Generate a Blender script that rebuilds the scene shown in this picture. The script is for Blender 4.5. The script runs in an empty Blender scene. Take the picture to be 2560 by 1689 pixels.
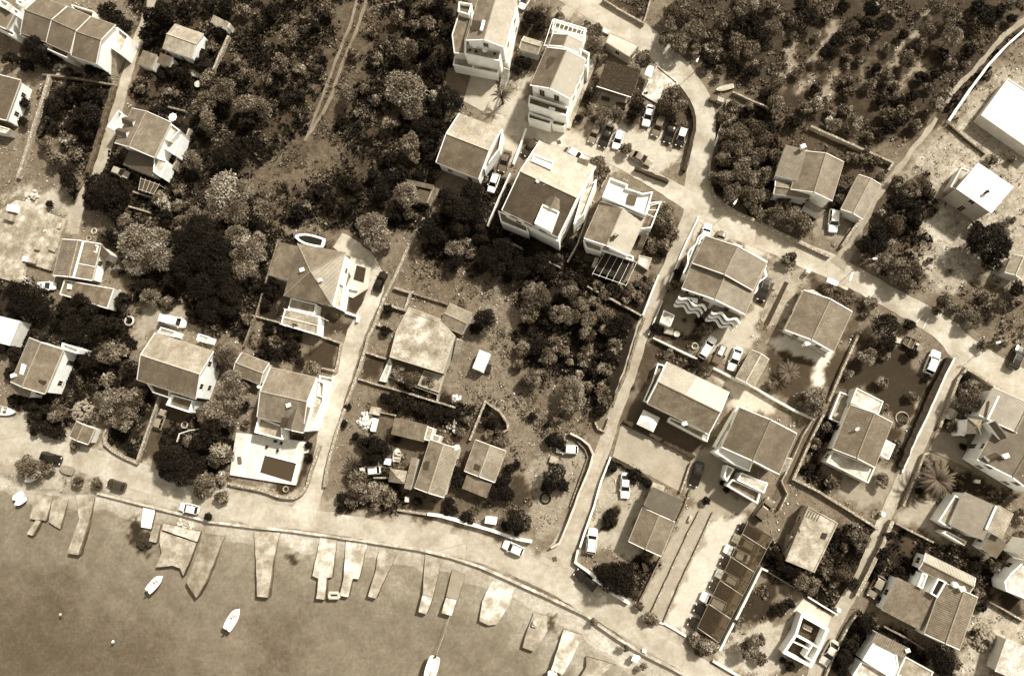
import bpy, math, random
import numpy as np
from mathutils import Vector, Matrix, Quaternion

random.seed(7); RNG = np.random.default_rng(7)
SC = bpy.context.scene
COL = SC.collection

# ------------------------------------------------------------------ camera
PW, PH = 2560.0, 1689.0
FPX = 1707.0                       # focal length of the drone lens in photograph pixels
HCAM = 128.0                       # flying height in metres
NAD = (1450.0, 1130.0)             # the point straight below the drone
dcam = Vector((NAD[0]-PW/2, -(NAD[1]-PH/2), -FPX)).normalized()
QCAM = dcam.rotation_difference(Vector((0, 0, -1)))
cam = bpy.data.cameras.new('camera'); cam.sensor_width = 36.0; cam.lens = 36.0*FPX/PW
cam.clip_start = 1.0; cam.clip_end = 2000.0
camo = bpy.data.objects.new('camera', cam); COL.objects.link(camo)
camo.location = (0, 0, HCAM); camo.rotation_mode = 'QUATERNION'; camo.rotation_quaternion = QCAM
SC.camera = camo

# ------------------------------------------------------------------ light
SUN_AZ = Vector((0.74, 0.67)).normalized(); SUN_EL = math.radians(46)
sdir = Vector((SUN_AZ.x*math.cos(SUN_EL), SUN_AZ.y*math.cos(SUN_EL), math.sin(SUN_EL)))
world = bpy.data.worlds.new('World'); SC.world = world; world.use_nodes = True
wn, wl = world.node_tree.nodes, world.node_tree.links
sky = wn.new('ShaderNodeTexSky'); sky.sky_type = 'NISHITA'; sky.sun_disc = False
sky.sun_elevation = SUN_EL; sky.sun_rotation = math.atan2(sdir.x, sdir.y)
bw = wn.new('ShaderNodeRGBToBW'); wl.new(sky.outputs[0], bw.inputs[0])
tint = wn.new('ShaderNodeVectorMath'); tint.operation = 'SCALE'
tint.inputs[0].default_value = (1.04, 1.0, 0.92); wl.new(bw.outputs[0], tint.inputs['Scale'])
wl.new(tint.outputs[0], wn['Background'].inputs[0])
wn['Background'].inputs[1].default_value = 0.135
sl = bpy.data.lights.new('sun', 'SUN'); sl.energy = 3.6; sl.angle = math.radians(3.5); sl.color = (1.0, 0.995, 0.97)
so = bpy.data.objects.new('sun', sl); COL.objects.link(so); so.location = sdir*200
so.rotation_mode = 'QUATERNION'; so.rotation_quaternion = (-sdir).to_track_quat('-Z', 'Y')
SC.view_settings.view_transform = 'Standard'; SC.view_settings.look = 'None'
SC.view_settings.exposure = 1.0; SC.view_settings.gamma = 1.0; SC.view_settings.use_curve_mapping = False

# ------------------------------------------------------------------ picture plan -> ground plan
KT = 640/2377
def src(t, x, y):
    if t == 'D': return x*PW/2377, y*PW/2377
    return 640*int(t[0])+x*KT, 422*int(t[1])+y*KT
def W(t, x, y, z=0.0):
    sx, sy = src(t, x, y)
    v = QCAM @ Vector((sx-PW/2, -(sy-PH/2), -FPX))
    k = (z-HCAM)/v.z
    return Vector((v.x*k, v.y*k, z))
def WL(t, pts, z=0.0): return [W(t, x, y, z) for x, y in pts]
def Wr(t, x, y, r, z=0.0): return (W(t, x+r, y, z)-W(t, x-r, y, z)).length/2
NADIR = Vector((0, 0))

# ------------------------------------------------------------------ sepia tones and materials
_lv = np.log([0.004, 0.02, 0.06, 0.17, 0.35, 0.5, 0.8, 1.0])
_rr = np.array([[1.42, .91, .48], [1.42, .91, .48], [1.34, .935, .55], [1.215, .975, .66], [1.14, .988, .75], [1.09, .993, .82], [1.03, 1.0, .90], [1, 1, .92]])
def sepia(v):
    v = v*(.42+.58*min(v, .8)/.8)      # deep tones a little deeper
    lv = math.log(max(v, .004)); c = np.array([np.interp(lv, _lv, _rr[:, i]) for i in range(3)])
    c = c/(c @ np.array([.2126, .7152, .0722]))*v
    return tuple(float(min(q, 1)) for q in c)+(1.0,)

class NT:
    def __init__(s, name):
        s.m = bpy.data.materials.new(name); s.m.use_nodes = True
        s.n = s.m.node_tree.nodes; s.l = s.m.node_tree.links; s.b = s.n['Principled BSDF']
        s.b.inputs['Specular IOR Level'].default_value = 0.25; s.b.inputs['Specular Tint'].default_value = (1, .93, .74, 1)
    def put(s, sock, v):
        if hasattr(v, 'is_output'): s.l.new(v, sock)
        elif v is not None: sock.default_value = v
    def math(s, op, a, b=None, clamp=False):
        n = s.n.new('ShaderNodeMath'); n.operation = op; n.use_clamp = clamp
        s.put(n.inputs[0], a); s.put(n.inputs[1], b); return n.outputs[0]
    def pos(s):
        return s.n.new('ShaderNodeNewGeometry').outputs['Position']
    def uv(s): return s.n.new('ShaderNodeUVMap').outputs[0]
    def noise(s, vec, scale, detail=4, rough=.55):
        n = s.n.new('ShaderNodeTexNoise'); s.put(n.inputs['Vector'], vec); n.inputs['Scale'].default_value = scale
        n.inputs['Detail'].default_value = detail; n.inputs['Roughness'].default_value = rough; return n.outputs[0]
    def vor(s, vec, scale):
        n = s.n.new('ShaderNodeTexVoronoi'); s.put(n.inputs['Vector'], vec); n.inputs['Scale'].default_value = scale; return n.outputs[0]
    def attr(s, a):
        n = s.n.new('ShaderNodeAttribute'); n.attribute_name = a; return n.outputs['Fac']
    def rng(s, v, a, b, c, d):
        n = s.n.new('ShaderNodeMapRange'); s.put(n.inputs[0], v)
        for i, q in enumerate((a, b, c, d)): s.put(n.inputs[i+1], q)
        return n.outputs[0]
    def ramp(s, v):
        n = s.n.new('ShaderNodeValToRGB'); e = n.color_ramp.elements
        st = [0, .02, .06, .17, .35, .5, .8, 1.0]
        e[0].position = 0; e[0].color = sepia(.004); e[1].position = 1; e[1].color = sepia(1)
        for p in st[1:-1]: q = e.new(p); q.color = sepia(p)
        s.put(n.inputs[0], v); return n.outputs[0]
    def bump(s, h, strength=.4, dist=.05):
        n = s.n.new('ShaderNodeBump'); n.inputs['Strength'].default_value = strength; n.inputs['Distance'].default_value = dist
        s.put(n.inputs['Height'], h); s.l.new(n.outputs[0], s.b.inputs['Normal'])
    def done(s, tone, rough=.85):
        s.l.new(s.ramp(tone), s.b.inputs['Base Color']); s.put(s.b.inputs['Roughness'], rough); return s.m

_mc = {}
def mat(tone, mott=.12, scale=.9, rough=.85, name=None, kind='plain'):
    key = (round(tone, 3), mott, scale, rough, kind)
    if key in _mc: return _mc[key]
    t = NT(name or kind+'_finish'); p = t.pos()
    n1 = t.noise(p, scale, 5, .6); n2 = t.noise(p, scale*7, 3, .6)
    f = t.math('ADD', t.rng(n1, .3, .7, 1-mott, 1+mott), t.rng(n2, .3, .7, -mott*.6, mott*.6))
    if kind == 'worn':      # lichen and weather stains on old concrete
        n3 = t.noise(p, .45, 6, .7); f = t.math('MULTIPLY', f, t.rng(n3, .40, .62, .64, 1.1))
    if kind == 'stone':
        vo = t.vor(p, 2.6); f = t.math('MULTIPLY', f, t.rng(vo, .05, .45, 1.2, .55)); t.bump(vo, .6, .08)
    if kind == 'tile' or kind == 'tile_bold':
        u = t.uv(); sp = t.n.new('ShaderNodeSeparateXYZ'); t.l.new(u, sp.inputs[0])
        a = .17 if kind == 'tile_bold' else .10
        per = .34 if kind == 'tile_bold' else .24
        s1 = t.math('SINE', t.math('MULTIPLY', sp.outputs[0], 2*math.pi/per))
        s2 = t.math('FRACT', t.math('MULTIPLY', sp.outputs[1], 1/.38))
        f = t.math('MULTIPLY', f, t.rng(s1, -1, 1, 1-a, 1+a)); f = t.math('MULTIPLY', f, t.rng(s2, 0, 1, 1.06, .92))
        wn_ = t.n.new('ShaderNodeTexWhiteNoise'); wn_.noise_dimensions = '2D'
        sn = t.n.new('ShaderNodeVectorMath'); sn.operation = 'SNAP'; t.l.new(u, sn.inputs[0]); sn.inputs[1].default_value = (per, .38, 1)
        t.l.new(sn.outputs[0], wn_.inputs[0]); f = t.math('MULTIPLY', f, t.rng(wn_.outputs[0], 0, 1, .88, 1.12))
        n3 = t.noise(p, .35, 5, .65); f = t.math('MULTIPLY', f, t.rng(n3, .35, .65, .76, 1.15))
        t.bump(s1, .35, .03); t.b.inputs['Specular IOR Level'].default_value = .6; rough = .40
    m = t.done(t.math('MULTIPLY', f, tone), rough); _mc[key] = m; return m
def glossy(tone, rough, name, metal=0.0, coat=0.0):
    key = (tone, rough, name)
    if key in _mc: return _mc[key]
    t = NT(name); t.b.inputs['Base Color'].default_value = sepia(tone); t.b.inputs['Roughness'].default_value = rough
    t.b.inputs['Metallic'].default_value = metal; t.b.inputs['Coat Weight'].default_value = coat; t.b.inputs['Specular IOR Level'].default_value = .5
    _mc[key] = t.m; return t.m
def leafmat(tone, name):
    t = NT(name); a = t.attr('shade'); p = t.pos(); n = t.noise(p, 1.6, 3)
    f = t.math('MULTIPLY', a, t.rng(n, .3, .7, .65, 1.35)); t.b.inputs['Specular IOR Level'].default_value = .15
    return t.done(t.math('MULTIPLY', f, tone), .75)
WHITE = mat(.80, .10, .6, .8, 'white_render'); CREAM = mat(.62, .08, .5, .85, 'cream_render'); GREYW = mat(.42, .12, .6, .9, 'grey_render')
CONC = mat(.40, .16, .7, .9, 'concrete', 'worn'); CONCL = mat(.56, .14, .7, .9, 'pale_concrete', 'worn'); CONCD = mat(.22, .18, .7, .9, 'dark_concrete', 'worn')
STONE = mat(.36, .2, 1.2, .95, 'dry_stone', 'stone'); STONEL = mat(.55, .15, 1.2, .95, 'pale_stone', 'stone'); STONED = mat(.2, .25, 1.2, .95, 'dark_stone', 'stone')
PAVE = mat(.30, .12, .6, .9, 'paving'); PAVEL = mat(.50, .10, .6, .9, 'pale_paving'); PAVED = mat(.16, .12, .6, .9, 'dark_paving')
GLASS = glossy(.012, .08, 'window_glass'); FRAME = mat(.55, .05, 1, .6, 'window_frame_paint'); DARKW = mat(.05, .2, 3, .7, 'dark_wood'); WOOD = mat(.16, .25, 3, .8, 'weathered_wood')
METAL = glossy(.4, .35, 'galvanised_metal', .8); RUBBER = mat(.018, .1, 4, .9, 'rubber'); BLACK = mat(.02, .1, 3, .6, 'black_cover')
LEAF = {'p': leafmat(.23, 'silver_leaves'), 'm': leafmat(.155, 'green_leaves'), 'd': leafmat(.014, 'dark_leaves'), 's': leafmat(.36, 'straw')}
BARK = mat(.10, .3, 5, .95, 'bark')

# ------------------------------------------------------------------ mesh building and tagging
def tag(o, label=None, cat=None, group=None, kind=None):
    for k, v in (('label', label), ('category', cat), ('group', group), ('kind', kind)):
        if v: o[k] = v
    return o
def empty(name, loc, label, cat, group=None):
    o = bpy.data.objects.new(name, None); COL.objects.link(o); o.location = loc; o.empty_display_size = .3
    return tag(o, label, cat, group)
def ccw(p):
    a = sum(p[i].x*p[(i+1) % len(p)].y-p[(i+1) % len(p)].x*p[i].y for i in range(len(p)))
    return p if a > 0 else p[::-1]
def root_loc(o):
    v = Vector((0, 0, 0))
    while o is not None: v = v+Vector(o.location); o = o.parent
    return v
class MB:
    def __init__(s): s.v = []; s.f = []; s.m = []; s.u = []
    def face(s, pts, m=0, uv=None):
        i = len(s.v); s.v += [tuple(p) for p in pts]; s.f.append(tuple(range(i, i+len(pts)))); s.m.append(m)
        s.u += uv if uv else [(p[0], p[1]) for p in pts]
    def prism(s, poly, z0, z1, mtop=0, mside=0, bottom=True):
        p = ccw([Vector((q[0], q[1], 0)) for q in poly]); n = len(p)
        s.face([(q.x, q.y, z1) for q in p], mtop)
        if bottom: s.face([(q.x, q.y, z0) for q in p[::-1]], mside)
        for i in range(n):
            a, b = p[i], p[(i+1) % n]; s.face([(a.x, a.y, z0), (b.x, b.y, z0), (b.x, b.y, z1), (a.x, a.y, z1)], mside)
    def box(s, c, u, hu, hv, z0, z1, m=0):
        u = Vector((u[0], u[1], 0)).normalized(); v = Vector((-u.y, u.x, 0)); c = Vector((c[0], c[1], 0))
        s.prism([c-u*hu-v*hv, c+u*hu-v*hv, c+u*hu+v*hv, c-u*hu+v*hv], z0, z1, m, m)
    def bar(s, a, b, r, m=0, n=4):
        a, b = Vector(a), Vector(b); d = (b-a)
        if d.length < 1e-5: return
        q = d.to_track_quat('Z', 'X'); ra = []; rb = []
        for i in range(n):
            w = q @ Vector((math.cos(2*math.pi*(i+.5)/n)*r, math.sin(2*math.pi*(i+.5)/n)*r, 0)); ra.append(a+w); rb.append(b+w)
        for i in range(n): j = (i+1) % n; s.face([ra[i], ra[j], rb[j], rb[i]], m)
        s.face(rb, m); s.face(ra[::-1], m)
    def lathe(s, c, prof, n=12, m=0):
        c = Vector(c); R = [[c+Vector((math.cos(2*math.pi*i/n)*r, math.sin(2*math.pi*i/n)*r, z)) for i in range(n)] for r, z in prof]
        for a, b in zip(R, R[1:]):
            for i in range(n): j = (i+1) % n; s.face([a[i], a[j], b[j], b[i]], m)
        s.face(R[0][::-1], m); s.face(R[-1], m)
    def build(s, name, mats, parent=None, smooth=False, local=False):
        if not isinstance(mats, (list, tuple)): mats = [mats]
        me = bpy.data.meshes.new(name); off = Vector((0, 0, 0))
        if parent is not None and not local: off = root_loc(parent)
        me.from_pydata([(a-off.x, b-off.y, c-off.z) for a, b, c in s.v], [], s.f)
        for q in mats: me.materials.append(q)
        me.polygons.foreach_set('material_index', s.m)
        uvl = me.uv_layers.new(name='UVMap'); uvl.data.foreach_set('uv', [q for p in s.u for q in p])
        if smooth: me.polygons.foreach_set('use_smooth', [True]*len(s.f))
        me.update(); o = bpy.data.objects.new(name, me); COL.objects.link(o)
        if parent is not None: o.parent = parent
        return o
def top_mesh(mb, name, mats, label, cat, group=None, smooth=False):
    """a thing that is one mesh: origin on the ground under its middle"""
    xs = np.array(mb.v); c = xs.mean(0); c[2] = xs[:, 2].min()
    mb.v = [(a-c[0], b-c[1], z-c[2]) for a, b, z in mb.v]
    o = mb.build(name, mats, None, smooth); o.location = c; return tag(o, label, cat, group)
def mesh_np(name, co, quads, mats, attrs=None, smooth=False, tri=False):
    me = bpy.data.meshes.new(name); k = 3 if tri else 4; n = len(quads)
    me.vertices.add(len(co)); me.vertices.foreach_set('co', np.asarray(co, np.float32).ravel())
    me.loops.add(n*k); me.loops.foreach_set('vertex_index', np.asarray(quads, np.int32).ravel())
    me.polygons.add(n); me.polygons.foreach_set('loop_start', np.arange(0, n*k, k, dtype=np.int32))
    if smooth: me.polygons.foreach_set('use_smooth', np.ones(n, bool))
    for a, v in (attrs or {}).items():
        at = me.attributes.new(a, 'FLOAT', 'POINT'); at.data.foreach_set('value', np.asarray(v, np.float32))
    for m in mats: me.materials.append(m)
    me.update(calc_edges=True); return me
def copy_tree(o, parent=None):
    c = o.copy(); COL.objects.link(c); c.parent = parent
    for ch in list(o.children): copy_tree(ch, c)
    return c
LANDMARKS = []
def mark(t, x, y, phrase): LANDMARKS.append((W(t, x, y, 0).xy, phrase))
# ================================================================== terrain
SHORE = [('02', -600, 1190), ('02', -50, 1255), ('02', 300, 1400), ('02', 600, 1445), ('02', 905, 1440), ('03', 1400, 0), ('03', 1650, 60), ('03', 1950, 140), ('03', 2377, 190),
         ('13', 400, 232), ('13', 1000, 317), ('13', 1500, 392), ('13', 1800, 462), ('13', 2100, 562), ('13', 2377, 685), ('23', 450, 892), ('23', 700, 1012), ('23', 800, 1092), ('23', 1000, 1232),
         ('23', 1200, 1352), ('23', 1500, 1502), ('23', 1900, 1730), ('23', 2600, 2150)]
SH = [W(*q).xy for q in SHORE]
SEA = np.array([(-900, SH[0].y)]+[tuple(p) for p in SH]+[(900, SH[-1].y-300), (900, -900), (-900, -900)])
def inside(px, py, poly):
    r = np.zeros(px.shape, bool); n = len(poly)
    for i in range(n):
        x1, y1 = poly[i]; x2, y2 = poly[(i+1) % n]
        if y1 == y2: continue
        c = ((y1 > py) != (y2 > py)) & (px < (x2-x1)*(py-y1)/(y2-y1)+x1); r ^= c
    return r
def pdist(px, py, pts, closed=True):
    d = np.full(px.shape, 1e9); n = len(pts)
    for i in range(n if closed else n-1):
        ax, ay = pts[i]; bx, by = pts[(i+1) % n]; ex, ey = bx-ax, by-ay; L = ex*ex+ey*ey+1e-9
        t = np.clip(((px-ax)*ex+(py-ay)*ey)/L, 0, 1); d = np.minimum(d, (px-ax-t*ex)**2+(py-ay-t*ey)**2)
    return np.sqrt(d)
# ground covers: (tone, mottle, vegetation, soft edge in metres, plan, polygon)
COVER = [  # darkest tones also take in the black shade beneath the trees
 (.065, .8, .8, 4, 'D', [(300, -60), (1090, -60), (1060, 150), (1010, 260), (1040, 300), (1000, 450), (980, 520), (640, 620), (420, 640), (200, 450), (280, 330), (330, 150)]),
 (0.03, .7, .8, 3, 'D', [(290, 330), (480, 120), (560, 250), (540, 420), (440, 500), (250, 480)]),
 (.14, .8, .5, 4, 'D', [(560, 400), (720, 300), (820, 330), (800, 400), (660, 460), (640, 500), (580, 470)]),
 (.11, .8, .5, 3, 'D', [(770, 0), (900, 0), (850, 150), (780, 320), (640, 420), (700, 300), (760, 120)]),
 (0.19, .4, .3, 2, 'D', [(620, 520), (800, 530), (830, 560), (660, 545)]),
 (.06, .75, .52, 3, 'D', [(1540, -40), (2420, -60), (2330, 120), (2200, 240), (2090, 340), (1960, 340), (1800, 260), (1700, 200), (1620, 140)]),
 (0.03, .7, .9, 3, 'D', [(1660, 270), (1780, 240), (1830, 330), (1790, 470), (1760, 500), (1670, 440)]),
 (0.3, .35, .2, 1.2, '30', [(230, 380), (290, 560), (240, 700), (120, 800), (160, 560)]),
 (0.3, .35, .2, 1.2, '30', [(650, 110), (700, 150), (520, 420), (420, 660), (370, 860), (280, 880), (390, 620), (500, 330)]),
 (0.28, .35, .2, 1.2, '30', [(620, 650), (700, 660), (600, 860), (520, 950), (480, 850)]),
 (0.32, .35, .2, 1.2, '30', [(1500, 90), (1560, 100), (1430, 300), (1250, 480), (1130, 640), (1090, 610), (1230, 400), (1400, 220)]),
 (0.28, .4, .2, 1.2, '30', [(1480, 510), (1450, 620), (1290, 760), (1150, 880), (1250, 720), (1370, 600)]),
 (0.19, .4, .2, 1.2, '30', [(1020, 470), (950, 600), (870, 780), (830, 760), (900, 600)]),
 (0.36, .5, .35, 3, 'D', [(2400, 130), (2420, 640), (2400, 780), (2320, 800), (2130, 670), (2000, 600), (2080, 420), (2190, 300), (2280, 200)]),
 (0.1, .5, .6, 2, 'D', [(2060, 430), (2140, 400), (2170, 470), (2130, 600), (2150, 680), (2010, 610)]),
 (0.16, .5, .6, 3, 'D', [(2160, 690), (2300, 640), (2420, 700), (2400, 800), (2300, 790)]),
 (0.48, .3, .1, 2, '31', [(1460, 480), (1560, 420), (1640, 560), (1680, 690), (1560, 690)]),
 (0.08, .4, .4, 2, 'D', [(1790, 270), (2070, 380), (1960, 560), (1780, 510), (1700, 430), (1830, 400)]),
 (0.3, .3, .1, 1.5, '31', [(560, 400), (720, 380), (830, 470), (690, 710), (440, 640), (460, 500)]),
 # shore road side, gardens
 (0.4, .22, .0, 2, 'D', [(-40, 960), (60, 950), (200, 1030), (420, 1100), (560, 1130), (720, 1150), (900, 1190), (1200, 1250), (1360, 1310), (1560, 1450), (1700, 1600), (1500, 1600), (1380, 1390), (1200, 1330), (900, 1270), (600, 1235), (480, 1215), (200, 1150), (-40, 1080)]),
 (0.3, .3, .1, 2, 'D', [(560, 1190), (760, 1170), (920, 1200), (900, 1265), (600, 1230)]),
 (0.02, .6, .8, 2, 'D', [(985, 510), (1150, 400), (1360, 600), (1500, 720), (1460, 900), (1390, 980), (1300, 880), (1200, 820), (1210, 740), (1180, 640), (960, 640)]),
 (0.16, .5, .4, 2, 'D', [(930, 590), (1070, 610), (1120, 680), (1060, 720), (950, 680), (920, 650)]),
 (.21, .55, .5, 2.5, 'D', [(1130, 640), (1190, 650), (1200, 730), (1180, 830), (1190, 900), (1230, 1000), (1270, 1130), (1240, 1140), (1180, 1010), (1090, 940), (1080, 890), (1150, 850), (1150, 740), (1100, 690)]),
 (.17, .55, .5, 2.5, 'D', [(1190, 850), (1300, 870), (1370, 980), (1360, 1030), (1260, 1010)]),
 (0.13, .45, .4, 1.5, 'D', [(790, 1180), (880, 890), (1090, 950), (1160, 1040), (1230, 1190), (1000, 1200)]),
 (0.02, .6, .8, 1.5, 'D', [(925, 880), (1090, 935), (1110, 990), (1060, 1010), (930, 960)]),
 (0.3, .4, .2, 1.5, 'D', [(1220, 1080), (1330, 1030), (1370, 1070), (1300, 1250), (1240, 1240)]),
 (0.05, .5, .6, 1, 'D', [(820, 1130), (900, 1070), (940, 1100), (930, 1190), (800, 1180)]),
 # left gardens
 (0.03, .65, .8, 2, 'D', [(110, 180), (270, 200), (205, 400), (190, 460), (60, 400)]),
 (0.19, .4, .3, 2, 'D', [(40, 330), (130, 320), (200, 420), (150, 470), (0, 460), (0, 380)]),
 (0.4, .3, .0, 2, '01', [(180, 150), (520, 230), (700, 330), (760, 560), (640, 640), (560, 450), (400, 300), (0, 250)]),
 (0.026, .65, .8, 2, 'D', [(-20, 640), (130, 700), (300, 720), (320, 760), (290, 880), (150, 1000), (40, 940), (30, 780), (-20, 760)]),
 (0.026, .65, .8, 2, 'D', [(260, 560), (650, 540), (600, 720), (570, 800), (330, 720)]),
 (0.02, .55, .6, 1.5, 'D', [(240, 880), (370, 900), (320, 1075), (250, 1030)]),
 (0.33, .3, .0, 1.5, 'D', [(330, 700), (440, 720), (450, 770), (330, 780), (300, 830)]),
 (0.09, .3, .1, 1, '02', [(1470, 560), (1780, 690), (1860, 800), (1660, 890), (1640, 980), (1430, 1180), (1280, 1140)]),
 (0.026, .5, .6, 1, '02', [(1740, 700), (1900, 700), (2100, 850), (1900, 1000), (1640, 960), (1660, 880), (1850, 850)]),
 (0.02, .5, .7, 1.5, 'D', [(380, 1000), (530, 950), (540, 1110), (480, 1150), (380, 1120)]),
 (0.03, .5, .5, 1.2, 'D', [(605, 660), (655, 680), (640, 760), (590, 740)]),
 (0.06, .2, .1, .5, '12', [(390, 200), (660, 0), (760, 60), (720, 290), (480, 240)]),
 (0.02, .5, .7, .8, '12', [(0, 0), (450, 0), (390, 200), (100, 240), (0, 160)]),
 (0.05, .3, .2, .6, '12', [(440, 1080), (540, 1000), (420, 1400), (340, 1450), (190, 1430), (200, 1330), (370, 1360)]),
 (0.045, .4, .3, .6, '11', [(930, 890), (1030, 920), (1000, 1060), (890, 1020)]),
 (0.05, .3, .2, .6, '11', [(850, 1190), (1040, 1110), (980, 1350), (840, 1310)]),
 (0.06, .35, .3, .8, '11', [(620, 1370), (940, 1430), (900, 1560), (590, 1520)]),
 (0.06, .4, .3, .8, '12', [(1020, 140), (1210, 200), (1150, 400), (960, 370)]),
 (0.19, .4, .2, 1, '12', [(1230, 240), (1740, 340), (1690, 510), (1220, 370)]),
 (0.02, .5, .6, .8, '12', [(2120, 620), (2330, 800), (2280, 870), (2180, 930), (2030, 870)]),
 # middle right gardens
 (0.46, .2, .0, 1.5, '20', [(1080, 1160), (1340, 1230), (1500, 1350), (1600, 1420), (1560, 1560), (1250, 1560), (1000, 1420), (900, 1380), (700, 1300), (760, 1150)]),
 (0.45, .15, .0, 2, '20', [(0, 700), (160, 700), (150, 1100), (500, 1200), (900, 1440), (1100, 1567), (800, 1567), (0, 1230)]),
 (0.45, .15, .0, 2, '10', [(2150, 850), (2420, 900), (2420, 1500), (2260, 1500), (2250, 1150), (2120, 1040)]),
 (0.4, .15, .0, 2, '20', [(380, 60), (560, 0), (900, 160), (1200, 300), (900, 330), (640, 200), (480, 160)]),
 (0.05, .5, .5, 1, '20', [(100, 120), (340, 60), (400, 200), (300, 420), (200, 400), (60, 380), (0, 560)]),
 (0.06, .5, .5, 1, '20', [(860, 0), (1280, 0), (1210, 200), (1100, 150)]),
 (0.06, .5, .5, 1, '20', [(700, 650), (800, 560), (780, 800), (730, 1000), (600, 1200), (640, 900)]),
 (0.09, .5, .5, 1, '20', [(1500, 800), (1640, 950), (1690, 1100), (1640, 1400), (1560, 1200), (1340, 1080), (1350, 950)]),
 (0.05, .5, .5, 1, '20', [(1060, 900), (1200, 830), (1210, 960), (1200, 1130), (1080, 1150)]),
 (0.06, .5, .5, 1, '21', [(1230, 540), (1400, 350), (1560, 440), (1500, 620), (1400, 860), (1220, 800)]),
 (0.04, .5, .6, 1, '21', [(620, 700), (830, 760), (760, 980), (1060, 1100), (1180, 1060), (1340, 980), (1220, 1340), (700, 1080), (520, 860)]),
 (0.03, .5, .5, .8, '21', [(60, 720), (120, 640), (540, 800), (500, 860), (440, 900)]),
 (0.46, .15, .0, 1.5, '21', [(1740, 460), (2000, 540), (2377, 700), (2377, 860), (2100, 700), (1800, 600), (1640, 800), (1540, 1000)]),
 (0.03, .5, .5, .7, '21', [(1620, 740), (1590, 980), (1540, 1140), (1440, 1160), (1500, 960)]),
 (0.26, .2, .05, 1, '21', [(1420, 1170), (1600, 1150), (1800, 1340), (1680, 1560), (1420, 1500), (1380, 1430)]),
 (0.04, .5, .5, 1, '21', [(1370, 1430), (1500, 1480), (1680, 1560), (1760, 1380), (1900, 1450), (1780, 1600), (1600, 1680), (1260, 1560)]),
 (0.42, .15, .0, 1.2, '21', [(2150, 1350), (2280, 1190), (2377, 1260), (2230, 1560), (2160, 1740), (1720, 1760), (1840, 1500)]),
 (0.34, .35, .1, 1.5, '31', [(0, 900), (140, 850), (350, 960), (330, 1120), (160, 1490), (0, 1500)]),
 (0.06, .45, .4, 1.2, '31', [(350, 990), (760, 1130), (900, 1180), (860, 1400), (760, 1330), (560, 1200), (380, 1120)]),
 (0.1, .4, .3, 1, '31', [(790, 1330), (960, 1270), (830, 1560), (700, 1560)]),
 (0.072, .25, .2, .5, '32', [(0, 70), (290, 190), (330, 160), (420, 190), (440, 260), (380, 420), (300, 560), (0, 530)]),
 (0.08, .25, .2, .5, '32', [(640, 100), (760, 130), (700, 300), (570, 580), (530, 300), (560, 220)]),
 (0.55, .12, .0, .6, '32', [(0, 0), (400, 0), (600, 140), (560, 220), (530, 310), (540, 440), (500, 500), (400, 430), (440, 290), (410, 190), (310, 160), (290, 190), (0, 60)]),
 (0.048, .3, .3, .8, '32', [(830, 0), (1250, 60), (1380, 180), (1340, 300), (1470, 410), (1500, 430), (1390, 640), (1300, 820), (1130, 740), (1070, 590), (820, 460), (640, 470), (720, 280)]),
 (0.32, .35, .2, 1, '32', [(1500, 430), (1550, 400), (1480, 620), (1330, 880), (1240, 850), (1370, 650)]),
 (0.05, .45, .4, .8, '32', [(1150, 850), (1270, 880), (1200, 1150), (1030, 1110), (1090, 950)]),
 (0.02, .5, .6, .8, '32', [(560, 710), (620, 800), (500, 1100), (440, 1170), (470, 1290), (620, 1300), (660, 1430), (280, 1290), (400, 950)]),
 (0.32, .2, .0, 1, '32', [(640, 1300), (930, 1350), (1000, 1220), (1240, 1230), (1060, 1567), (700, 1500)]),
 (0.06, .45, .4, .8, '32', [(1780, 350), (2070, 470), (1950, 700), (1700, 600)]),
 (0.05, .45, .5, .8, '32', [(1650, 750), (1850, 760), (1780, 890), (1610, 850)]),
 (0.02, .45, .5, .8, '32', [(1480, 1080), (1700, 1220), (2300, 1450), (2200, 1560), (1800, 1450), (1690, 1400), (1600, 1560), (1340, 1480)]),
 (0.36, .2, .0, .8, '33', [(1270, 20), (1500, -100), (1580, 50), (1540, 130), (1620, 300), (1200, 100)]),
 (0.018, .45, .6, 1, '33', [(1180, 170), (1550, 340), (1980, 470), (2150, 430), (2180, 640), (2000, 900), (1900, 830), (1500, 420), (1370, 620), (1140, 680), (1050, 900), (900, 620)]),
 (0.07, .4, .3, 1, '33', [(1240, 210), (1390, 320), (1350, 500), (1200, 430)]),
 (0.018, .5, .6, 1, '33', [(840, 1020), (1060, 1110), (1500, 1350), (1700, 1400), (1650, 1600), (1540, 1560), (1000, 1180), (860, 1450), (640, 1567), (560, 1500)]),
 (0.38, .4, .2, 1.2, '33', [(1900, 1060), (2060, 900), (2420, 1100), (2420, 1250), (2200, 1230), (2100, 1600), (1700, 1600), (1750, 1380)]),
 (0.035, .3, .3, .8, '33', [(2180, 640), (2377, 640), (2377, 1040), (2100, 860)]),
 (0.03, .6, .8, 1, '33', [(-20, 380), (160, 440), (420, 620), (650, 140), (1000, 230), (830, 640), (640, 940), (380, 830), (250, 760), (0, 600)]),
 (0.045, .45, .4, .8, '33', [(0, 610), (110, 680), (60, 1000), (-80, 1130), (-340, 1000)]),
 (0.42, .3, .1, 1.2, '33', [(-340, 1150), (60, 1080), (220, 1010), (200, 1200), (120, 1567), (-400, 1567), (-450, 1300)]),
 (0.36, .35, .15, 1, '22', [(890, 1180), (1040, 1180), (1280, 1330), (1180, 1567), (740, 1567)]),
 (0.38, .3, .1, 1, '23', [(760, 0), (1200, 0), (1100, 300), (1240, 440), (1200, 520), (900, 400), (620, 420), (690, 220)]),
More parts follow.
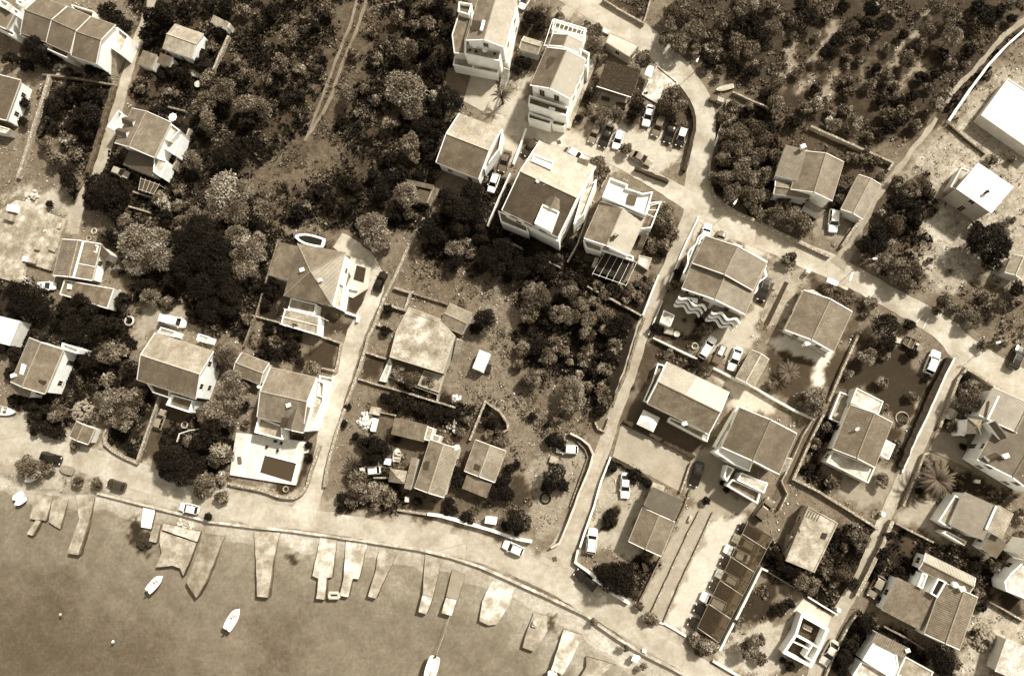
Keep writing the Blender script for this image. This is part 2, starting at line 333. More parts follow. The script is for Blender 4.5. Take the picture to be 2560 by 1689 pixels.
 (0.026, .4, .5, .5, '23', [(820, 220), (900, 20), (990, 0), (980, 150), (930, 250)]),
 (0.04, .5, .6, .8, '23', [(800, 560), (1180, 480), (1350, 500), (1160, 900), (1080, 880), (800, 700)]),
 (0.5, .15, .0, 1, '23', [(1880, 60), (2180, 140), (2060, 420), (1800, 900), (1660, 1200), (1410, 1080), (1560, 720)]),
 (0.36, .2, .0, 1, '23', [(1640, 0), (1880, 50), (1560, 730), (1400, 1060), (1180, 900), (1380, 480), (1520, 130)]),
 (0.34, .15, .0, .6, '22', [(1560, 1090), (1800, 950), (1890, 1000), (2080, 1160), (1960, 1380), (2100, 1500), (2377, 1620), (1800, 1640), (1620, 1420)]),
 (.12, .25, .0, .6, '22', [(1090, 560), (1260, 620), (1900, 950), (1700, 1110), (1000, 760)]),
 (0.46, .2, .0, 1, '22', [(1860, 290), (2260, 470), (2460, 600), (2377, 740), (2120, 640), (2000, 700), (1990, 500)]),
 (0.03, .5, .5, .6, '22', [(1300, 20), (1700, 180), (1880, 260), (1820, 390), (1440, 220), (1330, 230)]),
 (0.08, .4, .3, .6, '22', [(1220, 60), (1400, 90), (1210, 490), (1150, 480)]),
 (0.018, .5, .5, .6, '22', [(1050, 1120), (1300, 1330), (1250, 1380), (1080, 1260), (900, 1170)]),
 (0.06, .4, .4, .8, '22', [(0, 1250), (140, 1280), (160, 1560), (0, 1560)]),
 # left beach
 (0.34, .35, .15, 2, 'D', [(-40, 1080), (60, 1100), (210, 1150), (330, 1190), (480, 1215), (480, 1240), (300, 1240), (120, 1230), (-40, 1130)]),
 (0.1, .5, .4, 1.2, '02', [(160, 1120), (340, 1150), (520, 1250), (420, 1310), (180, 1250)]),
 (0.26, .4, .2, 1.5, '02', [(560, 1260), (950, 1300), (980, 1430), (660, 1420)]),
 (.06, .6, .6, 1, '30', [(2420, 170), (2180, 340), (1950, 630), (1720, 840), (1650, 1010), (1560, 1140), (1480, 1230), (1560, 1250), (1680, 1140), (1880, 850), (2220, 440), (2420, 250)]),
 (.09, .5, .5, 1, '31', [(1170, 60), (1080, 160), (960, 360), (840, 600), (880, 640), (1000, 420), (1160, 200)]),
]
WET = [  # sea bed: weed and sand
 (.17, 24, '03', [(-600, 500), (300, 900), (1000, 1150), (1700, 1650), (-600, 2000)]),
 (.06, 1.5, '03', [(1180, 120), (1390, 200), (1400, 400), (1250, 430), (1200, 300)]), (.08, 1, '03', [(830, 90), (900, 150), (850, 260), (760, 330)]),
 (.17, 12, '03', [(300, 640), (620, 680), (560, 1000), (450, 1300), (420, 1560), (60, 1560), (240, 1100)]), (.19, 12, '03', [(900, 1300), (1500, 1150), (1400, 1560), (800, 1600)]),
 (.18, 12, '13', [(0, 1150), (350, 1100), (300, 1560), (0, 1567)]), (.50, 2, '13', [(260, 230), (520, 260), (490, 400), (400, 470), (280, 400)]), (.09, 1, '13', [(250, 420), (430, 420), (380, 540), (300, 500)]),
 (.36, 3, '13', [(1200, 380), (2377, 700), (2100, 1000), (1900, 1000), (1200, 820)]), (.46, 5, '23', [(-100, 640), (500, 920), (900, 1160), (1250, 1420), (1500, 1600), (500, 1600), (100, 1250), (-300, 900)]),
 (.12, 1, '23', [(330, 1000), (440, 1010), (420, 1150), (350, 1160)]), (.30, 3, '03', [(1450, 100), (2100, 260), (1950, 700), (1750, 700), (1440, 450)]), (.30, 4, '03', [(-100, -100), (1000, 50), (900, 600), (200, 500), (-100, 300)]),
]
def axis(lo, hi, st):
    a = list(np.arange(lo, hi+st, st)); q = [1, 3, 8, 20, 50, 120, 260]
    return np.array([lo-k for k in q[::-1]]+a+[a[-1]+k for k in q])
cs = [W('D', x, y).xy for x, y in ((0, 0), (2377, 0), (0, 1568), (2377, 1568))]
gx = axis(min(c.x for c in cs)-6, max(c.x for c in cs)+6, .5); gy = axis(min(c.y for c in cs)-6, max(c.y for c in cs)+6, .5)
GX, GY = np.meshgrid(gx, gy)
wx = GX+.9*np.sin(GY*.9+2*np.sin(GX*.31))+.5*np.sin(GX*2.3+GY*1.7)+.35*np.sin(GY*4.1-GX*3.1)
wy = GY+.9*np.sin(GX*.83+2*np.sin(GY*.27))+.5*np.sin(GY*2.1-GX*1.9)+.35*np.sin(GX*4.3+GY*2.9)
TONE = np.full(GX.shape, .20); MOTT = np.full(GX.shape, .4); VEG = np.full(GX.shape, .3)
def blend(arr, v, w): arr += (v-arr)*w
for tone, mo, ve, soft, t, pts in COVER:
    p = [tuple(W(t, x, y).xy) for x, y in pts]; A = np.array(p); lo = A.min(0)-soft-3; hi = A.max(0)+soft+3
    ii = np.where((gy > lo[1]) & (gy < hi[1]))[0]; jj = np.where((gx > lo[0]) & (gx < hi[0]))[0]
    if not len(ii) or not len(jj): continue
    sl_ = np.s_[ii[0]:ii[-1]+1, jj[0]:jj[-1]+1]; k = min(1, soft/1.5)
    X = GX[sl_]+(wx[sl_]-GX[sl_])*k; Y = GY[sl_]+(wy[sl_]-GY[sl_])*k
    d = pdist(X, Y, p); s = np.where(inside(X, Y, p), d, -d); w = np.clip(s/soft+.5, 0, 1); w = w*w*(3-2*w)
    blend(TONE[sl_], tone, w); blend(MOTT[sl_], mo, w); blend(VEG[sl_], ve, w)
sea = inside(GX, GY, SEA); dsh = pdist(GX, GY, [tuple(p) for p in SH], False)
dep = np.where(sea, np.clip(dsh*.12, 0, 2.2)+.55, 0)
Z = np.where(sea, -dep+.10*np.sin(GX*.7)*np.sin(GY*.9)*np.clip(dsh/4, 0, 1), .03*np.sin(GX*.35)*np.sin(GY*.41)-.02)
near = np.exp(-dsh/7.0); TONE = np.where(sea, .275+.18*near, TONE); MOTT = np.where(sea, .32, MOTT); VEG = np.where(sea, 0, VEG)
for tone, soft, t, pts in WET:
    p = [tuple(W(t, x, y, -1).xy) for x, y in pts]; d = pdist(wx, wy, p); s = np.where(inside(wx, wy, p), d, -d)
    w = np.clip(s/soft+.5, 0, 1); w = w*w*(3-2*w)*sea; blend(TONE, tone, w)
# the two wheel ruts of the track through the scrub, worn bare
for t, pts, wd, tone in [('31', [(760, 800), (660, 880)], .8, .3)]:
    d = pdist(wx*.4+GX*.6, wy*.4+GY*.6, [tuple(W(t, x, y).xy) for x, y in pts], False)
    w = np.clip(1.5-d/wd, 0, 1); blend(TONE, tone, w); blend(MOTT, .3, w); VEG = VEG*(1-w)
ny, nx = GX.shape
idx = np.arange(nx*ny).reshape(ny, nx)
quads = np.stack([idx[:-1, :-1], idx[:-1, 1:], idx[1:, 1:], idx[1:, :-1]], -1).reshape(-1, 4)
t = NT('ground_cover'); p = t.pos(); tn = t.attr('tone'); mo = t.attr('mottle')
n1 = t.rng(t.noise(p, .35, 6, .7), .33, .67, -1, 1); n2 = t.rng(t.noise(p, 1.5, 5, .7), .3, .7, -1, 1); n3 = t.rng(t.noise(p, 5.5, 4, .7), .3, .7, -1, 1)
f = t.math('ADD', t.math('MULTIPLY', n1, .6), t.math('ADD', t.math('MULTIPLY', n2, .7), t.math('MULTIPLY', n3, .5)))
f = t.math('POWER', 2.2, t.math('MULTIPLY', f, mo)); t.bump(t.math('MULTIPLY', n3, mo), .5, .06)
GROUND = t.done(t.math('MULTIPLY', f, tn), .95)
me = mesh_np('ground', np.stack([GX, GY, Z], -1).reshape(-1, 3), quads, [GROUND], {'tone': TONE.ravel(), 'mottle': MOTT.ravel()}, smooth=True)
g = bpy.data.objects.new('ground', me); COL.objects.link(g); tag(g, 'mottled ground of gardens, dry fields, beach and sea bed', kind='structure')
def samp(A, x, y):
    j = np.clip(np.searchsorted(gx, x)-1, 0, nx-1); i = np.clip(np.searchsorted(gy, y)-1, 0, ny-1); return A[i, j]

# water surface: clear shallow water, a little brown, with faint ripples
WATER_Z = -0.95
t = NT('sea_water'); t.n.remove(t.b); tr = t.n.new('ShaderNodeBsdfTransparent'); tr.inputs[0].default_value = (.93, .925, .905, 1)
gl = t.n.new('ShaderNodeBsdfGlossy'); gl.inputs['Roughness'].default_value = .12; gl.inputs['Color'].default_value = (1, 1, 1, 1)
fr = t.n.new('ShaderNodeFresnel'); fr.inputs[0].default_value = 1.33; bp = t.n.new('ShaderNodeBump'); bp.inputs['Strength'].default_value = .35; bp.inputs['Distance'].default_value = .05
t.l.new(t.noise(t.pos(), 1.4, 4), bp.inputs['Height']); t.l.new(bp.outputs[0], gl.inputs['Normal']); t.l.new(bp.outputs[0], fr.inputs['Normal'])
mx = t.n.new('ShaderNodeMixShader'); t.l.new(fr.outputs[0], mx.inputs[0]); t.l.new(tr.outputs[0], mx.inputs[1]); t.l.new(gl.outputs[0], mx.inputs[2])
t.l.new(mx.outputs[0], t.n['Material Output'].inputs[0])
SEAM = t.m
mb = MB(); ysea = max(p.y for p in SH)+3
mb.face([(-500, -420, WATER_Z), (500, -420, WATER_Z), (500, ysea, WATER_Z), (-500, ysea, WATER_Z)])
tag(mb.build('sea', SEAM), 'calm clear shallow sea along the shore road', kind='structure')

# ================================================================== roads and paved sheets
ZL = [0.012]
def nextz(): ZL[0] += .004; return ZL[0]
def strip(name, pts, label, tone=.42, jit=.12):
    """pts: (plan, x, y, width in plan pixels) down the middle"""
    P = [(W(t, x, y).xy, 2*Wr(t, x, y, w/2)) for t, x, y, w in pts]
    Q = []
    for (a, wa), (b, wb) in zip(P, P[1:]):
        n = max(1, int((b-a).length/1.2))
        Q += [(a.lerp(b, k/n), wa+(wb-wa)*k/n) for k in range(n)]
    Q.append(P[-1])
    for _ in range(3):
        Q = [Q[0]]+[((Q[i-1][0]+Q[i][0]*2+Q[i+1][0])/4, (Q[i-1][1]+Q[i][1]*2+Q[i+1][1])/4) for i in range(1, len(Q)-1)]+[Q[-1]]
    L = []; R = []
    for i, (c, w) in enumerate(Q):
        d = (Q[min(i+1, len(Q)-1)][0]-Q[max(i-1, 0)][0]).normalized(); nrm = Vector((-d.y, d.x))
        L.append(c+nrm*(w/2+random.uniform(-jit, jit))); R.append(c-nrm*(w/2+random.uniform(-jit, jit)))
    z = nextz(); mb = MB()
    for i in range(len(Q)-1): mb.face([(R[i].x, R[i].y, z), (R[i+1].x, R[i+1].y, z), (L[i+1].x, L[i+1].y, z), (L[i].x, L[i].y, z)])
    ROADS.append([tuple(q[0]) for q in Q]); ROADW.append(max(w for _, w in Q)/2)
    return tag(mb.build(name, roadmat(tone)), label, kind='structure')
ROADS = []; ROADW = []
_rm = {}
def roadmat(tone):
    if tone in _rm: return _rm[tone]
    t = NT('worn_road'); p = t.pos(); n = t.noise(p, .22, 6, .65); n2 = t.noise(p, 1.1, 5, .7); n3 = t.noise(p, 9, 3); vo = t.n.new('ShaderNodeTexVoronoi'); vo.feature = 'DISTANCE_TO_EDGE'; vo.inputs['Scale'].default_value = .16
    t.l.new(p, vo.inputs['Vector']); cr = t.rng(vo.outputs[0], 0, .006, .8, 1)
    f = t.math('MULTIPLY', t.math('MULTIPLY', t.rng(n, .3, .7, .76, 1.2), t.rng(n2, .3, .7, .88, 1.1)), t.math('MULTIPLY', cr, t.rng(n3, .3, .7, .93, 1.06)))
    _rm[tone] = t.done(t.math('MULTIPLY', f, tone), .92); return _rm[tone]
strip('road', [('20', 380, -150, 220), ('20', 620, -10, 220), ('20', 900, 170, 230), ('20', 1180, 310, 260), ('20', 1420, 520, 220), ('20', 1600, 690, 200), ('20', 1720, 850, 180), ('20', 1790, 1020, 190), ('20', 1800, 1200, 200), ('20', 1770, 1400, 200),
               ('21', 1730, 20, 210), ('21', 1715, 180, 260), ('21', 1760, 330, 320), ('21', 1920, 450, 290), ('21', 2150, 570, 250), ('31', 0, 650, 240), ('31', 300, 790, 240), ('31', 560, 890, 260), ('31', 800, 1010, 230), ('31', 1100, 1180, 220), ('31', 1400, 1340, 230), ('31', 1700, 1520, 250),
               ('32', 1750, 70, 270), ('32', 2000, 230, 290), ('32', 2377, 450, 300), ('32', 2700, 640, 300)], 'pale worn village road curving round the hillside car park', .44)
strip('road', [('02', -300, 850, 260), ('02', 0, 950, 230), ('02', 400, 1030, 200), ('02', 900, 1160, 220), ('02', 1300, 1290, 230), ('02', 1800, 1440, 230), ('13', 0, 70, 210), ('13', 500, 120, 190), ('13', 1000, 200, 190), ('13', 1500, 290, 190), ('13', 2000, 390, 200), ('13', 2377, 510, 220),
               ('23', 300, 640, 220), ('23', 700, 880, 210), ('23', 1100, 1130, 190), ('23', 1500, 1370, 200), ('23', 1900, 1600, 200), ('23', 2400, 1900, 200)], 'pale dusty shore road along the sea wall', .43)
strip('lane', [('21', 1690, 380, 190), ('21', 1620, 560, 150), ('21', 1500, 850, 140), ('21', 1350, 1150, 135), ('21', 1210, 1480, 130), ('22', 1180, 50, 130), ('22', 1050, 450, 125), ('22', 950, 720, 120), ('22', 880, 930, 120), ('22', 790, 1210, 130), ('22', 690, 1500, 140), ('23', 600, 110, 150), ('23', 500, 330, 200), ('23', 400, 520, 260)], 'straight narrow lane running from the road junction down to the sea', .40)
strip('lane', [('10', 2200, 1120, 150), ('20', 60, 1200, 140), ('20', 450, 1290, 150), ('20', 900, 1440, 150), ('21', 1180, 20, 150), ('21', 1450, 180, 170), ('21', 1700, 330, 200)], 'pale short lane between the white houses and the car park', .46)
strip('lane', [('00', 1420, -100, 80), ('00', 1400, 60, 80), ('00', 1310, 300, 100), ('00', 1230, 520, 95), ('00', 1150, 800, 100), ('00', 1060, 1120, 110), ('00', 940, 1530, 110), ('01', 870, 60, 90), ('01', 790, 200, 90), ('01', 720, 400, 110), ('01', 690, 610, 80)], 'narrow lane beside the stone wall at the far left', .38, .18)
strip('lane', [('11', 760, 660, 160), ('11', 960, 780, 150), ('11', 1090, 900, 140), ('11', 1130, 1080, 140), ('11', 1050, 1300, 150), ('11', 930, 1500, 170), ('12', 900, 40, 170), ('12', 820, 300, 180), ('12', 730, 560, 190), ('12', 660, 860, 170), ('12', 600, 1150, 130), ('12', 560, 1380, 150), ('13', 450, 60, 240)], 'dusty lane running down past the pool house', .46, .16)
strip('lane', [('32', 1780, 170, 130), ('32', 1640, 480, 110), ('32', 1490, 830, 110), ('32', 1360, 1100, 110), ('32', 1200, 1400, 110), ('33', 1090, 90, 110), ('33', 960, 380, 100), ('33', 860, 650, 100), ('33', 740, 850, 130), ('33', 600, 1100, 130), ('33', 480, 1400, 130), ('33', 400, 1650, 130)], 'narrow lane at the right with hedge and walls on both sides', .40)
strip('path', [('32', 430, 740, 60), ('32', 340, 930, 60), ('32', 150, 1330, 60), ('32', 60, 1500, 50)], 'dark footpath between two garden walls', .15, .05)
strip('hill_path', [('30', 2440, 140, 50), ('30', 2180, 330, 50), ('30', 1950, 620, 45), ('30', 1720, 830, 50), ('30', 1655, 960, 40)], 'pale footpath climbing the hill beside the white wall', .34, .18)
strip('hill_path', [('30', 1570, 1100, 40), ('30', 1480, 1220, 55), ('30', 1330, 1400, 55), ('30', 1220, 1560, 60), ('31', 1080, 140, 60), ('31', 960, 350, 55), ('31', 830, 600, 70), ('31', 740, 790, 110), ('31', 640, 900, 170)], 'pale dirt path from the hill down to the village road', .34, .2)
SHEETS = []
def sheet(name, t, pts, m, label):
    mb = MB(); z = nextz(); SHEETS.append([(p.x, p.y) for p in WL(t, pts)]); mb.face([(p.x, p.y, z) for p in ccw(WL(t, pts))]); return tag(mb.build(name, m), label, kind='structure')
for P__, lb_ in (([('10', 960, -60, 26), ('10', 870, 260, 26), ('10', 770, 480, 26), ('10', 700, 680, 28), ('10', 600, 950, 30), ('10', 500, 1200, 24)], 'left bare wheel rut of the track through the scrub'), ([('10', 1045, -60, 34), ('10', 950, 250, 30), ('10', 860, 450, 30), ('10', 760, 720, 34), ('10', 680, 950, 36), ('10', 560, 1150, 30), ('10', 450, 1310, 26)], 'right bare wheel rut of the track through the scrub'), ([('10', 1060, 75, 18), ('10', 1240, 22, 18), ('10', 1400, 8, 14)], 'faint side path off the scrub track')):
    strip('wheel_rut', P__, lb_, .24, .13)
sheet('yard', '22', [(1015, 800), (1640, 1090), (1560, 1430), (935, 1100)], mat(.36, .12, .25, .9, 'court_concrete'), 'plain concrete court between the long house and the lane')
sheet('yard', '10', [(2010, 660), (2220, 740), (2250, 830), (2110, 1040), (1925, 940)], mat(.42, .12, .3, .9), 'pale concrete forecourt below the tall top house')
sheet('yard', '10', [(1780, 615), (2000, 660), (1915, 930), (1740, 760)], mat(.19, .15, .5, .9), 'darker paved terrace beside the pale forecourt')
sheet('yard', '32', [(1560, 880), (1640, 870), (1850, 940), (1800, 1120), (1900, 1230), (1490, 1040)], PAVE, 'paved drive in front of the house with dormers')
sheet('yard', '20', [(830, 850), (1080, 930), (1060, 1010), (780, 970)], PAVE, 'grey terrace below the thatched hut')
sheet('yard', '33', [(230, 970), (330, 850), (590, 1010), (545, 1130), (310, 995)], mat(.5, .1, .5, .9), 'pale paved yard above the roofless building')
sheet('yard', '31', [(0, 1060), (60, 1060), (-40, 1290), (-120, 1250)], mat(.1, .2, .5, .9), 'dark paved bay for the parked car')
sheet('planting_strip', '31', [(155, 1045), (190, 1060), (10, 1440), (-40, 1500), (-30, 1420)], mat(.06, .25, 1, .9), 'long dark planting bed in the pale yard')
for q in ([(770, 960), (800, 965), (760, 1050), (745, 1045)], [(1440, 1350), (1430, 1345), (1370, 1425), (1380, 1430)], [(1495, 1385), (1485, 1380), (1430, 1480), (1440, 1485)]):
    sheet('road_marking', '31', q, mat(.62, .1, 2, .9), 'thin pale line across the road')
# ================================================================== building kit
def rect(t, q, z):
    A, B, C, D = [p.xy for p in WL(t, q, z)]
    c = (A+B+C+D)/4; u = ((B-A)+(C-D)).normalized(); L = ((B-A).length+(C-D).length)/2
    v = Vector((-u.y, u.x)); Wd = (abs((D-A).dot(v))+abs((C-B).dot(v)))/2
    if (D-A).dot(v) < 0: v = -v
    return c, u, v, L/2, Wd/2        # A = c-u*L-v*W, B = c+u*L-v*W, C = c+u*L+v*W
def R3(c, u, v, a, b, z): p = c+u*a+v*b; return Vector((p.x, p.y, z))
WCACHE = {}
def window(parent, p, u, n, w=1.05, h=1.25, door=False):
    """window (or door) set into a wall at p (bottom middle), wall direction u, outward normal n"""
    key = (w, h, door)
    ang = math.atan2(u.y, u.x)
    if key not in WCACHE:
        a = MB(); d = .05; k = .07
        for x0, x1, z0, z1 in ((-w/2, -w/2+k, 0, h), (w/2-k, w/2, 0, h), (-w/2+k, w/2-k, h-k, h), (-w/2+k, w/2-k, 0, k), (-.025, .025, k, h-k)):
            a.prism([(x0, -d), (x1, -d), (x1, .012), (x0, .012)], z0, z1)
        if not door: a.prism([(-w/2-.1, -.16), (w/2+.1, -.16), (w/2+.1, .0), (-w/2-.1, .0)], -.08, -.005)
        b = MB(); b.prism([(-w/2+k, -.02), (w/2-k, -.02), (w/2-k, .004), (-w/2+k, .004)], k, h-k)
        ma = a.build('door_frame' if door else 'window', FRAME).data; mb_ = b.build('pane', DARKW if door else GLASS).data
        for o in list(COL.objects):
            if o.data in (ma, mb_): bpy.data.objects.remove(o)
        WCACHE[key] = (ma, mb_)
    ma, mb_ = WCACHE[key]
    o = bpy.data.objects.new('door' if door else 'window', ma); COL.objects.link(o); o.parent = parent
    o.location = Vector(p)-root_loc(parent); 
    # local -Y is outward
    o.rotation_euler = (0, 0, math.atan2(n.y, n.x)+math.pi/2)
    q = bpy.data.objects.new('door_leaf' if door else 'pane', mb_); COL.objects.link(q); q.parent = o
def wall_windows(root, poly, h, z0=0, every=4.2, door=False):
    p = ccw([Vector((q[0], q[1])) for q in poly]); n = len(p); cen = sum(p, Vector((0, 0)))/n
    ns = max(1, round((h-z0)/2.9)); did = not door
    for i in range(n):
        a, b = p[i], p[(i+1) % n]; L = (b-a).length; u = (b-a).normalized(); nn = Vector((u.y, -u.x)); m = (a+b)/2
        if L < 2.2 or (NADIR-m).normalized().dot(nn) < .12: continue
        k = max(1, int(L/every))
        for s in range(ns):
            zb = z0+s*2.9+.95
            if zb+1.3 > h-.05: continue
            for j in range(k):
                q = a.lerp(b, (j+.5)/k)
                if not did and s == 0 and j == k//2: window(root, (q.x, q.y, .03), u, nn, .95, 2.1, True); did = True
                else: window(root, (q.x, q.y, zb), u, nn)
def bldg(name, label, lm=None, cat='house', at=None, group=None):
    o = empty(name, (at.x, at.y, 0), label, cat, group)
    if lm and at is not None: LANDMARKS.append((Vector((at.x, at.y)), lm))
    return o
def cen(t, pts): 
    p = WL(t, pts); return sum(p, Vector((0, 0, 0)))/len(p)
def roofmat(tone, bold=False): return mat(round(tone*.9, 3), .14, .8, .9, 'clay_roof_tiles', 'tile_bold' if bold else 'tile')
def slope(mb, p0, p1, p2, p3, th=.14):
    """a roof plane p0-p1 on the eave, p2-p3 on the ridge, with thickness and its own tile coordinates"""
    e = (p1-p0).normalized(); s = (p3-p0)-e*((p3-p0).dot(e)); sn = s.normalized()
    uv = [((q-p0).dot(e), (q-p0).dot(sn)) for q in (p0, p1, p2, p3)]
    P = [p0, p1, p2, p3]
    if (p1-p0).cross(p3-p0).z < 0: P = P[::-1]; uv = uv[::-1]
    d = Vector((0, 0, th)); mb.face(P, 0, uv); mb.face([q-d for q in P[::-1]], 1)
    for i in range(4):
        a, b = P[i], P[(i+1) % 4]
        if (a-b).length > 1e-4: mb.face([a-d, b-d, b, a], 1)
def gable(root, t, q, h, rise, tone=.2, wall=WHITE, ov=.3, bold=False, win=True, door=True, trim=None, verge=True, shade_tone=None, z0=0):
    c, u, v, L, Wd = rect(t, q, h); zr = h+rise; rm = roofmat(tone, bold); rm_shade = roofmat(shade_tone, bold) if shade_tone else rm
    mb = MB(); E = lambda a, b, z: R3(c, u, v, a, b, z)
    for sgn in (-1, 1): slope(mb, E(-L, sgn*Wd, h), E(L, sgn*Wd, h), E(L, 0, zr), E(-L, 0, zr))
    if shade_tone: mb.m = [2 if (m == 0 and i >= len(mb.m)//2) else m for i, m in enumerate(mb.m)]  # slope away from the sun gets a shaded copy of the roof tone
    rf = mb.build('roof', [rm, trim or CREAM, rm_shade], root)
    rc = MB(); n = max(2, int(2*L/.42))
    for k in range(n):
        a = -L+2*L*k/n; b = a+2*L/n*1.04; A0, B0 = E(a, 0, zr+.03), E(b, 0, zr+.06); rc.bar(A0, B0, .13, 0, 6)
    rc.build('ridge_cap', mat(min(.5, tone*1.45), .2, 3, .9, 'ridge_tiles'), rf)
    if verge:
        for a in (-L, L):
            for sgn in (-1, 1): vb = MB(); vb.bar(E(a, sgn*(Wd+.02), h-.02), E(a, 0, zr+.0), .11, 0, 4); vb.build('verge', trim or CREAM, rf)
    for sgn in (-1, 1): gb = MB(); gb.bar(E(-L, sgn*(Wd+.07), h-.1), E(L, sgn*(Wd+.07), h-.1), .07, 0, 5); gb.build('gutter', GREYW, rf)
    l, w = L-ov, Wd-ov*.8; zz = h+rise*(1-w/Wd)-.16; wb = MB(); zt = zr-.17
    P = [E(-l, -w, z0), E(l, -w, z0), E(l, w, z0), E(-l, w, z0)]
    up = lambda p, z: Vector((p.x, p.y, z))
    wb.face([P[0], P[1], up(P[1], zz), up(P[0], zz)]); wb.face([P[2], P[3], up(P[3], zz), up(P[2], zz)])
    wb.face([P[1], P[2], up(P[2], zz), E(l, 0, zt), up(P[1], zz)]); wb.face([P[3], P[0], up(P[0], zz), E(-l, 0, zt), up(P[3], zz)])
    wb.build('wall', wall, root)
    if win: wall_windows(root, P, h, z0, door=door)
    return c, u, v, L, Wd
def hip(root, t, q, h, rise, tone=.2, wall=WHITE, ov=.4, ridge=.0, win=True, door=True, tones=None, cap=True):
    c, u, v, L, Wd = rect(t, q, h); zr = h+rise; E = lambda a, b, z: R3(c, u, v, a, b, z); r = L*ridge; mb = MB()
    ts = tones or [tone]*4
    slope(mb, E(-L, -Wd, h), E(L, -Wd, h), E(r, 0, zr), E(-r, 0, zr)); k1 = len(mb.m)
    slope(mb, E(L, -Wd, h), E(L, Wd, h), E(r, 0, zr), E(r, 0, zr)); k2 = len(mb.m)
    slope(mb, E(L, Wd, h), E(-L, Wd, h), E(-r, 0, zr), E(r, 0, zr)); k3 = len(mb.m)
    slope(mb, E(-L, Wd, h), E(-L, -Wd, h), E(-r, 0, zr), E(-r, 0, zr))
    ks = [0]*k1+[2]*(k2-k1)+[3]*(k3-k2)+[4]*(len(mb.m)-k3); mb.m = [k if m == 0 else 1 for m, k in zip(mb.m, ks)]
    rf = mb.build('roof', [roofmat(ts[0]), CREAM, roofmat(ts[1]), roofmat(ts[2]), roofmat(ts[3])], root)
    if cap:
        rc = MB()
        for a, b in ((-L, -Wd), (L, -Wd), (L, Wd), (-L, Wd)): rc.bar(E(a, b, h), E(math.copysign(r, a), 0, zr+.03), .12, 0, 5)
        rc.build('ridge_cap', mat(.3, .2, 3, .9, 'ridge_tiles'), rf)
    l, w = L-ov, Wd-ov; P = [E(-l, -w, 0), E(l, -w, 0), E(l, w, 0), E(-l, w, 0)]; wb = MB()
    for i in range(4): a, b = P[i], P[(i+1) % 4]; wb.face([a, b, b+Vector((0, 0, h-.05)), a+Vector((0, 0, h-.05))])
    wb.build('wall', wall, root)
    if win: wall_windows(root, P, h, door=door)
    return c, u, v, L, Wd
def mono(root, t, q, h1, h2, tone=.2, wall=CREAM, ov=.15, win=False, bold=False, name='lean_to_roof', m=None):
    """single slope: A-B is the high edge (h1), C-D the low one (h2)"""
    c, u, v, L, Wd = rect(t, q, (h1+h2)/2); E = lambda a, b, z: R3(c, u, v, a, b, z); mb = MB()
    slope(mb, E(-L, Wd, h2), E(L, Wd, h2), E(L, -Wd, h1), E(-L, -Wd, h1), .12)
    mb.build(name, [m or roofmat(tone, bold), wall], root)
    if wall is not None and h2 > .5:
        l, w = L-ov, Wd-ov; wb = MB(); P = [(-l, -w, h1), (l, -w, h1), (l, w, h2), (-l, w, h2)]
        for i in range(4):
            a, b = P[i], P[(i+1) % 4]; wb.face([E(a[0], a[1], 0), E(b[0], b[1], 0), E(b[0], b[1], b[2]-.14), E(a[0], a[1], a[2]-.14)])
        wb.build('wall', wall, root)
        if win: wall_windows(root, [E(p[0], p[1], 0) for p in P], h2)
    return c, u, v, L, Wd
def offs(p, d):
    """move a ccw polygon inward by d"""
    n = len(p); r = []
    for i in range(n):
        a, b, c = p[i-1], p[i], p[(i+1) % n]; e1 = (b-a).normalized(); e2 = (c-b).normalized(); n1 = Vector((-e1.y, e1.x)); n2 = Vector((-e2.y, e2.x))
        m = n1+n2; k = m.length_squared
        r.append(b+(m*(2*d/k) if k > .3 else n1*d))
    return r
def flat(root, t, pts, h, par=.5, floor=CONC, wall=WHITE, z0=0.0, th=.18, win=False, pw=.2, door=False, open_below=False):
    """flat roofed block or terrace: wall, floor slab and a parapet round it"""
    P = ccw([p.xy for p in WL(t, pts, h)]); P = [Vector((p.x, p.y)) for p in P]
    if not open_below:
        wb = MB(); Q = offs(P, .03)
        for i in range(len(Q)): a, b = Q[i], Q[(i+1) % len(Q)]; wb.face([(a.x, a.y, z0), (b.x, b.y, z0), (b.x, b.y, h-th), (a.x, a.y, h-th)])
        wb.build('wall', wall, root)
        if win: wall_windows(root, Q, h-th, z0, door=door)
    mb = MB(); mb.prism(P, h-th, h, 0, 1); mb.build('roof_slab' if par < .6 else 'terrace_floor', [floor, wall], root)
    if par > 0:
        I = offs(P, pw); pb = MB(); n = len(P); O = offs(P, -.015)
        for i in range(n):
            j = (i+1) % n; a, b, c, d = O[i], O[j], I[j], I[i]; z1 = h+par
            pb.face([(a.x, a.y, z1), (b.x, b.y, z1), (c.x, c.y, z1), (d.x, d.y, z1)]); pb.face([(a.x, a.y, h-th-.02), (b.x, b.y, h-th-.02), (b.x, b.y, z1), (a.x, a.y, z1)])
            pb.face([(c.x, c.y, h), (d.x, d.y, h), (d.x, d.y, z1), (c.x, c.y, z1)])
        pb.build('parapet', wall, root)
    return P
def block(root, name, t, pts, z0, z1, m, lid=None):
    mb = MB(); mb.prism(WL(t, pts, z1), z0, z1, 0, 1); return mb.build(name, [lid or m, m], root)
def chimney(root, t, x, y, z, tone=.6, w=.35, h=1.1):
    p = W(t, x, y, z+h); mb = MB(); mb.box(p, (1, .35), w, w*.75, z-1.2, z+h-.15); mb.box(p, (1, .35), w+.1, w*.75+.1, z+h-.15, z+h)
    mb.box(p, (1, .35), w*.55, w*.4, z+h, z+h+.12); o = mb.build('chimney', mat(tone, .12, 2, .9), root); return o
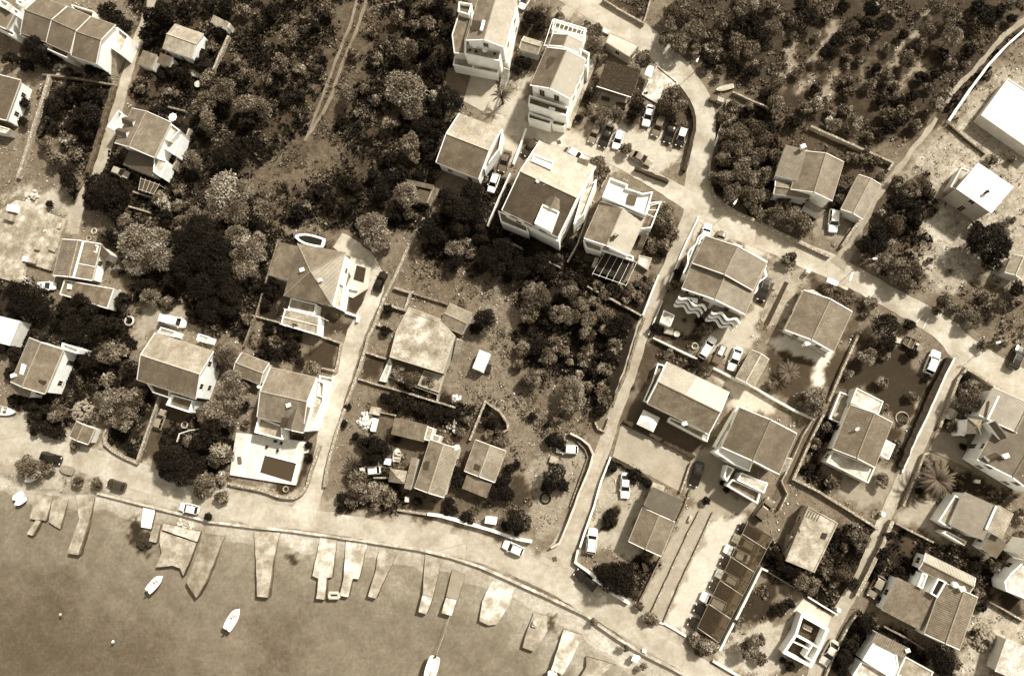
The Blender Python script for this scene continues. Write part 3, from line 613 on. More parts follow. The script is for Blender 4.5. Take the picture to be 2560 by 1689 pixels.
def tube(root, t, x, y, z, name='water_tank', r=.55, m=None, h=.9):
    p = W(t, x, y, z+h); mb = MB(); mb.lathe((p.x, p.y, z), [(r, 0), (r, h*.8), (r*.8, h), (.05, h+.1)], 14); return mb.build(name, m or WHITE, root, True)
def solar(root, t, q, z, rise=.5):
    A, B, C, D = WL(t, q, z); u = Vector((0, 0, rise)); mb = MB()
    for k in range(2):
        a0, a1 = A.lerp(B, k*.5+.02), A.lerp(B, k*.5+.48); d0, d1 = D.lerp(C, k*.5+.02), D.lerp(C, k*.5+.48); mb = MB()
        T = [a0+u, a1+u, d1, d0]; N = Vector((0, 0, -.09))
        mb.face(T, 0); mb.face([p+N for p in T[::-1]], 1)
        for i in range(4): mb.face([T[i]+N, T[(i+1) % 4]+N, T[(i+1) % 4], T[i]], 1)
        for p in (a0, a1): mb.bar((p.x, p.y, z-.4), p+u, .04, 1)
        mb.build('solar_panel', [glossy(.09, .2, 'collector_glass'), METAL], root)
def dish(root, t, x, y, z):
    p = W(t, x, y, z+.7); mb = MB(); mb.bar((p.x, p.y, z-.3), (p.x, p.y, z+.6), .035, 0, 5)
    ax = Vector((.3, -.6, .75)).normalized(); q = ax.to_track_quat('Z', 'Y'); R = []
    for r, d in ((.05, 0), (.25, .03), (.45, .11)): R.append([Vector((p.x, p.y, z+.65))+q @ Vector((math.cos(a*math.pi/7)*r, math.sin(a*math.pi/7)*r, d)) for a in range(14)])
    for a, b in zip(R, R[1:]):
        for i in range(14): mb.face([a[i], a[(i+1) % 14], b[(i+1) % 14], b[i]])
    mb.face(R[0]); mb.bar(R[0][0], Vector((p.x, p.y, z+.65))+ax*.5, .02); return mb.build('satellite_dish', mat(.7, .04, 3, .5), root)
def dormer(root, t, q, z, zr, tone=.2, wall=WHITE):
    """small gabled house on the roof: A-B along its ridge, opening gable on the A-D side"""
    c, u, v, L, Wd = rect(t, q, z); E = lambda a, b, z_: R3(c, u, v, a, b, z_); mb = MB()
    for s in (-1, 1): slope(mb, E(-L, s*Wd, z), E(L, s*Wd, z), E(L, 0, zr), E(-L, 0, zr), .1)
    wb = MB(); l, w = L-.05, Wd-.12
    for a, b in (((-l, -w), (l, -w)), ((l, w), (-l, w))): wb.face([E(a[0], a[1], z-2.2), E(b[0], b[1], z-2.2), E(b[0], b[1], z-.02), E(a[0], a[1], z-.02)])
    for s in (-l, l): wb.face([E(s, -w, z-2.2), E(s, w, z-2.2), E(s, w, z-.02), E(s, 0, zr-.15), E(s, -w, z-.02)])
    d = wb.build('dormer', wall, root); mb.build('dormer_roof', [roofmat(tone), WHITE], d)
    return d
def rail(root, t, pts, z, h=.9, step=.35, m=None, name='balustrade', closed=False):
    P = WL(t, pts, z+h); P = [Vector((p.x, p.y, z)) for p in P]; mb = MB()
    if closed: P.append(P[0])
    for a, b in zip(P, P[1:]):
        L = (b-a).length; n = max(1, int(L/step)); up = Vector((0, 0, h))
        mb.bar(a+up, b+up, .07); mb.bar(a+up*.08, b+up*.08, .05)
        for k in range(n+1): q = a.lerp(b, k/n); mb.bar(q, q+up, .04)
    return mb.build(name, m or WHITE, root)
def steps(root, t, a, b, width, z1, z0=0, n=None, m=None, name='staircase'):
    """flight from a (top) to b (bottom), plan pixels"""
    A, B = W(t, *a, z1), W(t, *b, z0); d = Vector((B.x-A.x, B.y-A.y)); L = d.length; n = n or max(3, int((z1-z0)/.19)); u = d.normalized(); mb = MB(); w = width/2
    for k in range(n):
        c = A.xy+u*(L*(k+.5)/n); mb.box(c, u, L/n/2-.002, w, z0, z1-(z1-z0)*(k+1)/n+.02)
    return mb.build(name, m or CONC, root)
def beams(root, t, q, z, n, name='beam', m=None, r=.06, posts=True):
    """pergola: beams from edge A-D to edge B-C, posts at the corners"""
    A, B, C, D = WL(t, q, z); m = m or WHITE
    for a, b in ((A, D), (B, C)):
        mb = MB(); mb.bar(a, b, r*1.3); mb.build('rail_beam', m, root)
    for k in range(n):
        f = k/(n-1); a, b = A.lerp(D, f), B.lerp(C, f); e = (b-a).normalized()*.25; mb = MB(); mb.bar(a-e+Vector((0, 0, .1)), b+e+Vector((0, 0, .1)), r); mb.build(name, m, root)
    if posts:
        for p in (A, B, C, D): mb = MB(); mb.bar((p.x, p.y, 0), p, r*1.2); mb.build('post', m, root)
def house(name, label, lm, t, q, cat='house', group=None): return bldg(name, label, lm, cat, cen(t, q), group)

# ------------------------------------------------------------------ garden walls, hedges
def wallrun(label, pts, h=.9, th=.4, m=None, name='garden_wall', cat='wall', jit=0.04, step=1.2, cap=None, group=None):
    """pts: (plan, x, y) of the top of the wall"""
    P = [W(t, x, y, h).xy for t, x, y in pts]; Q = []
    for a, b in zip(P, P[1:]):
        n = max(1, int((b-a).length/step)); Q += [a.lerp(b, k/n) for k in range(n)]
    Q.append(P[-1]); mb = MB(); R = []
    for i, c in enumerate(Q):
        d0 = (Q[i]-Q[max(i-1, 0)]) if i else (Q[1]-Q[0]); d1 = (Q[min(i+1, len(Q)-1)]-Q[i]) if i < len(Q)-1 else d0
        n0 = Vector((-d0.y, d0.x)).normalized(); n1 = Vector((-d1.y, d1.x)).normalized(); n = (n0+n1); n = n/max(n.length_squared/2, .6)
        w = th/2; zz = h+random.uniform(-jit, jit)
        R.append((c+n*(w+random.uniform(-jit, jit)), c-n*(w+random.uniform(-jit, jit)), zz))
    for (l0, r0, z0), (l1, r1, z1) in zip(R, R[1:]):
        mb.face([(r0.x, r0.y, z0), (r1.x, r1.y, z1), (l1.x, l1.y, z1), (l0.x, l0.y, z0)], 0)
        mb.face([(r0.x, r0.y, -.1), (r1.x, r1.y, -.1), (r1.x, r1.y, z1), (r0.x, r0.y, z0)], 1); mb.face([(l1.x, l1.y, -.1), (l0.x, l0.y, -.1), (l0.x, l0.y, z0), (l1.x, l1.y, z1)], 1)
    for (l, r, z) in (R[0], R[-1]): mb.face([(l.x, l.y, -.1), (r.x, r.y, -.1), (r.x, r.y, z), (l.x, l.y, z)], 1)
    m = m or STONEL
    return top_mesh(mb, name, [cap or m, m], label, cat, group)
# ================================================================== houses (plan pixels of the zoomed tiles, at eave height)
q3 = [(840, 195), (1065, 220), (905, 605), (672, 545)]
H = house('terraced_house', 'row of three stepped houses under one long dark tiled roof with white gable wall', 'terraced row', '00', [(215, 290), (610, 45), (1060, 215), (905, 600)])
gable(H, '00', [(345, -30), (612, 45), (450, 410), (215, 300)], 4.6, 1.5, .19, door=False)
gable(H, '00', [(605, 50), (835, 150), (672, 505), (452, 405)], 4.85, 1.5, .19, door=False)
gable(H, '00', [(835, 165), (1062, 218), (905, 610), (668, 505)], 5.1, 1.5, .19, door=False, win=False)
for q in ([(230, 285), (490, 380), (470, 450), (215, 350)], [(500, 400), (690, 470), (650, 560), (470, 480)], [(700, 500), (870, 560), (850, 600), (690, 545)]): flat(H, '00', q, 3.1, .9, CONCD, CREAM)
flat(H, '00', [(690, 65), (900, 130), (885, 190), (700, 110)], 3.0, .9, CONCD, CREAM)
steps(H, '00', (1060, 470), (1050, 735), 1.1, 3.0, .0, m=CONC); flat(H, '00', [(1105, 270), (1212, 352), (1140, 520), (1050, 460)], 3.0, .7, CONCL, WHITE)
H = house('house', 'house at the left edge with white roof terraces beside the terraced row', 'house with white roof terraces', '00', [(0, 0), (150, 0), (180, 340), (0, 240)])
gable(H, '00', [(60, -210), (-190, 190), (70, 265), (240, -90)], 5.0, 1.0, .2, door=False)
flat(H, '00', [(5, 185), (170, 330), (150, 360), (-30, 260)], 2.8, .9, CONC, WHITE); flat(H, '00', [(20, 0), (105, 45), (70, 95), (0, 60)], 6.2, .6, CONCL, WHITE); flat(H, '00', [(170, 0), (240, 25), (215, 65), (165, 40)], 6.2, .5, CONCL, WHITE); flat(H, '00', [(140, 80), (195, 115), (180, 165), (125, 130)], 6.2, .5, CONCL, WHITE)
q = [(1630, 230), (1885, 312), (1785, 545), (1500, 440)]
H = house('cottage', 'small white cottage with patched grey low-pitched roof', 'small white cottage', '00', q)
gable(H, '00', q, 3.5, .7, .42, ov=.2, verge=False, trim=WHITE); window(H, W('00', 1895, 410, 1.4), Vector((.5, 1)), Vector((.88, -.47)), 1.2, 1.6)
mono(H, '00', [(1490, 490), (1600, 530), (1580, 625), (1455, 580)], 2.6, 2.3, .17)
block(H, 'concrete_step', '00', [(1600, 610), (1800, 650), (1880, 700), (1830, 720), (1620, 640)], 0, .5, CONC)
q = [(1320, 470), (1460, 505), (1400, 640), (1280, 590)]
H = house('shed', 'flat grey shed beside the small white cottage', None, '00', q, 'shed'); mono(H, '00', q, 2.3, 2.1, .24)
q = [(1985, 140), (2130, 220), (2090, 270), (1950, 205)]
H = house('shed', 'little pale shed among dark trees right of the cottage', 'little pale shed', '00', q, 'shed'); mono(H, '00', q, 2.6, 2.2, .36, WHITE); block(H, 'water_tank', '00', [(2100, 195), (2140, 220), (2120, 260), (2080, 240)], 0, 2.0, CONCL)
q = [(1230, 1000), (1065, 1330), (1430, 1462), (1585, 1140)]
H = house('house', 'house with pale ribbed tile slope and two small dormers beside the stone-walled lane', 'house with two dormers', '00', q)
gable(H, '00', q, 4.8, 1.6, .22, bold=True)
dormer(H, '00', [(1235, 1120), (1140, 1060), (1165, 1170), (1270, 1180)], 5.7, 6.5, .1); dormer(H, '00', [(1180, 1220), (1085, 1170), (1100, 1270), (1205, 1280)], 5.7, 6.5, .1)
flat(H, '00', [(1125, 1040), (1160, 1070), (1090, 1230), (1020, 1190)], 3.2, .8, CONCL, WHITE); flat(H, '00', [(1590, 1150), (1685, 1220), (1590, 1320), (1510, 1285)], 3.6, .5, CONCL, WHITE); flat(H, '00', [(1695, 1255), (1620, 1440), (1530, 1380), (1570, 1300)], 2.9, .2, CONCL, WHITE)
mono(H, '00', [(1200, 1390), (1450, 1490), (1430, 1640), (1140, 1530)], 3.2, 2.9, .11); flat(H, '00', [(1440, 1460), (1560, 1500), (1500, 1650), (1430, 1600)], 3.0, .3, CONCL, WHITE)
H = bldg('pergola', 'flat slatted pergola below the house with two dormers', None, 'pergola', W('01', 1400, 150)); beams(H, '01', [(1310, 90), (1290, 190), (1430, 235), (1480, 150)], 2.3, 5, m=GREYW); block(H, 'shade_cloth', '01', [(1315, 92), (1475, 150), (1430, 230), (1292, 188)], 2.2, 2.24, mat(.09, .2, 1))
q = [(-250, 690), (-420, 1090), (50, 1110), (185, 775)]
H = house('house', 'dark roofed house cropped by the left edge below the terraced row', 'dark roofed house at the left edge', '00', [(0, 700), (180, 775), (60, 1090), (0, 1200)])
gable(H, '00', [(-190, 640), (-330, 1040), (50, 1120), (185, 775)], 3.6, .9, .14); flat(H, '00', [(-100, 1140), (100, 1200), (60, 1240), (-100, 1210)], 2.4, .2, CONCL, CREAM)
q = [(590, 630), (488, 980), (858, 1045), (925, 720)]
H = house('house', 'low house with ribbed brown tiles and a broad white ridge strip', 'low house with white ridge strip', '01', q)
gable(H, '01', q, 2.9, .9, .24, bold=True, trim=WHITE); A_, B_ = W('01', 775, 670, 3.85), W('01', 682, 1012, 3.85); mb = MB(); mb.bar(A_, B_, .2); mb.build('ridge_flashing', WHITE, H); mb = MB(); mb.bar(W('01', 735, 880, 3.5), W('01', 885, 910, 3.05), .08); mb.build('roof_flashing', WHITE, H)
flat(H, '01', [(800, 672), (915, 715), (900, 780), (770, 740)], 3.0, .1, CONC, WHITE); mono(H, '01', [(930, 680), (1010, 790), (985, 850), (895, 790)], 2.9, 2.6, .1)
q = [(600, 1030), (1065, 1112), (1000, 1300), (555, 1165)]
H = house('garage', 'flat roofed garage below the house with white ridge strip', None, '01', q, 'garage'); flat(H, '01', q, 2.5, .12, CONCD, CREAM)
H = house('concrete_platform', 'large stained concrete platform strewn with boxes at the left edge', 'stained concrete platform', '01', [(150, 290), (610, 470), (470, 940), (0, 1040)], 'platform'); block(H, 'slab', '01', [(-60, 420), (150, 290), (400, 330), (430, 400), (610, 470), (470, 945), (235, 870), (195, 1065), (-60, 1000)], -.1, .7, mat(.42, .28, .5, .9, 'stained_concrete', 'worn'))
q = [(-150, 1330), (187, 1412), (90, 1640), (-230, 1560)]
H = house('garage', 'bright white flat roof cut by the left edge', 'bright white flat roof', '01', q, 'garage'); flat(H, '01', q, 3.0, .05, mat(.72, .06, .5), CREAM)
q = [(268, -5), (100, 420), (412, 508), (592, 112)]
H = house('house', 'house with plain brown roof and tall white wall near the left edge above the shore', 'white walled house by the shore', '02', q)
gable(H, '02', q, 4.6, 1.3, .22); mono(H, '02', [(100, 375), (300, 430), (280, 560), (85, 505)], 3.8, 3.4, .2, WHITE, win=True); flat(H, '02', [(600, 50), (757, 108), (735, 150), (590, 105)], 3.6, .7, CONCL, WHITE); block(H, 'roof_light', '02', [(200, 240), (245, 255), (215, 345), (180, 330)], 5.1, 5.5, WHITE); chimney(H, '02', 115, 350, 4.5, .75); block(H, 'skylight', '02', [(355, 385), (425, 400), (405, 430), (345, 410)], 4.95, 5.2, mat(.06, .1, 1))
q = [(1410, -30), (1990, 105), (1812, 592), (1305, 372)]
H = house('house', 'large house with one bright and one dark roof slope and curved white side wall', 'large half-lit roofed house', '02', q)
gable(H, '02', q, 5.2, 1.7, .36, door=False, shade_tone=.19); flat(H, '02', [(1615, 530), (1815, 585), (1780, 695), (1565, 625)], 2.7, .9, CONCD, WHITE); flat(H, '02', [(1370, 405), (1600, 475), (1590, 560), (1440, 510)], 2.7, .8, CONCD, WHITE); flat(H, '01', [(1500, 1470), (1640, 1510), (1620, 1560), (1470, 1520)], 2.6, .3, CONC, WHITE); flat(H, '01', [(1850, 1530), (1950, 1560), (1930, 1620), (1830, 1590)], 2.6, .3, CONCL, WHITE)  # sunlight put into the roof tones: upper slope lit, lower slope shaded
q = [(2240, 145), (2490, 225), (2425, 445), (2165, 325)]
H = house('shed', 'gabled brown shed left of the house with pool', 'gabled brown shed', '02', q, 'shed'); gable(H, '02', q, 2.8, .7, .25, CREAM, win=False)
q = [(125, 272), (562, 372), (445, 830), (20, 735)]
H = house('house', 'white house with stepped brown roofs above the swimming pool terrace', 'pool house', '12', q)
gable(H, '12', q, 4.8, 1.5, .26, door=False); gable(H, '12', [(330, 590), (255, 838), (440, 882), (500, 650)], 4.95, 1.0, .15, bold=True, door=False, win=False)
flat(H, '12', [(40, 735), (255, 820), (265, 945), (5, 880)], 2.6, .9, CONC, WHITE); flat(H, '12', [(560, 380), (650, 420), (640, 590), (535, 860), (440, 872), (485, 650)], 2.7, .9, CONCL, WHITE); flat(H, '12', [(600, 350), (735, 380), (640, 560), (580, 540)], 2.6, .6, CONCL, WHITE); chimney(H, '12', 300, 625, 5.2, .7); dish(H, '12', 30, 450, 4.9)
block(H, 'awning_box', '12', [(245, 735), (300, 745), (260, 840), (215, 830)], 4.9, 5.3, mat(.07, .2, 1))
q = [(385, 690), (832, 775), (706, 1268), (255, 1180)]
H = house('house', 'house with a pyramid roof and white framed terrace right of the dark tree belt', 'pyramid roofed house', '11', q)
hip(H, '11', q, 5.0, 2.0, .2, tones=[.22, .22, .2, .2], door=False); mono(H, '11', [(420, 700), (290, 1030), (120, 985), (195, 700)], 4.9, 4.3, .22, WHITE)  # top and right roof sides toned paler as if sunlit
flat(H, '11', [(325, 1200), (560, 1255), (545, 1350), (300, 1300)], 2.9, .15, CONC, WHITE); flat(H, '11', [(270, 1300), (590, 1370), (580, 1545), (232, 1442)], 2.6, .1, CONC, WHITE); beams(H, '11', [(270, 1300), (590, 1370), (580, 1545), (232, 1442)], 4.7, 3, posts=True); flat(H, '11', [(760, 1050), (830, 1085), (790, 1310), (705, 1270)], 2.8, .5, CONCL, WHITE)
chimney(H, '11', 425, 935, 5.7, .75); chimney(H, '11', 590, 1030, 5.7, .6)
q = [(880, 815), (1005, 850), (1065, 925), (1040, 1110), (900, 1198), (830, 1175), (835, 1100), (880, 1000), (850, 930)]
H = house('patio', 'white curved patio with planted beds beside the pyramid roofed house', None, '11', q, 'patio'); block(H, 'paving_slab', '11', q, -.1, .35, PAVEL); P_ = WL('11', [(880, 815), (1005, 850), (1065, 925), (1040, 1110)], .9)
block(H, 'planter_bed', '11', [(935, 895), (1020, 920), (998, 1055), (905, 1025)], .35, .45, mat(.05, .4, 2)); block(H, 'planter_wall', '11', [(850, 1090), (945, 1110), (940, 1130), (850, 1110)], .3, 1.0, WHITE)
q = [(2080, -90), (1962, 370), (2290, 445), (2440, -40)]
H = house('house', 'tall house at the top edge with solar heater and furnished white balcony', 'tall top house', '10', q)
gable(H, '10', q, 8.2, 1.3, .25, door=False, trim=WHITE); flat(H, '10', [(1950, 385), (2290, 455), (2265, 590), (1945, 525)], 5.4, .9, CONCL, WHITE); flat(H, '10', [(1880, 140), (2000, 175), (1945, 370), (1940, 510), (1840, 500), (1820, 330)], 4.6, .25, CONCD, CREAM); flat(H, '10', [(1890, 40), (2010, 60), (1980, 160), (1880, 130)], 5.0, .8, CONCD, WHITE); flat(H, '10', [(1845, 525), (2265, 610), (2245, 690), (1830, 610)], 2.7, .2, CONC, WHITE); rail(H, '10', [(1845, 600), (2010, 635), (2020, 590), (2110, 600)], 2.7)
solar(H, '10', [(2010, 195), (2090, 205), (2085, 290), (2000, 275)], 8.9, .3); mb = MB(); a, b = W('10', 2115, 195, 9.6), W('10', 2090, 285, 9.6); mb.bar(a, b, .32, 0, 10); mb.build('water_tank', WHITE, H)
steps(H, '10', (2325, 630), (2280, 830), 1.2, 2.9, 0, m=CONCL); block(H, 'wall_buttress', '10', [(2330, 250), (2400, 270), (2340, 590), (2290, 570)], 0, 2.9, WHITE, CONCL)
q = [(1890, 1045), (2270, 1210), (2080, 1655), (1668, 1515)]
H = house('house', 'house with bright upper slope and dark lower slope left of the parked cars lane', 'bright and dark roofed house', '10', q)
gable(H, '10', q, 4.0, 1.6, .38, trim=WHITE, shade_tone=.19); flat(H, '10', [(2040, 1130), (2295, 1225), (2265, 1400), (2190, 1500), (2120, 1590), (2140, 1450), (2240, 1240)], 2.6, .8, CONCD, WHITE)  # lit and shaded tone of one roof, split at the ridge
q = [(330, 425), (168, 797), (536, 912), (682, 575)]
H = house('house', 'tall white house with rooftop pergola and two balconies facing the lane', 'tall white pergola house', '20', q)
gable(H, '20', q, 8.4, 1.3, .17, door=False, win=False, trim=WHITE); gable(H, '20', [(385, 312), (345, 425), (610, 490), (648, 385)], 8.0, .9, .19, door=False, win=False, trim=WHITE)
beams(H, '20', [(375, 195), (300, 420), (610, 480), (690, 295)], 7.4, 9, r=.07, posts=False); flat(H, '20', [(390, 200), (690, 290), (660, 360), (370, 300)], 6.0, .9, CONCL, WHITE)
flat(H, '20', [(165, 905), (532, 1020), (505, 1095), (152, 985)], 5.0, .9, CONCD, WHITE); flat(H, '20', [(158, 1060), (372, 1130), (355, 1175), (150, 1115)], 2.6, .8, CONCD, WHITE); flat(H, '20', [(380, 1110), (500, 1140), (490, 1185), (370, 1160)], 2.5, .2, CONCD, WHITE)
solar(H, '20', [(345, 530), (425, 545), (385, 645), (315, 630)], 9.1, .25)
c_, u_, v_, L_, W_ = rect('20', q, 8.4)
for k in (-.45, .3): p = R3(c_, u_, v_, L_-.29, k*W_, 5.3); window(H, p, v_, u_, 1.1, 2.2, True)
for k in (-.7, -.2, .4): 
    p = R3(c_, u_, v_, k*L_, W_-.24, 3.6); window(H, p, u_, v_)
    p = R3(c_, u_, v_, k*L_, W_-.24, 6.3); window(H, p, u_, v_)
block(H, 'terrace_table', '20', [(345, 990), (400, 1005), (385, 1040), (335, 1025)], 5.0, 5.75, WHITE)
flat(H, '20', [(640, 470), (720, 510), (700, 640), (620, 590)], 5.2, .7, CONC, WHITE); block(H, 'side_path', '20', [(700, 540), (790, 560), (540, 1200), (500, 1180)], -.1, .25, CONC)
q = [(110, 340), (288, 395), (245, 505), (72, 450)]
H = house('shed', 'small shed with pale upper slope left of the pergola house', 'small two-slope shed', '20', q, 'shed'); gable(H, '20', q, 2.9, .6, .4, CREAM, win=False)
q = [(910, 300), (1180, 420), (1090, 530), (872, 395)]
H = house('garage', 'pale flat roofed garage beside the upper road', 'flat roadside garage', '20', q, 'garage'); flat(H, '20', q, 2.7, .05, mat(.5, .08, .5), GREYW, win=True); block(H, 'pale_ramp', '20', [(845, 255), (920, 290), (895, 320), (830, 290)], -.1, .5, CONCL)
q = [(880, 565), (1200, 660), (1110, 895), (785, 800)]
H = house('reed_hut', 'open hut with dark reed thatch beside the terraced yard', 'reed thatched hut', '20', q, 'hut'); mono(H, '20', q, 2.9, 2.5, .1, None, m=mat(.085, .5, 3, .95, 'reed', 'stone'), name='thatched_roof')
for x, y in ((800, 800), (1095, 885), (1190, 670), (885, 580)): p = W('20', x, y, 2.5); mb = MB(); mb.bar((p.x, p.y, 0), (p.x, p.y, 2.5), .08); mb.build('post', WOOD, H)
mb = MB(); mb.bar(W('20', 785, 803, 2.5), W('20', 1105, 905, 2.5), .09); mb.build('gutter', WHITE, H)
H = house('paved_pad', 'bright kerbed concrete pad beside the bend in the road', 'bright kerbed pad', '20', [(1350, 600), (1540, 750), (1340, 950), (1210, 870)], 'pad'); block(H, 'slab', '20', [(1350, 605), (1535, 755), (1510, 800), (1420, 830), (1350, 945), (1215, 870), (1280, 780), (1260, 740)], -.1, .12, mat(.58, .2, .35, .9, 'stained_pale_concrete', 'worn'))
for a in ([(1350, 605), (1535, 755), (1535, 790)], [(1350, 605), (1240, 820), (1210, 870), (1350, 950)]): mb = MB(); P_ = WL('20', a, .5); [mb.bar((x.x, x.y, .2), (y.x, y.y, .2), .2) for x, y in zip(P_, P_[1:])]; mb.build('kerb', CONCL, H)
q = [(272, -250), (765, -25), (445, 640), (-110, 375)]
H = house('house', 'biggest house with a dormer terrace set in its wide dark roof', 'biggest dark roofed house', '21', q)
c_, u_, v_, L_, W_ = gable(H, '21', q, 8.0, 1.9, .38, door=False, trim=WHITE, shade_tone=.105)  # sunward slope painted pale, far slope painted dark for its shade
for k in (-.62, -.1, .42): 
    p = R3(c_, u_, v_, k*L_, W_-.24, 5.9); window(H, p, u_, v_, 1.6, 1.4)
flat(H, '21', [(160, 490), (448, 640), (438, 690), (155, 545)], 5.2, .8, CONC, WHITE); flat(H, '21', [(-125, 400), (125, 500), (160, 610), (-100, 505)], 3.4, .8, PAVE, WHITE); flat(H, '21', [(158, 535), (442, 682), (435, 715), (152, 575)], 2.6, .5, CONC, WHITE)
flat(H, '21', [(650, 245), (790, 110), (670, 430), (570, 530)], 5.2, .8, CONCL, WHITE, win=True)
dormer(H, '21', [(345, 262), (288, 335), (440, 405), (455, 292)], 9.2, 10.1, .2); flat(H, '21', [(285, 335), (440, 405), (365, 590), (210, 510)], 9.3, .4, CREAM, WHITE, z0=7.5)
block(H, 'skylight', '21', [(400, 140), (420, 150), (405, 185), (385, 175)], 9.0, 9.3, mat(.1, .1, 1)); block(H, 'roof_hatch', '21', [(335, 165), (370, 180), (360, 200), (325, 185)], 8.9, 9.3, CONCL); dish(H, '21', 240, 105, 9.4); chimney(H, '21', 300, 150, 9.0, .4, .25, .7)
flat(H, '20', [(205, 1435), (390, 1510), (360, 1580), (180, 1500)], 9.2, .3, mat(.8, .03, .5), WHITE, z0=7.5); mono(H, '20', [(640, 1465), (720, 1500), (680, 1590), (560, 1560)], 8.4, 8.0, .22, WHITE, bold=True)
q = [(835, 295), (658, 652), (1092, 802), (1218, 468)]
H = house('house', 'house with bright white roof terrace, outside stairs and dark shade-net pergola', 'white roof terrace house', '21', q)
gable(H, '21', q, 5.6, .9, .24, trim=WHITE, door=False); flat(H, '21', [(910, 95), (1075, 160), (1060, 190), (1210, 240), (1305, 225), (1240, 440), (838, 272)], 6.2, .7, mat(.72, .05, .5), WHITE, win=True)
block(H, 'roof_hatch', '21', [(1080, 235), (1165, 250), (1140, 335), (1060, 320)], 6.25, 6.6, mat(.13, .15, 1)); flat(H, '21', [(1250, 330), (1385, 315), (1290, 560), (1180, 570)], 3.6, .8, CONCD, WHITE); beams(H, '21', [(1280, 345), (1380, 320), (1320, 450), (1250, 420)], 6.2, 3)
steps(H, '21', (1245, 590), (1180, 740), 1.1, 3.4, 0, m=CONC); flat(H, '21', [(660, 665), (835, 690), (830, 780), (690, 740)], 3.2, .3, CONC, WHITE); flat(H, '21', [(840, 700), (1130, 820), (1120, 860), (830, 760)], 3.0, .5, CONC, WHITE); chimney(H, '21', 970, 595, 6.6, .45); flat(H, '21', [(1180, 800), (1300, 830), (1260, 940), (1165, 880)], 1.0, .1, CONCL, GREYW)
H = bldg('pergola', 'black shade-net pergola with white beams below the white roof terrace house', 'black net pergola', 'pergola', W('21', 970, 920)); beams(H, '21', [(870, 765), (750, 970), (1060, 1080), (1160, 865)], 2.7, 6, m=WHITE, r=.03); block(H, 'shade_cloth', '21', [(860, 770), (1130, 860), (1040, 1040), (780, 950)], 2.55, 2.6, mat(.022, .3, 1))
q = [(1790, 622), (1580, 1112), (2160, 1350), (2370, 868)]
H = house('house', 'house with ribbed tile roofs on two levels and wavy white balconies', 'wavy balcony house', '21', q)
gable(H, '21', q, 6.6, 1.5, .22, bold=True, trim=WHITE, door=False); gable(H, '21', [(1790, 622), (1685, 880), (2225, 1125), (2370, 868)], 7.2, 1.6, .21, bold=True, win=False, door=False, z0=6.3, trim=CREAM)
flat(H, '21', [(2060, 690), (2140, 720), (2080, 890), (1985, 870)], 7.9, .1, CONCL, CREAM, z0=6)
def wavy(a, b, z, depth):
    A, B = W('21', *a, z), W('21', *b, z); u = (B-A); L = u.length; u.normalize(); n = Vector((u.y, -u.x, 0))
    if n.y > 0: n = -n
    F = lambda s, e=0: A+u*(L*s)+n*(depth+e+.34*math.sin(s*4*math.pi+.6)); N = 36; mb = MB(); P = [F(k/N, -.1) for k in range(N+1)]
    mb.prism([A]+P+[B], z-.18, z, 1, 0); mb.build('balcony_floor', [WHITE, CONCD], H); pb = MB()
    for k in range(N):
        i0, i1, o0, o1 = F(k/N, -.17), F((k+1)/N, -.17), F(k/N, .17), F((k+1)/N, .17); zt = Vector((0, 0, .75)); zb_ = Vector((0, 0, -.2))
        pb.face([i0+zt, i1+zt, o1+zt, o0+zt]); pb.face([o0+zb_, o1+zb_, o1+zt, o0+zt]); pb.face([i1+zb_, i0+zb_, i0+zt, i1+zt])
    pb.build('wavy_parapet', WHITE, H)
wavy((1575, 1125), (1835, 1245), 5.2, 1.35); wavy((1570, 1130), (1815, 1250), 3.7, 1.95); wavy((1565, 1140), (1800, 1255), 2.2, 2.55)
wavy((1875, 1260), (2140, 1370), 5.2, 1.35); wavy((1865, 1265), (2120, 1375), 3.7, 1.95); wavy((1855, 1270), (2100, 1385), 2.2, 2.55)
def wavy_side(pts, z):
    P = WL('21', pts, z+.6); mb = MB(); Q = []
    for a, b in zip(P, P[1:]): Q += [a.lerp(b, k/6) for k in range(6)]
    Q.append(P[-1]); n = Vector((Q[-1].y-Q[0].y, -(Q[-1].x-Q[0].x), 0)).normalized()
    Q = [p+n*(.22*math.sin(i*.75)) for i, p in enumerate(Q)]
    for a, b in zip(Q, Q[1:]):
        for dz in (-.35, .25): mb.bar(a+Vector((0, 0, dz)), b+Vector((0, 0, dz)), .15)
    mb.build('wavy_parapet', WHITE, H)
wavy_side([(1770, 610), (1700, 690), (1640, 800), (1600, 970)], 5.2); wavy_side([(2360, 900), (2350, 990), (2280, 1090), (2230, 1180)], 5.2); flat(H, '21', [(1770, 625), (1700, 690), (1590, 980), (1620, 1000)], 5.0, .1, CONC, WHITE)
chimney(H, '21', 2010, 920, 7.4, .8); 
H = house('garage', 'white flat roofed hut beside the lane and the wavy balcony house', None, '21', [(1410, 1310), (1510, 1360), (1470, 1460), (1375, 1420)], 'hut'); flat(H, '21', [(1410, 1310), (1512, 1360), (1470, 1462), (1372, 1420)], 2.2, .08, CONCL, WHITE)
q = [(335, 1120), (160, 1492), (605, 1705), (778, 1330)]
H = house('house', 'house with evenly ribbed tile roof in a pale yard', 'ribbed tile roofed house', '31', q)
gable(H, '31', q, 3.2, 1.4, .22, bold=True, trim=WHITE); block(H, 'porch_slab', '31', [(300, 1130), (420, 1120), (500, 1170), (340, 1160)], 0, 2.6, CONCL); chimney(H, '32', 370, 50, 3.0, .8)
block(H, 'porch_step', '31', [(100, 1490), (160, 1500), (560, 1700), (540, 1740)], -.1, .35, CONCL)
q = [(2225, 115), (2075, 372), (2245, 458), (2385, 195)]
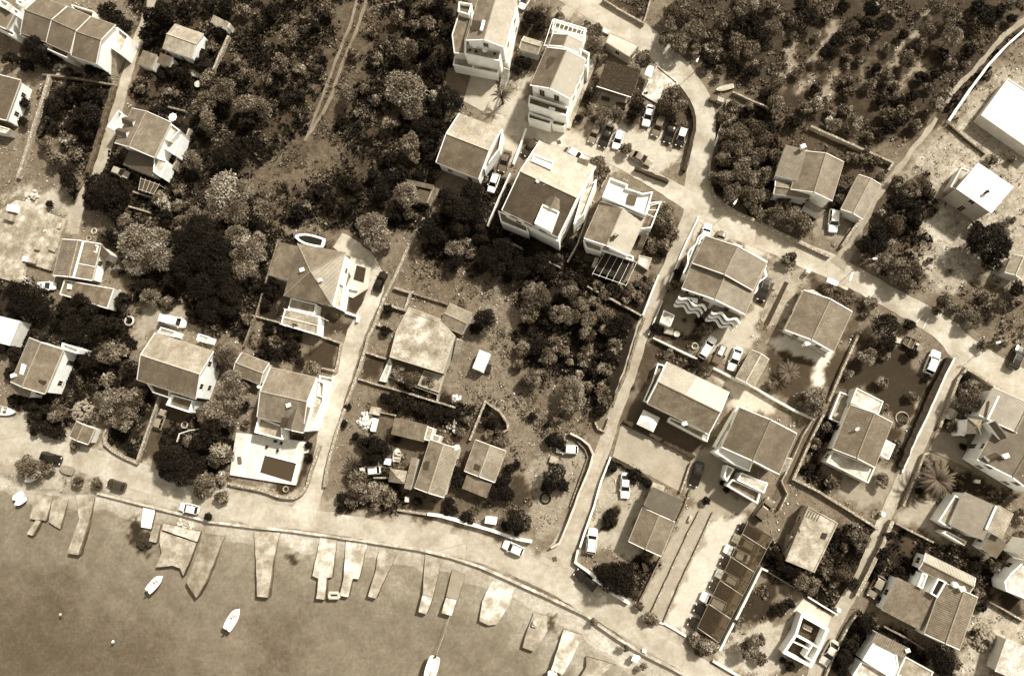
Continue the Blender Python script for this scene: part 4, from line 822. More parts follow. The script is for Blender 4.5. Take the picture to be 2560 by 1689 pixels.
H = house('garage', 'garage with part ribbed and part plain roof beside the parked white estate', 'ribbed garage', '22', q, 'garage'); gable(H, '22', q, 2.9, .8, .36, bold=True, win=False)
q = [(1430, 225), (2012, 502), (1832, 892), (1260, 605)]
H = house('house', 'long house with half its upper roof slope pale and the rest brown', 'long part-pale roofed house', '22', q)
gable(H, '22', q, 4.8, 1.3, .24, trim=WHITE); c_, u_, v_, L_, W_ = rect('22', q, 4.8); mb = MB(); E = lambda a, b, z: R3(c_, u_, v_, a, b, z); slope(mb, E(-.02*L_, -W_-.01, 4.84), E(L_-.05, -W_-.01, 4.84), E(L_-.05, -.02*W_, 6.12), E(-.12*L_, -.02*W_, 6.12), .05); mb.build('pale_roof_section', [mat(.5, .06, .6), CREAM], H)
flat(H, '22', [(1465, 735), (1832, 895), (1812, 965), (1450, 775)], 3.0, .25, CONC, WHITE); flat(H, '22', [(1350, 240), (1420, 262), (1250, 600), (1215, 590), (1300, 400)], 1.2, .7, CONCD, WHITE); chimney(H, '22', 1605, 795, 5.0, .85, .3)
q = [(1222, 665), (1378, 745), (1308, 872), (1155, 802)]
H = house('gazebo', 'square white canvas gazebo below the long house', 'white gazebo', '22', q, 'gazebo'); 
mb = MB(); c_, u_, v_, L_, W_ = rect('22', q, 2.4); E = lambda a, b, z: R3(c_, u_, v_, a, b, z)
for s in range(4):
    k = [(-L_, -W_), (L_, -W_), (L_, W_), (-L_, W_)]; a, b = k[s], k[(s+1) % 4]; mb.face([E(a[0], a[1], 2.35), E(b[0], b[1], 2.35), E(0, 0, 2.95)]); mb.face([E(a[0], a[1], 2.1), E(b[0], b[1], 2.1), E(b[0], b[1], 2.35), E(a[0], a[1], 2.35)])
    pb = MB(); pb.bar(E(a[0]*.96, a[1]*.96, 0), E(a[0]*.96, a[1]*.96, 2.3), .05); pb.build('post', METAL, H)
mb.build('canopy', mat(.62, .06, .6), H)
q = [(2118, 640), (1958, 1000), (2450, 1330), (2642, 890)]
H = house('house', 'white house with broad brown roof and stepped terraces above the carport yard', 'stepped terrace house', '22', q)
gable(H, '22', [(2118, 640), (1958, 992), (2470, 1290), (2642, 890)], 6.2, 1.6, .17, trim=WHITE); flat(H, '22', [(1960, 1005), (2250, 1110), (2205, 1240), (2070, 1180), (1880, 1060)], 5.4, .25, mat(.66, .06, .5), WHITE, win=True); flat(H, '22', [(2040, 1310), (2300, 1430), (2270, 1535), (1985, 1370)], 3.0, .8, CONCD, WHITE); flat(H, '22', [(2130, 1250), (2377, 1350), (2340, 1440), (2090, 1320)], 4.2, .1, CONCL, WHITE); flat(H, '22', [(1990, 1180), (2060, 1215), (1990, 1330), (1960, 1290)], 3.2, .6, CONCL, WHITE)
steps(H, '32', (190, 1110), (130, 1290), 1.3, 2.8, 0, m=CONCL); flat(H, '22', [(2110, 660), (2090, 640), (1880, 1010), (1910, 1030)], 2.6, .3, CONCL, WHITE)
q = [(1210, 15), (1097, 290), (1370, 492), (1515, 130)]
H = house('outbuilding', 'plain brown outbuilding with a darker rear roof beside the sloping drive', 'plain brown outbuilding', '23', q)
gable(H, '23', q, 3.4, .6, .2, CREAM); mono(H, '23', [(1300, -150), (1215, 5), (1515, 125), (1590, -95)], 3.9, 3.7, .095); block(H, 'concrete_pad', '22', [(1310, 1340), (1425, 1380), (1380, 1470), (1280, 1430)], 0, 2.6, CONC)
q = [(372, -5), (650, 150), (430, 610), (180, 485)]
H = house('unfinished_building', 'unfinished flat concrete building with pale slab roof and outside steps', 'unfinished concrete building', '33', q, 'building')
P_ = WL('33', q, 3.4); flat(H, '33', [(372, -5), (650, 150), (430, 610), (160, 500)], 3.4, .14, mat(.46, .2, .4, .9, 'bare_concrete', 'worn'), CONC, win=True); steps(H, '33', (245, 280), (150, 460), 1.1, 3.2, 0, m=CONC)
for k in range(5): mb = MB(); a, b = W('33', 385+k*24, 35+k*10, 3.5), W('33', 355+k*24, 95+k*10, 3.5); mb.bar(a, b, .07); mb.build('roof_batten', CONCD, H)
block(H, 'block_stack', '33', [(290, 195), (345, 175), (350, 205), (300, 235)], 3.4, 3.8, CONCL); block(H, 'pallet', '33', [(510, 240), (555, 250), (535, 300), (490, 285)], 3.4, 3.6, DARKW)
H = house('roofless_building', 'roofless building shell with thick white walls and dark rooms', 'roofless white building', '33', [(310, 1000), (560, 1140), (400, 1490), (140, 1355)], 'building')
def shellwall(pts, h=2.6, th=.42, name='wall'):
    P = WL('33', pts, h); mb = MB()
    for a, b in zip(P, P[1:]): d = (b-a).normalized(); mb.box((a+b)/2, (d.x, d.y), (b-a).length/2+th/2, th/2, 0, h+random.uniform(-.015, .015))
    mb.build(name, WHITE, H)
shellwall([(318, 1010), (552, 1140)]); shellwall([(552, 1140), (478, 1320), (396, 1478)]); shellwall([(396, 1478), (152, 1352)]); shellwall([(152, 1352), (262, 1185), (318, 1010)]); shellwall([(262, 1195), (475, 1310)], 2.55, .25, 'partition'); shellwall([(412, 1290), (345, 1395), (405, 1425)], 2.5, .2, 'partition'); shellwall([(225, 1250), (380, 1320)], 2.5, .12, 'partition')
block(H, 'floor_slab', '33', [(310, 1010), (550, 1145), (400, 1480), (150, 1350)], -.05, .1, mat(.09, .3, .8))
block(H, 'work_table', '33', [(345, 1090), (418, 1125), (400, 1165), (328, 1130)], .1, .9, CONCL)
q = [(1640, 700), (1448, 1155), (1785, 1350), (1932, 838)]
H = house('house', 'rambling house with three joined brown roofs and a small light well', 'three-roofed house', '33', [(1190, 650), (1930, 675), (1790, 1340), (1070, 960)])
gable(H, '33', q, 3.8, 1.1, .22, bold=True, trim=CREAM); mono(H, '33', [(1570, 835), (1185, 650), (1068, 960), (1440, 1165)], 3.3, 2.8, .24, WHITE, win=True); gable(H, '33', [(1470, 430), (1930, 672), (1860, 800), (1390, 580)], 3.5, .5, .21, WHITE, door=False); flat(H, '33', [(1570, 660), (1648, 695), (1565, 840), (1498, 800)], 3.9, .35, mat(.02, .1, 1), WHITE); tube(H, '33', 1745, 730, 4.0, 'water_tank', .5, None, .8); block(H, 'porch_wall', '33', [(1440, 1155), (1660, 1265), (1640, 1285), (1430, 1180)], 0, 2.6, WHITE); flat(H, '33', [(1480, 630), (1430, 760), (1385, 735), (1430, 610)], 3.6, .2, CONCL, WHITE); chimney(H, '33', 1810, 765, 4.3, .7)
q = [(1840, -127), (1692, 212), (1965, 352), (2120, -5)]
H = house('house', 'house with a plain left slope and ribbed right slopes beside the palm lane', 'plain and ribbed roofed house', '33', q)
mono(H, '33', [(2118, -10), (2000, 280), (1690, 205), (1842, -127)], 4.9, 3.9, .2, WHITE, win=True); mono(H, '33', [(2122, -8), (2025, 205), (2180, 320), (2300, 60)], 4.9, 4.1, .35, WHITE, bold=True, win=True); mono(H, '33', [(2060, 250), (1975, 390), (2130, 475), (2235, 335)], 3.4, 3.0, .17, WHITE, win=True); flat(H, '33', [(1730, -110), (1830, -50), (1690, 205), (1575, 130)], 2.8, .25, CONC, WHITE); flat(H, '33', [(1610, 240), (1650, 220), (1840, 320), (1820, 360)], 2.6, .2, CONCL, CREAM); mb = MB(); mb.bar(W('33', 2118, -10, 5), W('33', 2022, 208, 5), .2); mb.build('ridge_flashing', WHITE, H)
q = [(2290, 640), (1935, 1130), (2470, 1440), (2790, 930)]
H = house('house', 'large white house at the right edge with turret and dormers', 'white house with turret', '32', [(2050, 750), (1830, 1150), (2377, 1430), (2377, 700)])
gable(H, '32', [(2250, 620), (1938, 1135), (2480, 1450), (2770, 950)], 5.4, 1.8, .15, bold=True, trim=WHITE); gable(H, '32', [(2085, 485), (1945, 740), (2560, 1010), (2690, 745)], 5.2, 1.2, .22, WHITE, door=False)
dormer(H, '32', [(2130, 905), (2035, 780), (2120, 770), (2255, 955)], 6.5, 7.3, .12); dormer(H, '32', [(2080, 1070), (1990, 1110), (2080, 1150), (2170, 1110)], 6.3, 7.1, .1); hip(H, '32', [(1870, 740), (2010, 770), (1950, 890), (1830, 880)], 5.2, .9, .25, WHITE, .2); mb = MB(); mb.bar(W('32', 2140, 540, 6.6), W('32', 2040, 750, 5.9), .2); mb.build('ridge_flashing', WHITE, H); chimney(H, '32', 2215, 1095, 6.0, .85); block(H, 'skylight', '32', [(2340, 1240), (2375, 1255), (2365, 1285), (2330, 1270)], 6.4, 6.7, WHITE); flat(H, '32', [(1790, 890), (1850, 780), (1870, 800), (1810, 910)], 3.4, .5, CONCL, WHITE)
q = [(768, 615), (602, 1035), (990, 1198), (1155, 790)]
H = house('house', 'ribbed brown roofed house between two pale flat annex slabs', 'house between pale slabs', '32', q)
gable(H, '32', q, 3.9, 1.3, .2, bold=True, trim=CREAM); flat(H, '32', [(820, 465), (1070, 590), (1025, 710), (765, 600)], 3.3, .15, CONCL, CREAM); flat(H, '32', [(602, 1045), (990, 1200), (925, 1348), (535, 1150)], 2.8, .35, CONCL, CREAM, win=True); flat(H, '32', [(1095, 945), (1182, 990), (1120, 1130), (1045, 1090)], 2.5, .08, CONCL, WHITE); flat(H, '32', [(665, 500), (770, 540), (680, 800), (565, 750)], 1.0, .25, CONC, WHITE); dish(H, '32', 830, 840, 4.7)
q = [(330, -190), (228, 150), (580, 340), (697, -40)]
H = house('house', 'brown roofed house in the walled garden below the wooded hill', 'walled garden house', '31', q)
gable(H, '31', q, 4.6, 1.4, .22, trim=CREAM); mono(H, '31', [(400, -185), (300, 120), (65, 60), (165, -205)], 4.9, 4.4, .2, WHITE); gable(H, '31', [(75, 118), (415, 160), (380, 280), (45, 225)], 3.7, .4, .23, WHITE); mono(H, '31', [(370, 310), (520, 370), (510, 450), (330, 330)], 2.9, 2.5, .3, WHITE); chimney(H, '30', 330, 1355, 4.8, .8)
q = [(830, 60), (690, 375), (868, 470), (1060, 140)]
H = house('barn', 'low brown barn beside the dirt path right of the walled garden house', 'low brown barn', '31', q, 'barn'); gable(H, '31', q, 3.2, .5, .25, CREAM, win=False)
q = [(1950, -62), (2268, 165), (2086, 415), (1750, 190)]
H = house('house', 'square house with dazzling white flat roof in the dry field', 'square white roofed house', '31', q); hip(H, '31', q, 5.4, .45, .82, mat(.5, .06, .5), .25, tones=[.8, .8, .8, .8], cap=False); chimney(H, '31', 2040, 210, 5.8, .05, .2, .6)
flat(H, '31', [(1790, -10), (1870, 20), (1740, 190), (1690, 170)], 2.6, .15, CONC, CREAM)
q = [(2225, 730), (2720, 1060), (2490, 1430), (1975, 1072)]
H = house('hall', 'big white flat-roofed hall cut by the right edge', 'big white hall', '30', q, 'building'); flat(H, '30', q, 2.6, .12, mat(.76, .1, .3), CREAM)
q = [(2275, 790), (2205, 960), (2350, 1030), (2430, 860)]
H = house('shed', 'two-slope shed at the right edge in the dry field', 'two-slope field shed', '31', q, 'shed'); gable(H, '31', q, 2.9, .6, .34, CREAM, win=False)
q = [(1420, -285), (1690, -180), (1850, -20), (1735, 332), (1240, 178), (1300, -60)]
H = house('unfinished_house', 'roofless unfinished house with blotched concrete deck in the rubble garden', 'blotched concrete deck', '12', q, 'building')
flat(H, '12', q, 2.9, .04, mat(.44, .3, .35, .9, 'blotched_concrete', 'worn'), GREYW); flat(H, '12', [(1240, 190), (1262, 250), (1205, 412), (1145, 398)], 1.2, .05, CONCL, CREAM); flat(H, '12', [(1560, 300), (1745, 350), (1700, 510), (1500, 440)], 1.2, .05, CONC, GREYW); steps(H, '12', (1890, 10), (1840, 240), 1.2, 2.6, 0, m=CONC); block(H, 'block_row', '11', [(1480, 1300), (1720, 1390), (1700, 1430), (1460, 1340)], 2.9, 3.0, CONC)
q = [(1790, 1258), (2012, 1332), (1910, 1545), (1712, 1430)]
H = house('shed', 'plain grey metal roofed shed beside the blotched concrete deck', 'grey metal shed', '11', q, 'shed'); gable(H, '11', q, 2.8, .4, .25, CREAM, win=False, verge=False)
q = [(1400, 95), (1650, 150), (1590, 315), (1500, 300)]
H = house('shed', 'low lean-to shed behind a pale tree at the lane head', 'low lean-to shed', '11', q, 'shed'); mono(H, '11', [(1400, 95), (1650, 155), (1640, 190), (1400, 140)], 2.7, 2.5, .2, CONCD); mono(H, '11', [(1500, 185), (1610, 215), (1580, 320), (1490, 300)], 2.5, 2.3, .13, CONCD); block(H, 'end_wall', '11', [(1640, 165), (1655, 172), (1597, 318), (1582, 314)], 0, 2.3, CONC)
q = [(1615, 962), (1470, 1400), (1748, 1475), (1890, 1012)]
H = house('house', 'long low patched roof house among sheds and boats behind the shore road', 'long patched house', '12', q)
gable(H, '12', q, 4.0, .8, .25, CREAM); mono(H, '12', [(1510, 1125), (1440, 1400), (1370, 1410), (1440, 1110)], 3.2, 2.9, .3); mono(H, '12', [(1295, 740), (1590, 805), (1560, 970), (1248, 890)], 3.2, 2.9, .23); flat(H, '12', [(1590, 820), (1655, 840), (1620, 960), (1560, 945)], 3.0, .1, CONC, CREAM); flat(H, '12', [(1640, 890), (1720, 915), (1690, 980), (1630, 960)], 2.8, .1, CONC, CREAM); solar(H, '12', [(1575, 1140), (1615, 1150), (1600, 1225), (1555, 1210)], 4.5, .2); chimney(H, '12', 1855, 1020, 3.6, .6, .5, .6)
q = [(1238, 1220), (1412, 1230), (1372, 1362), (1238, 1330)]
H = house('tent_roof_hut', 'small hut with pale pyramid tent roof left of the long patched house', None, '12', q, 'hut'); hip(H, '12', q, 2.4, .7, .3, CREAM, .15, win=False, tones=[.34, .36, .26, .2], cap=False)  # roof tones follow the sun: lit sides paler, shaded sides darker
q = [(2040, 932), (1945, 1225), (2205, 1352), (2320, 1062)]
H = house('house', 'low house with three grey roof sheets and a dark roof hatch', 'low three-sheet house', '12', q)
gable(H, '12', q, 3.2, .5, .26, CREAM); mono(H, '12', [(1965, 1262), (2195, 1362), (2135, 1482), (1905, 1400)], 2.9, 2.6, .24); block(H, 'skylight', '12', [(2035, 1165), (2090, 1190), (2070, 1240), (2020, 1215)], 3.3, 3.65, mat(.07, .1, 1))
q = [(1010, 1162), (1312, 1312), (1195, 1545), (868, 1425)]
H = house('house', 'half repaired house at the bottom edge with bare white roof patch', 'half repaired house', '33', q)
mono(H, '33', [(1010, 1162), (1312, 1312), (1265, 1410), (965, 1255)], 3.6, 3.3, .26, CREAM, bold=True); flat(H, '33', [(985, 1245), (1190, 1350), (1210, 1480), (1160, 1600), (875, 1420)], 3.1, .15, mat(.8, .12, .8, .9), WHITE); flat(H, '33', [(862, 1430), (1150, 1570), (1080, 1700), (780, 1560)], 2.4, .3, CONCL, WHITE); flat(H, '33', [(1270, 1385), (1535, 1530), (1470, 1660), (1190, 1560)], 2.6, .15, CONC, CREAM); steps(H, '33', (1245, 1470), (1195, 1590), 1.0, 2.5, 0); chimney(H, '33', 1300, 1335, 3.3, .8, .25, .5)
q = [(2225, 1225), (2460, 1320), (2377, 1640), (2095, 1520)]
H = house('garage', 'pale roofed garage in the bottom right corner', 'pale corner garage', '33', q, 'garage'); mono(H, '33', q, 3.2, 2.8, .6, CREAM)
q = [(2200, 640), (2420, 420), (2480, 880), (2190, 770)]
H = house('house', 'white rounded terrace house cut by the right edge', 'rounded white terrace', '33', q); flat(H, '33', [(2180, 690), (2240, 610), (2360, 500), (2480, 560), (2480, 900), (2350, 840), (2195, 775)], 3.4, .5, CONCL, WHITE, win=True); mono(H, '33', [(2420, 300), (2330, 450), (2450, 520), (2560, 370)], 5.0, 4.6, .3, WHITE)
q = [(700, 792), (640, 935), (820, 975), (890, 822)]
H = house('shed', 'small shed beside the stone mound above the shore road', 'small shed by the mound', '02', q, 'shed'); gable(H, '02', q, 2.4, .5, .2, CREAM, win=False)
# pool terrace
H = house('pool_terrace', 'white sun terrace with rectangular swimming pool beside the lane', 'white pool terrace', '12', [(-185, 905), (503, 965), (365, 1365), (-245, 1265)], 'terrace')
D1 = [(-185, 880), (0, 900), (440, 960), (500, 985), (480, 1065), (440, 1075), (365, 1365), (-245, 1270)]
pool = [(80, 1090), (375, 1165), (330, 1340), (35, 1250)]
PO, PI = WL('12', D1, .6), ccw(WL('12', pool, .6)); c0 = WL('12', [(-30, 1090)], .6)
cut = [(-185, 880), (0, 900), (440, 960), (500, 985), (480, 1065), (440, 1075), (430, 1130), (375, 1165), (80, 1090), (60, 1170), (-215, 1080)]
mb = MB(); mb.prism(WL('12', [(-185, 880), (0, 900), (440, 960), (500, 985), (480, 1065), (440, 1075), (418, 1165), (375, 1165), (80, 1090), (-218, 1090)], .6), -.1, .6); mb.build('terrace_slab', mat(.58, .14, .6, .85, 'terrace_slabs'), H)
mb = MB(); mb.prism(WL('12', [(-218, 1090), (80, 1090), (35, 1250), (330, 1340), (375, 1165), (418, 1165), (365, 1368), (-245, 1272)], .6), -.1, .597); mb.build('terrace_slab', mat(.58, .14, .6, .85, 'terrace_slabs'), H)
mb = MB(); P_ = [Vector((p.x, p.y)) for p in PI]; O_ = offs(P_, -.35)
for i in range(4): j = (i+1) % 4; a, b, c, d = O_[i], O_[j], P_[j], P_[i]; mb.face([(a.x, a.y, .64), (b.x, b.y, .64), (c.x, c.y, .64), (d.x, d.y, .64)]); mb.face([(c.x, c.y, .64), (d.x, d.y, .64), (d.x, d.y, .2), (c.x, c.y, .2)])
mb.build('pool_coping', WHITE, H)
mb = MB(); mb.face([(p.x, p.y, .42) for p in P_]); mb.build('pool_water', glossy(.085, .06, 'pool_water_finish'), H)
# carport with shade panels
H = bldg('carport', 'long carport of dark translucent panels over nine parked cars', 'dark panel carport', 'carport', W('23', 2030, 700))
NCP = 9; ZC = 2.3
t_ = NT('translucent_shade_panel'); t_.n.remove(t_.b); a_ = t_.n.new('ShaderNodeBsdfTransparent'); a_.inputs[0].default_value = (.62, .58, .5, 1); b_ = t_.n.new('ShaderNodeBsdfDiffuse'); b_.inputs[0].default_value = sepia(.10); m_ = t_.n.new('ShaderNodeMixShader'); m_.inputs[0].default_value = .42; t_.l.new(a_.outputs[0], m_.inputs[1]); t_.l.new(b_.outputs[0], m_.inputs[2]); t_.l.new(m_.outputs[0], t_.n['Material Output'].inputs[0]); SHADE = t_.m
CA, CB, CC_, CD = W('23', 2190, 145, ZC), W('23', 1720, 1120, ZC), W('23', 1920, 1260, ZC), W('23', 2420, 290, ZC)
for k in range(NCP):
    a0, a1 = CA.lerp(CB, k/NCP), CA.lerp(CB, (k+1)/NCP); d0, d1 = CD.lerp(CC_, k/NCP), CD.lerp(CC_, (k+1)/NCP); g_ = (a1-a0).normalized()*.05; mb = MB(); z_ = Vector((0, 0, .03))
    T = [a0+g_, a1-g_, d1-g_, d0+g_]; mb.face(T); mb.build('shade_panel', SHADE, H)
for k in range(0, NCP+1):
    a0, d0 = CA.lerp(CB, k/NCP), CD.lerp(CC_, k/NCP); mb = MB(); mb.bar(a0, d0, .06 if k % 2 else .08); mb.build('beam', CONCL if k % 2 else DARKW, H)
    if k % 2 == 0:
        for p in (a0.lerp(d0, .1), d0): mb = MB(); mb.bar((p.x, p.y, 0), p, .06); mb.build('post', METAL, H)
for a, b in ((CA, CB), (CD, CC_)): mb = MB(); mb.bar(a, b, .06); mb.build('edge_beam', METAL, H)
# ================================================================== garden walls and hedges
def wr(label, t, pts, *a, **k): return wallrun(label, [(t, x, y) for x, y in pts], *a, **k)
wr('wide pale stone wall slanting down the far left gardens', '00', [(455, 690), (380, 960), (310, 1160), (240, 1400), (160, 1650)], .9, .75, STONEL)
wr('stone wall below the terraced row running to the lane', '00', [(390, 690), (640, 715), (1075, 790)], .9, .4, STONE)
wr('rough dry-stone wall along the far left lane', '00', [(1050, 800), (985, 1010), (900, 1300), (810, 1600)], .8, 1.0, STONED, jit=.12, step=.8)
wr('pale wall right of the small white cottage', '00', [(2120, 330), (2040, 500), (1960, 690)], 1.0, .5, STONEL)
wr('pale retaining wall right of the house with two dormers', '00', [(1755, 1190), (1710, 1330), (1600, 1560)], 1.2, .35, STONEL)
wr('thin wall above the garden table and parasol', '00', [(1560, 990), (1720, 1030)], .9, .3, STONE)
wr('short garden wall below the slatted pergola', '01', [(1230, 210), (1430, 270)], .9, .35, STONEL); wr('stone edging of the small plot right of the dark round tree', '01', [(1190, 345), (1390, 405)], .7, .35, STONEL)
wr('long pale stone wall along the right side of the dusty middle lane', '11', [(1560, 455), (1400, 750), (1290, 1000), (1190, 1200), (1100, 1440), (1040, 1567), (960, 1847), (850, 2147), (740, 2467), (660, 2767), (630, 2950)], 1.0, .55, STONEL)
wr('L-shaped pale wall round the empty plot by the middle lane', '11', [(1280, 1100), (1435, 1148), (1380, 1310), (1190, 1250)], .9, .45, STONEL); wr('pale wall running right from the empty plot by the middle lane', '11', [(1445, 1150), (1600, 1200), (1780, 1255)], .7, .35, STONE)
wr('short wall left of the blotched concrete deck', '11', [(1120, 1445), (1270, 1490)], .8, .4, STONEL)
wr('garden wall below the pyramid roofed house', '11', [(-60, 1355), (0, 1370), (240, 1430)], .9, .35, STONEL); wr('long wall between the dark tree belt and the pyramid roofed house', '11', [(210, 650), (100, 1010), (0, 1350), (-90, 1567), (-120, 1650)], .9, .3, STONE)
wr('white planted wall below the pyramid roofed house terrace', '11', [(830, 1330), (945, 1370), (935, 1420)], .8, .35, WHITE)
wr('pale wall round the dark lawn above the pool house', '12', [(620, -10), (790, 50), (740, 310), (610, 280)], .8, .4, STONEL)
wr('curved pale wall round the pool terrace corner', '12', [(590, 1000), (500, 1260), (470, 1370), (420, 1450), (350, 1490), (240, 1480), (0, 1405), (-260, 1350)], .9, .45, STONEL)
wr('short cross wall between two small lawns by the lane', '12', [(1010, 130), (1210, 195)], .8, .4, STONEL); wr('cross wall at the lower end of the small lawns by the lane', '12', [(950, 380), (1110, 430), (1330, 490), (1560, 560), (1850, 645)], .8, .35, STONEL)
wr('low wall round the rubble bed below the blotched concrete deck', '12', [(1230, 360), (1480, 450), (1695, 525), (1680, 590)], .8, .35, STONEL); wr('short wall right of the rubble bed', '12', [(1750, 340), (1695, 515)], .9, .3, STONEL)
wr('curved wall round the fan-shaped garden', '12', [(1985, 950), (2060, 760), (2130, 592), (2260, 680), (2335, 790), (2340, 850), (2260, 890)], 1.0, .4, STONEL)
wr('white wall along the shore road below the low three-sheet house', '13', [(1590, 70), (1720, 85), (1900, 140), (2150, 210), (2377, 285), (2470, 310), (2560, 325)], 1.3, .5, mat(.7, .1, .6)); wr('low shaded wall left of the white shore wall', '13', [(1310, 30), (1440, 50), (1590, 70)], .8, .4, STONEL)
wr('curved double wall at the corner of the rough field by the lane', '22', [(540, 885), (640, 935), (715, 995), (755, 1080), (725, 1200), (620, 1450), (580, 1567), (500, 1767), (440, 1910), (360, 1950)], 1.2, .34, mat(.5, .12, .6))
wr('thin inner wall beside the curved double wall', '22', [(610, 960), (680, 1040), (705, 1110), (640, 1290), (540, 1567)], .5, .25, STONE)
wr('white wall along the right side of the straight lane', '22', [(915, 1105), (830, 1330), (760, 1567), (680, 1797), (630, 1945)], 1.0, .3, WHITE); wr('white corner wall where the lane meets the shore road', '23', [(612, 405), (585, 520), (700, 600), (775, 665)], 1.1, .35, CREAM); wr('white wall below the big round dark tree', '23', [(750, 668), (850, 740), (940, 815), (1090, 900)], 1.1, .35, WHITE)
wr('rough low stones along the left edge of the straight lane', '21', [(1230, 1380), (1150, 1600), (1070, 1880), (980, 2080), (940, 2200)], .45, .4, STONE, jit=.1, step=.7); wr('small rounded pale wall end at the field gate', '22', [(775, 780), (800, 845), (860, 870), (885, 800), (905, 740)], .8, .35, STONEL)
wr('white wall right of the black net pergola along the lane', '21', [(1365, 980), (1290, 1170), (1215, 1360)], 1.2, .35, CREAM); wr('slanting wall across the dark garden below the black net pergola', '21', [(700, 1090), (900, 1195), (1200, 1360)], 1.0, .3, STONEL); wr('long wall below the biggest dark roofed house', '21', [(0, 690), (220, 800), (450, 915)], 1.1, .3, STONEL)
wr('grey retaining wall right of the biggest dark roofed house', '21', [(690, 460), (610, 690), (515, 860)], 1.2, .22, GREYW); wr('pale wall in front of the bushes below the biggest house', '11', [(2160, 640), (2290, 660), (2400, 710)], .9, .35, STONEL)
wr('white boundary strip along the lane by the wavy balcony house', '21', [(1735, 440), (1600, 720), (1450, 1080)], .5, .22, WHITE); wr('white wall beside the lane below the flat white hut', '21', [(1400, 1220), (1330, 1390), (1270, 1540)], .7, .25, CREAM)
wr('pale curved pavement wall round the wooded corner', '21', [(1838, 0), (1838, 150), (1880, 250), (1960, 330), (2100, 410), (2250, 475), (2377, 535), (2577, 640), (2777, 730), (2955, 815)], .8, .5, STONEL)
wr('pale garden wall on the right of the parked white car', '31', [(690, 715), (780, 580), (855, 480)], 1.1, .45, STONEL); wr('thin wall in front of the low brown barn', '31', [(855, 480), (705, 405), (690, 435)], 1.4, .2, CREAM)
wr('long wall between the wooded hill and the walled garden', '30', [(400, 1170), (850, 1370), (1165, 1510), (1120, 1580)], 1.2, .4, STONEL)
wr('bright white wall slanting beside the hill path', '30', [(2420, 240), (2220, 420), (2050, 600), (1880, 830), (1680, 1120)], 1.0, .42, mat(.72, .06, .5)); wr('thin dark wall between the dry plots', '30', [(1680, 1150), (1850, 1300), (2020, 1430)], .6, .2, STONED)
wr('thin pale wall along the top road plot', '20', [(840, -10), (1030, 105), (1220, 212), (1255, 110), (1285, 0)], .9, .3, STONEL); wr('slanting wall right of the boat wreck', '20', [(2050, 850), (2200, 920), (2390, 1000)], .9, .3, STONEL); wr('short white roadside wall below the boat wreck', '20', [(1950, 1150), (1920, 1240), (1885, 1350)], .6, .3, WHITE)
wr('dark clipped hedge curving round the car park', '20', [(1555, 815), (1650, 950), (1695, 1080), (1695, 1180), (1655, 1370), (1600, 1580)], 1.1, .7, mat(.05, .5, 6), 'hedge', 'hedge', .1, .6); wr('dark clipped hedge between the lane and the car park', '21', [(1140, -10), (1300, 50), (1455, 115)], 1.1, .6, mat(.06, .5, 6), 'hedge', 'hedge', .1, .6)
wr('white kerb wall at the left of the big house yard', '20', [(130, 1190), (80, 1340), (10, 1520)], .8, .35, WHITE); wr('long slatted wall beside the bright and dark roofed house yard', '11', [(2360, 40), (2260, 260), (2200, 400), (2150, 530)], .9, .3, CREAM)
wr('white slanting wall below the wavy balcony house terrace', '22', [(1310, 0), (1500, 90), (1720, 195)], 1.0, .3, CREAM); wr('long cream wall above the long part-pale roofed house', '22', [(1870, 280), (2070, 380), (2250, 460), (2377, 535), (2600, 660), (2810, 755)], 1.0, .35, CREAM)
wr('wall turning down beside the dark footpath', '32', [(415, 765), (330, 900), (230, 1130), (130, 1330), (185, 1450), (110, 1600)], 1.0, .2, STONEL); wr('pale wall between the palm lawn and the boat garden', '32', [(840, -20), (700, 280), (570, 590)], 1.0, .4, STONEL)
wr('pale wall left of the house between pale slabs turning along its front', '32', [(520, 710), (400, 950), (240, 1310), (480, 1430), (700, 1567), (1030, 1777)], 1.0, .4, STONEL); wr('pale edging wall along the left of the right-hand lane', '32', [(1735, 185), (1650, 350), (1500, 690), (1350, 1000), (1250, 1250)], .5, .3, CREAM)
wr('long dark clipped hedge along the right-hand lane', '32', [(1690, 190), (1560, 450), (1400, 800), (1235, 1205)], 1.2, .9, mat(.035, .5, 6), 'hedge', 'hedge', .12, .6)
wr('stone wall round the corner garden of the turret house', '32', [(1600, 830), (1690, 600), (1780, 370), (1850, 290), (1950, 345), (2110, 450), (2400, 615)], 1.0, .4, STONEL); wr('pale wall left of the big palm', '32', [(1500, 1070), (1455, 1080), (1380, 1280), (1260, 1560)], 1.0, .3, STONEL)
wr('thick pale wall along the lane left of the parked grey car', '33', [(1160, 130), (1070, 350), (950, 590), (830, 825)], 1.2, .6, STONEL); wr('slanting wall below the plain and ribbed roofed house', '33', [(1185, 150), (1350, 235), (1540, 330)], 1.1, .3, STONEL); wr('pale edging wall by the lane above the parked white car', '33', [(820, 1005), (740, 1130), (650, 1300), (540, 1567)], .9, .3, STONEL)
wr('white beam wall above the roofless white building', '33', [(372, 838), (645, 1003)], .8, .25, WHITE); wr('long wall above the half repaired house', '33', [(1080, 1110), (1290, 1220), (1490, 1345)], .9, .3, STONE); wr('slanting wall at the right edge below the rounded white terrace', '33', [(2060, 880), (2200, 960), (2390, 1070)], .9, .25, STONEL)
wr('white wall along the back of the dark panel carport', '23', [(2377, 600), (2318, 572), (2210, 790), (2100, 1010), (1930, 1335)], 1.2, .35, CREAM); wr('thin wall crossing the dark lawn behind the carport', '33', [(0, 605), (110, 670), (250, 755)], .8, .2, STONEL)
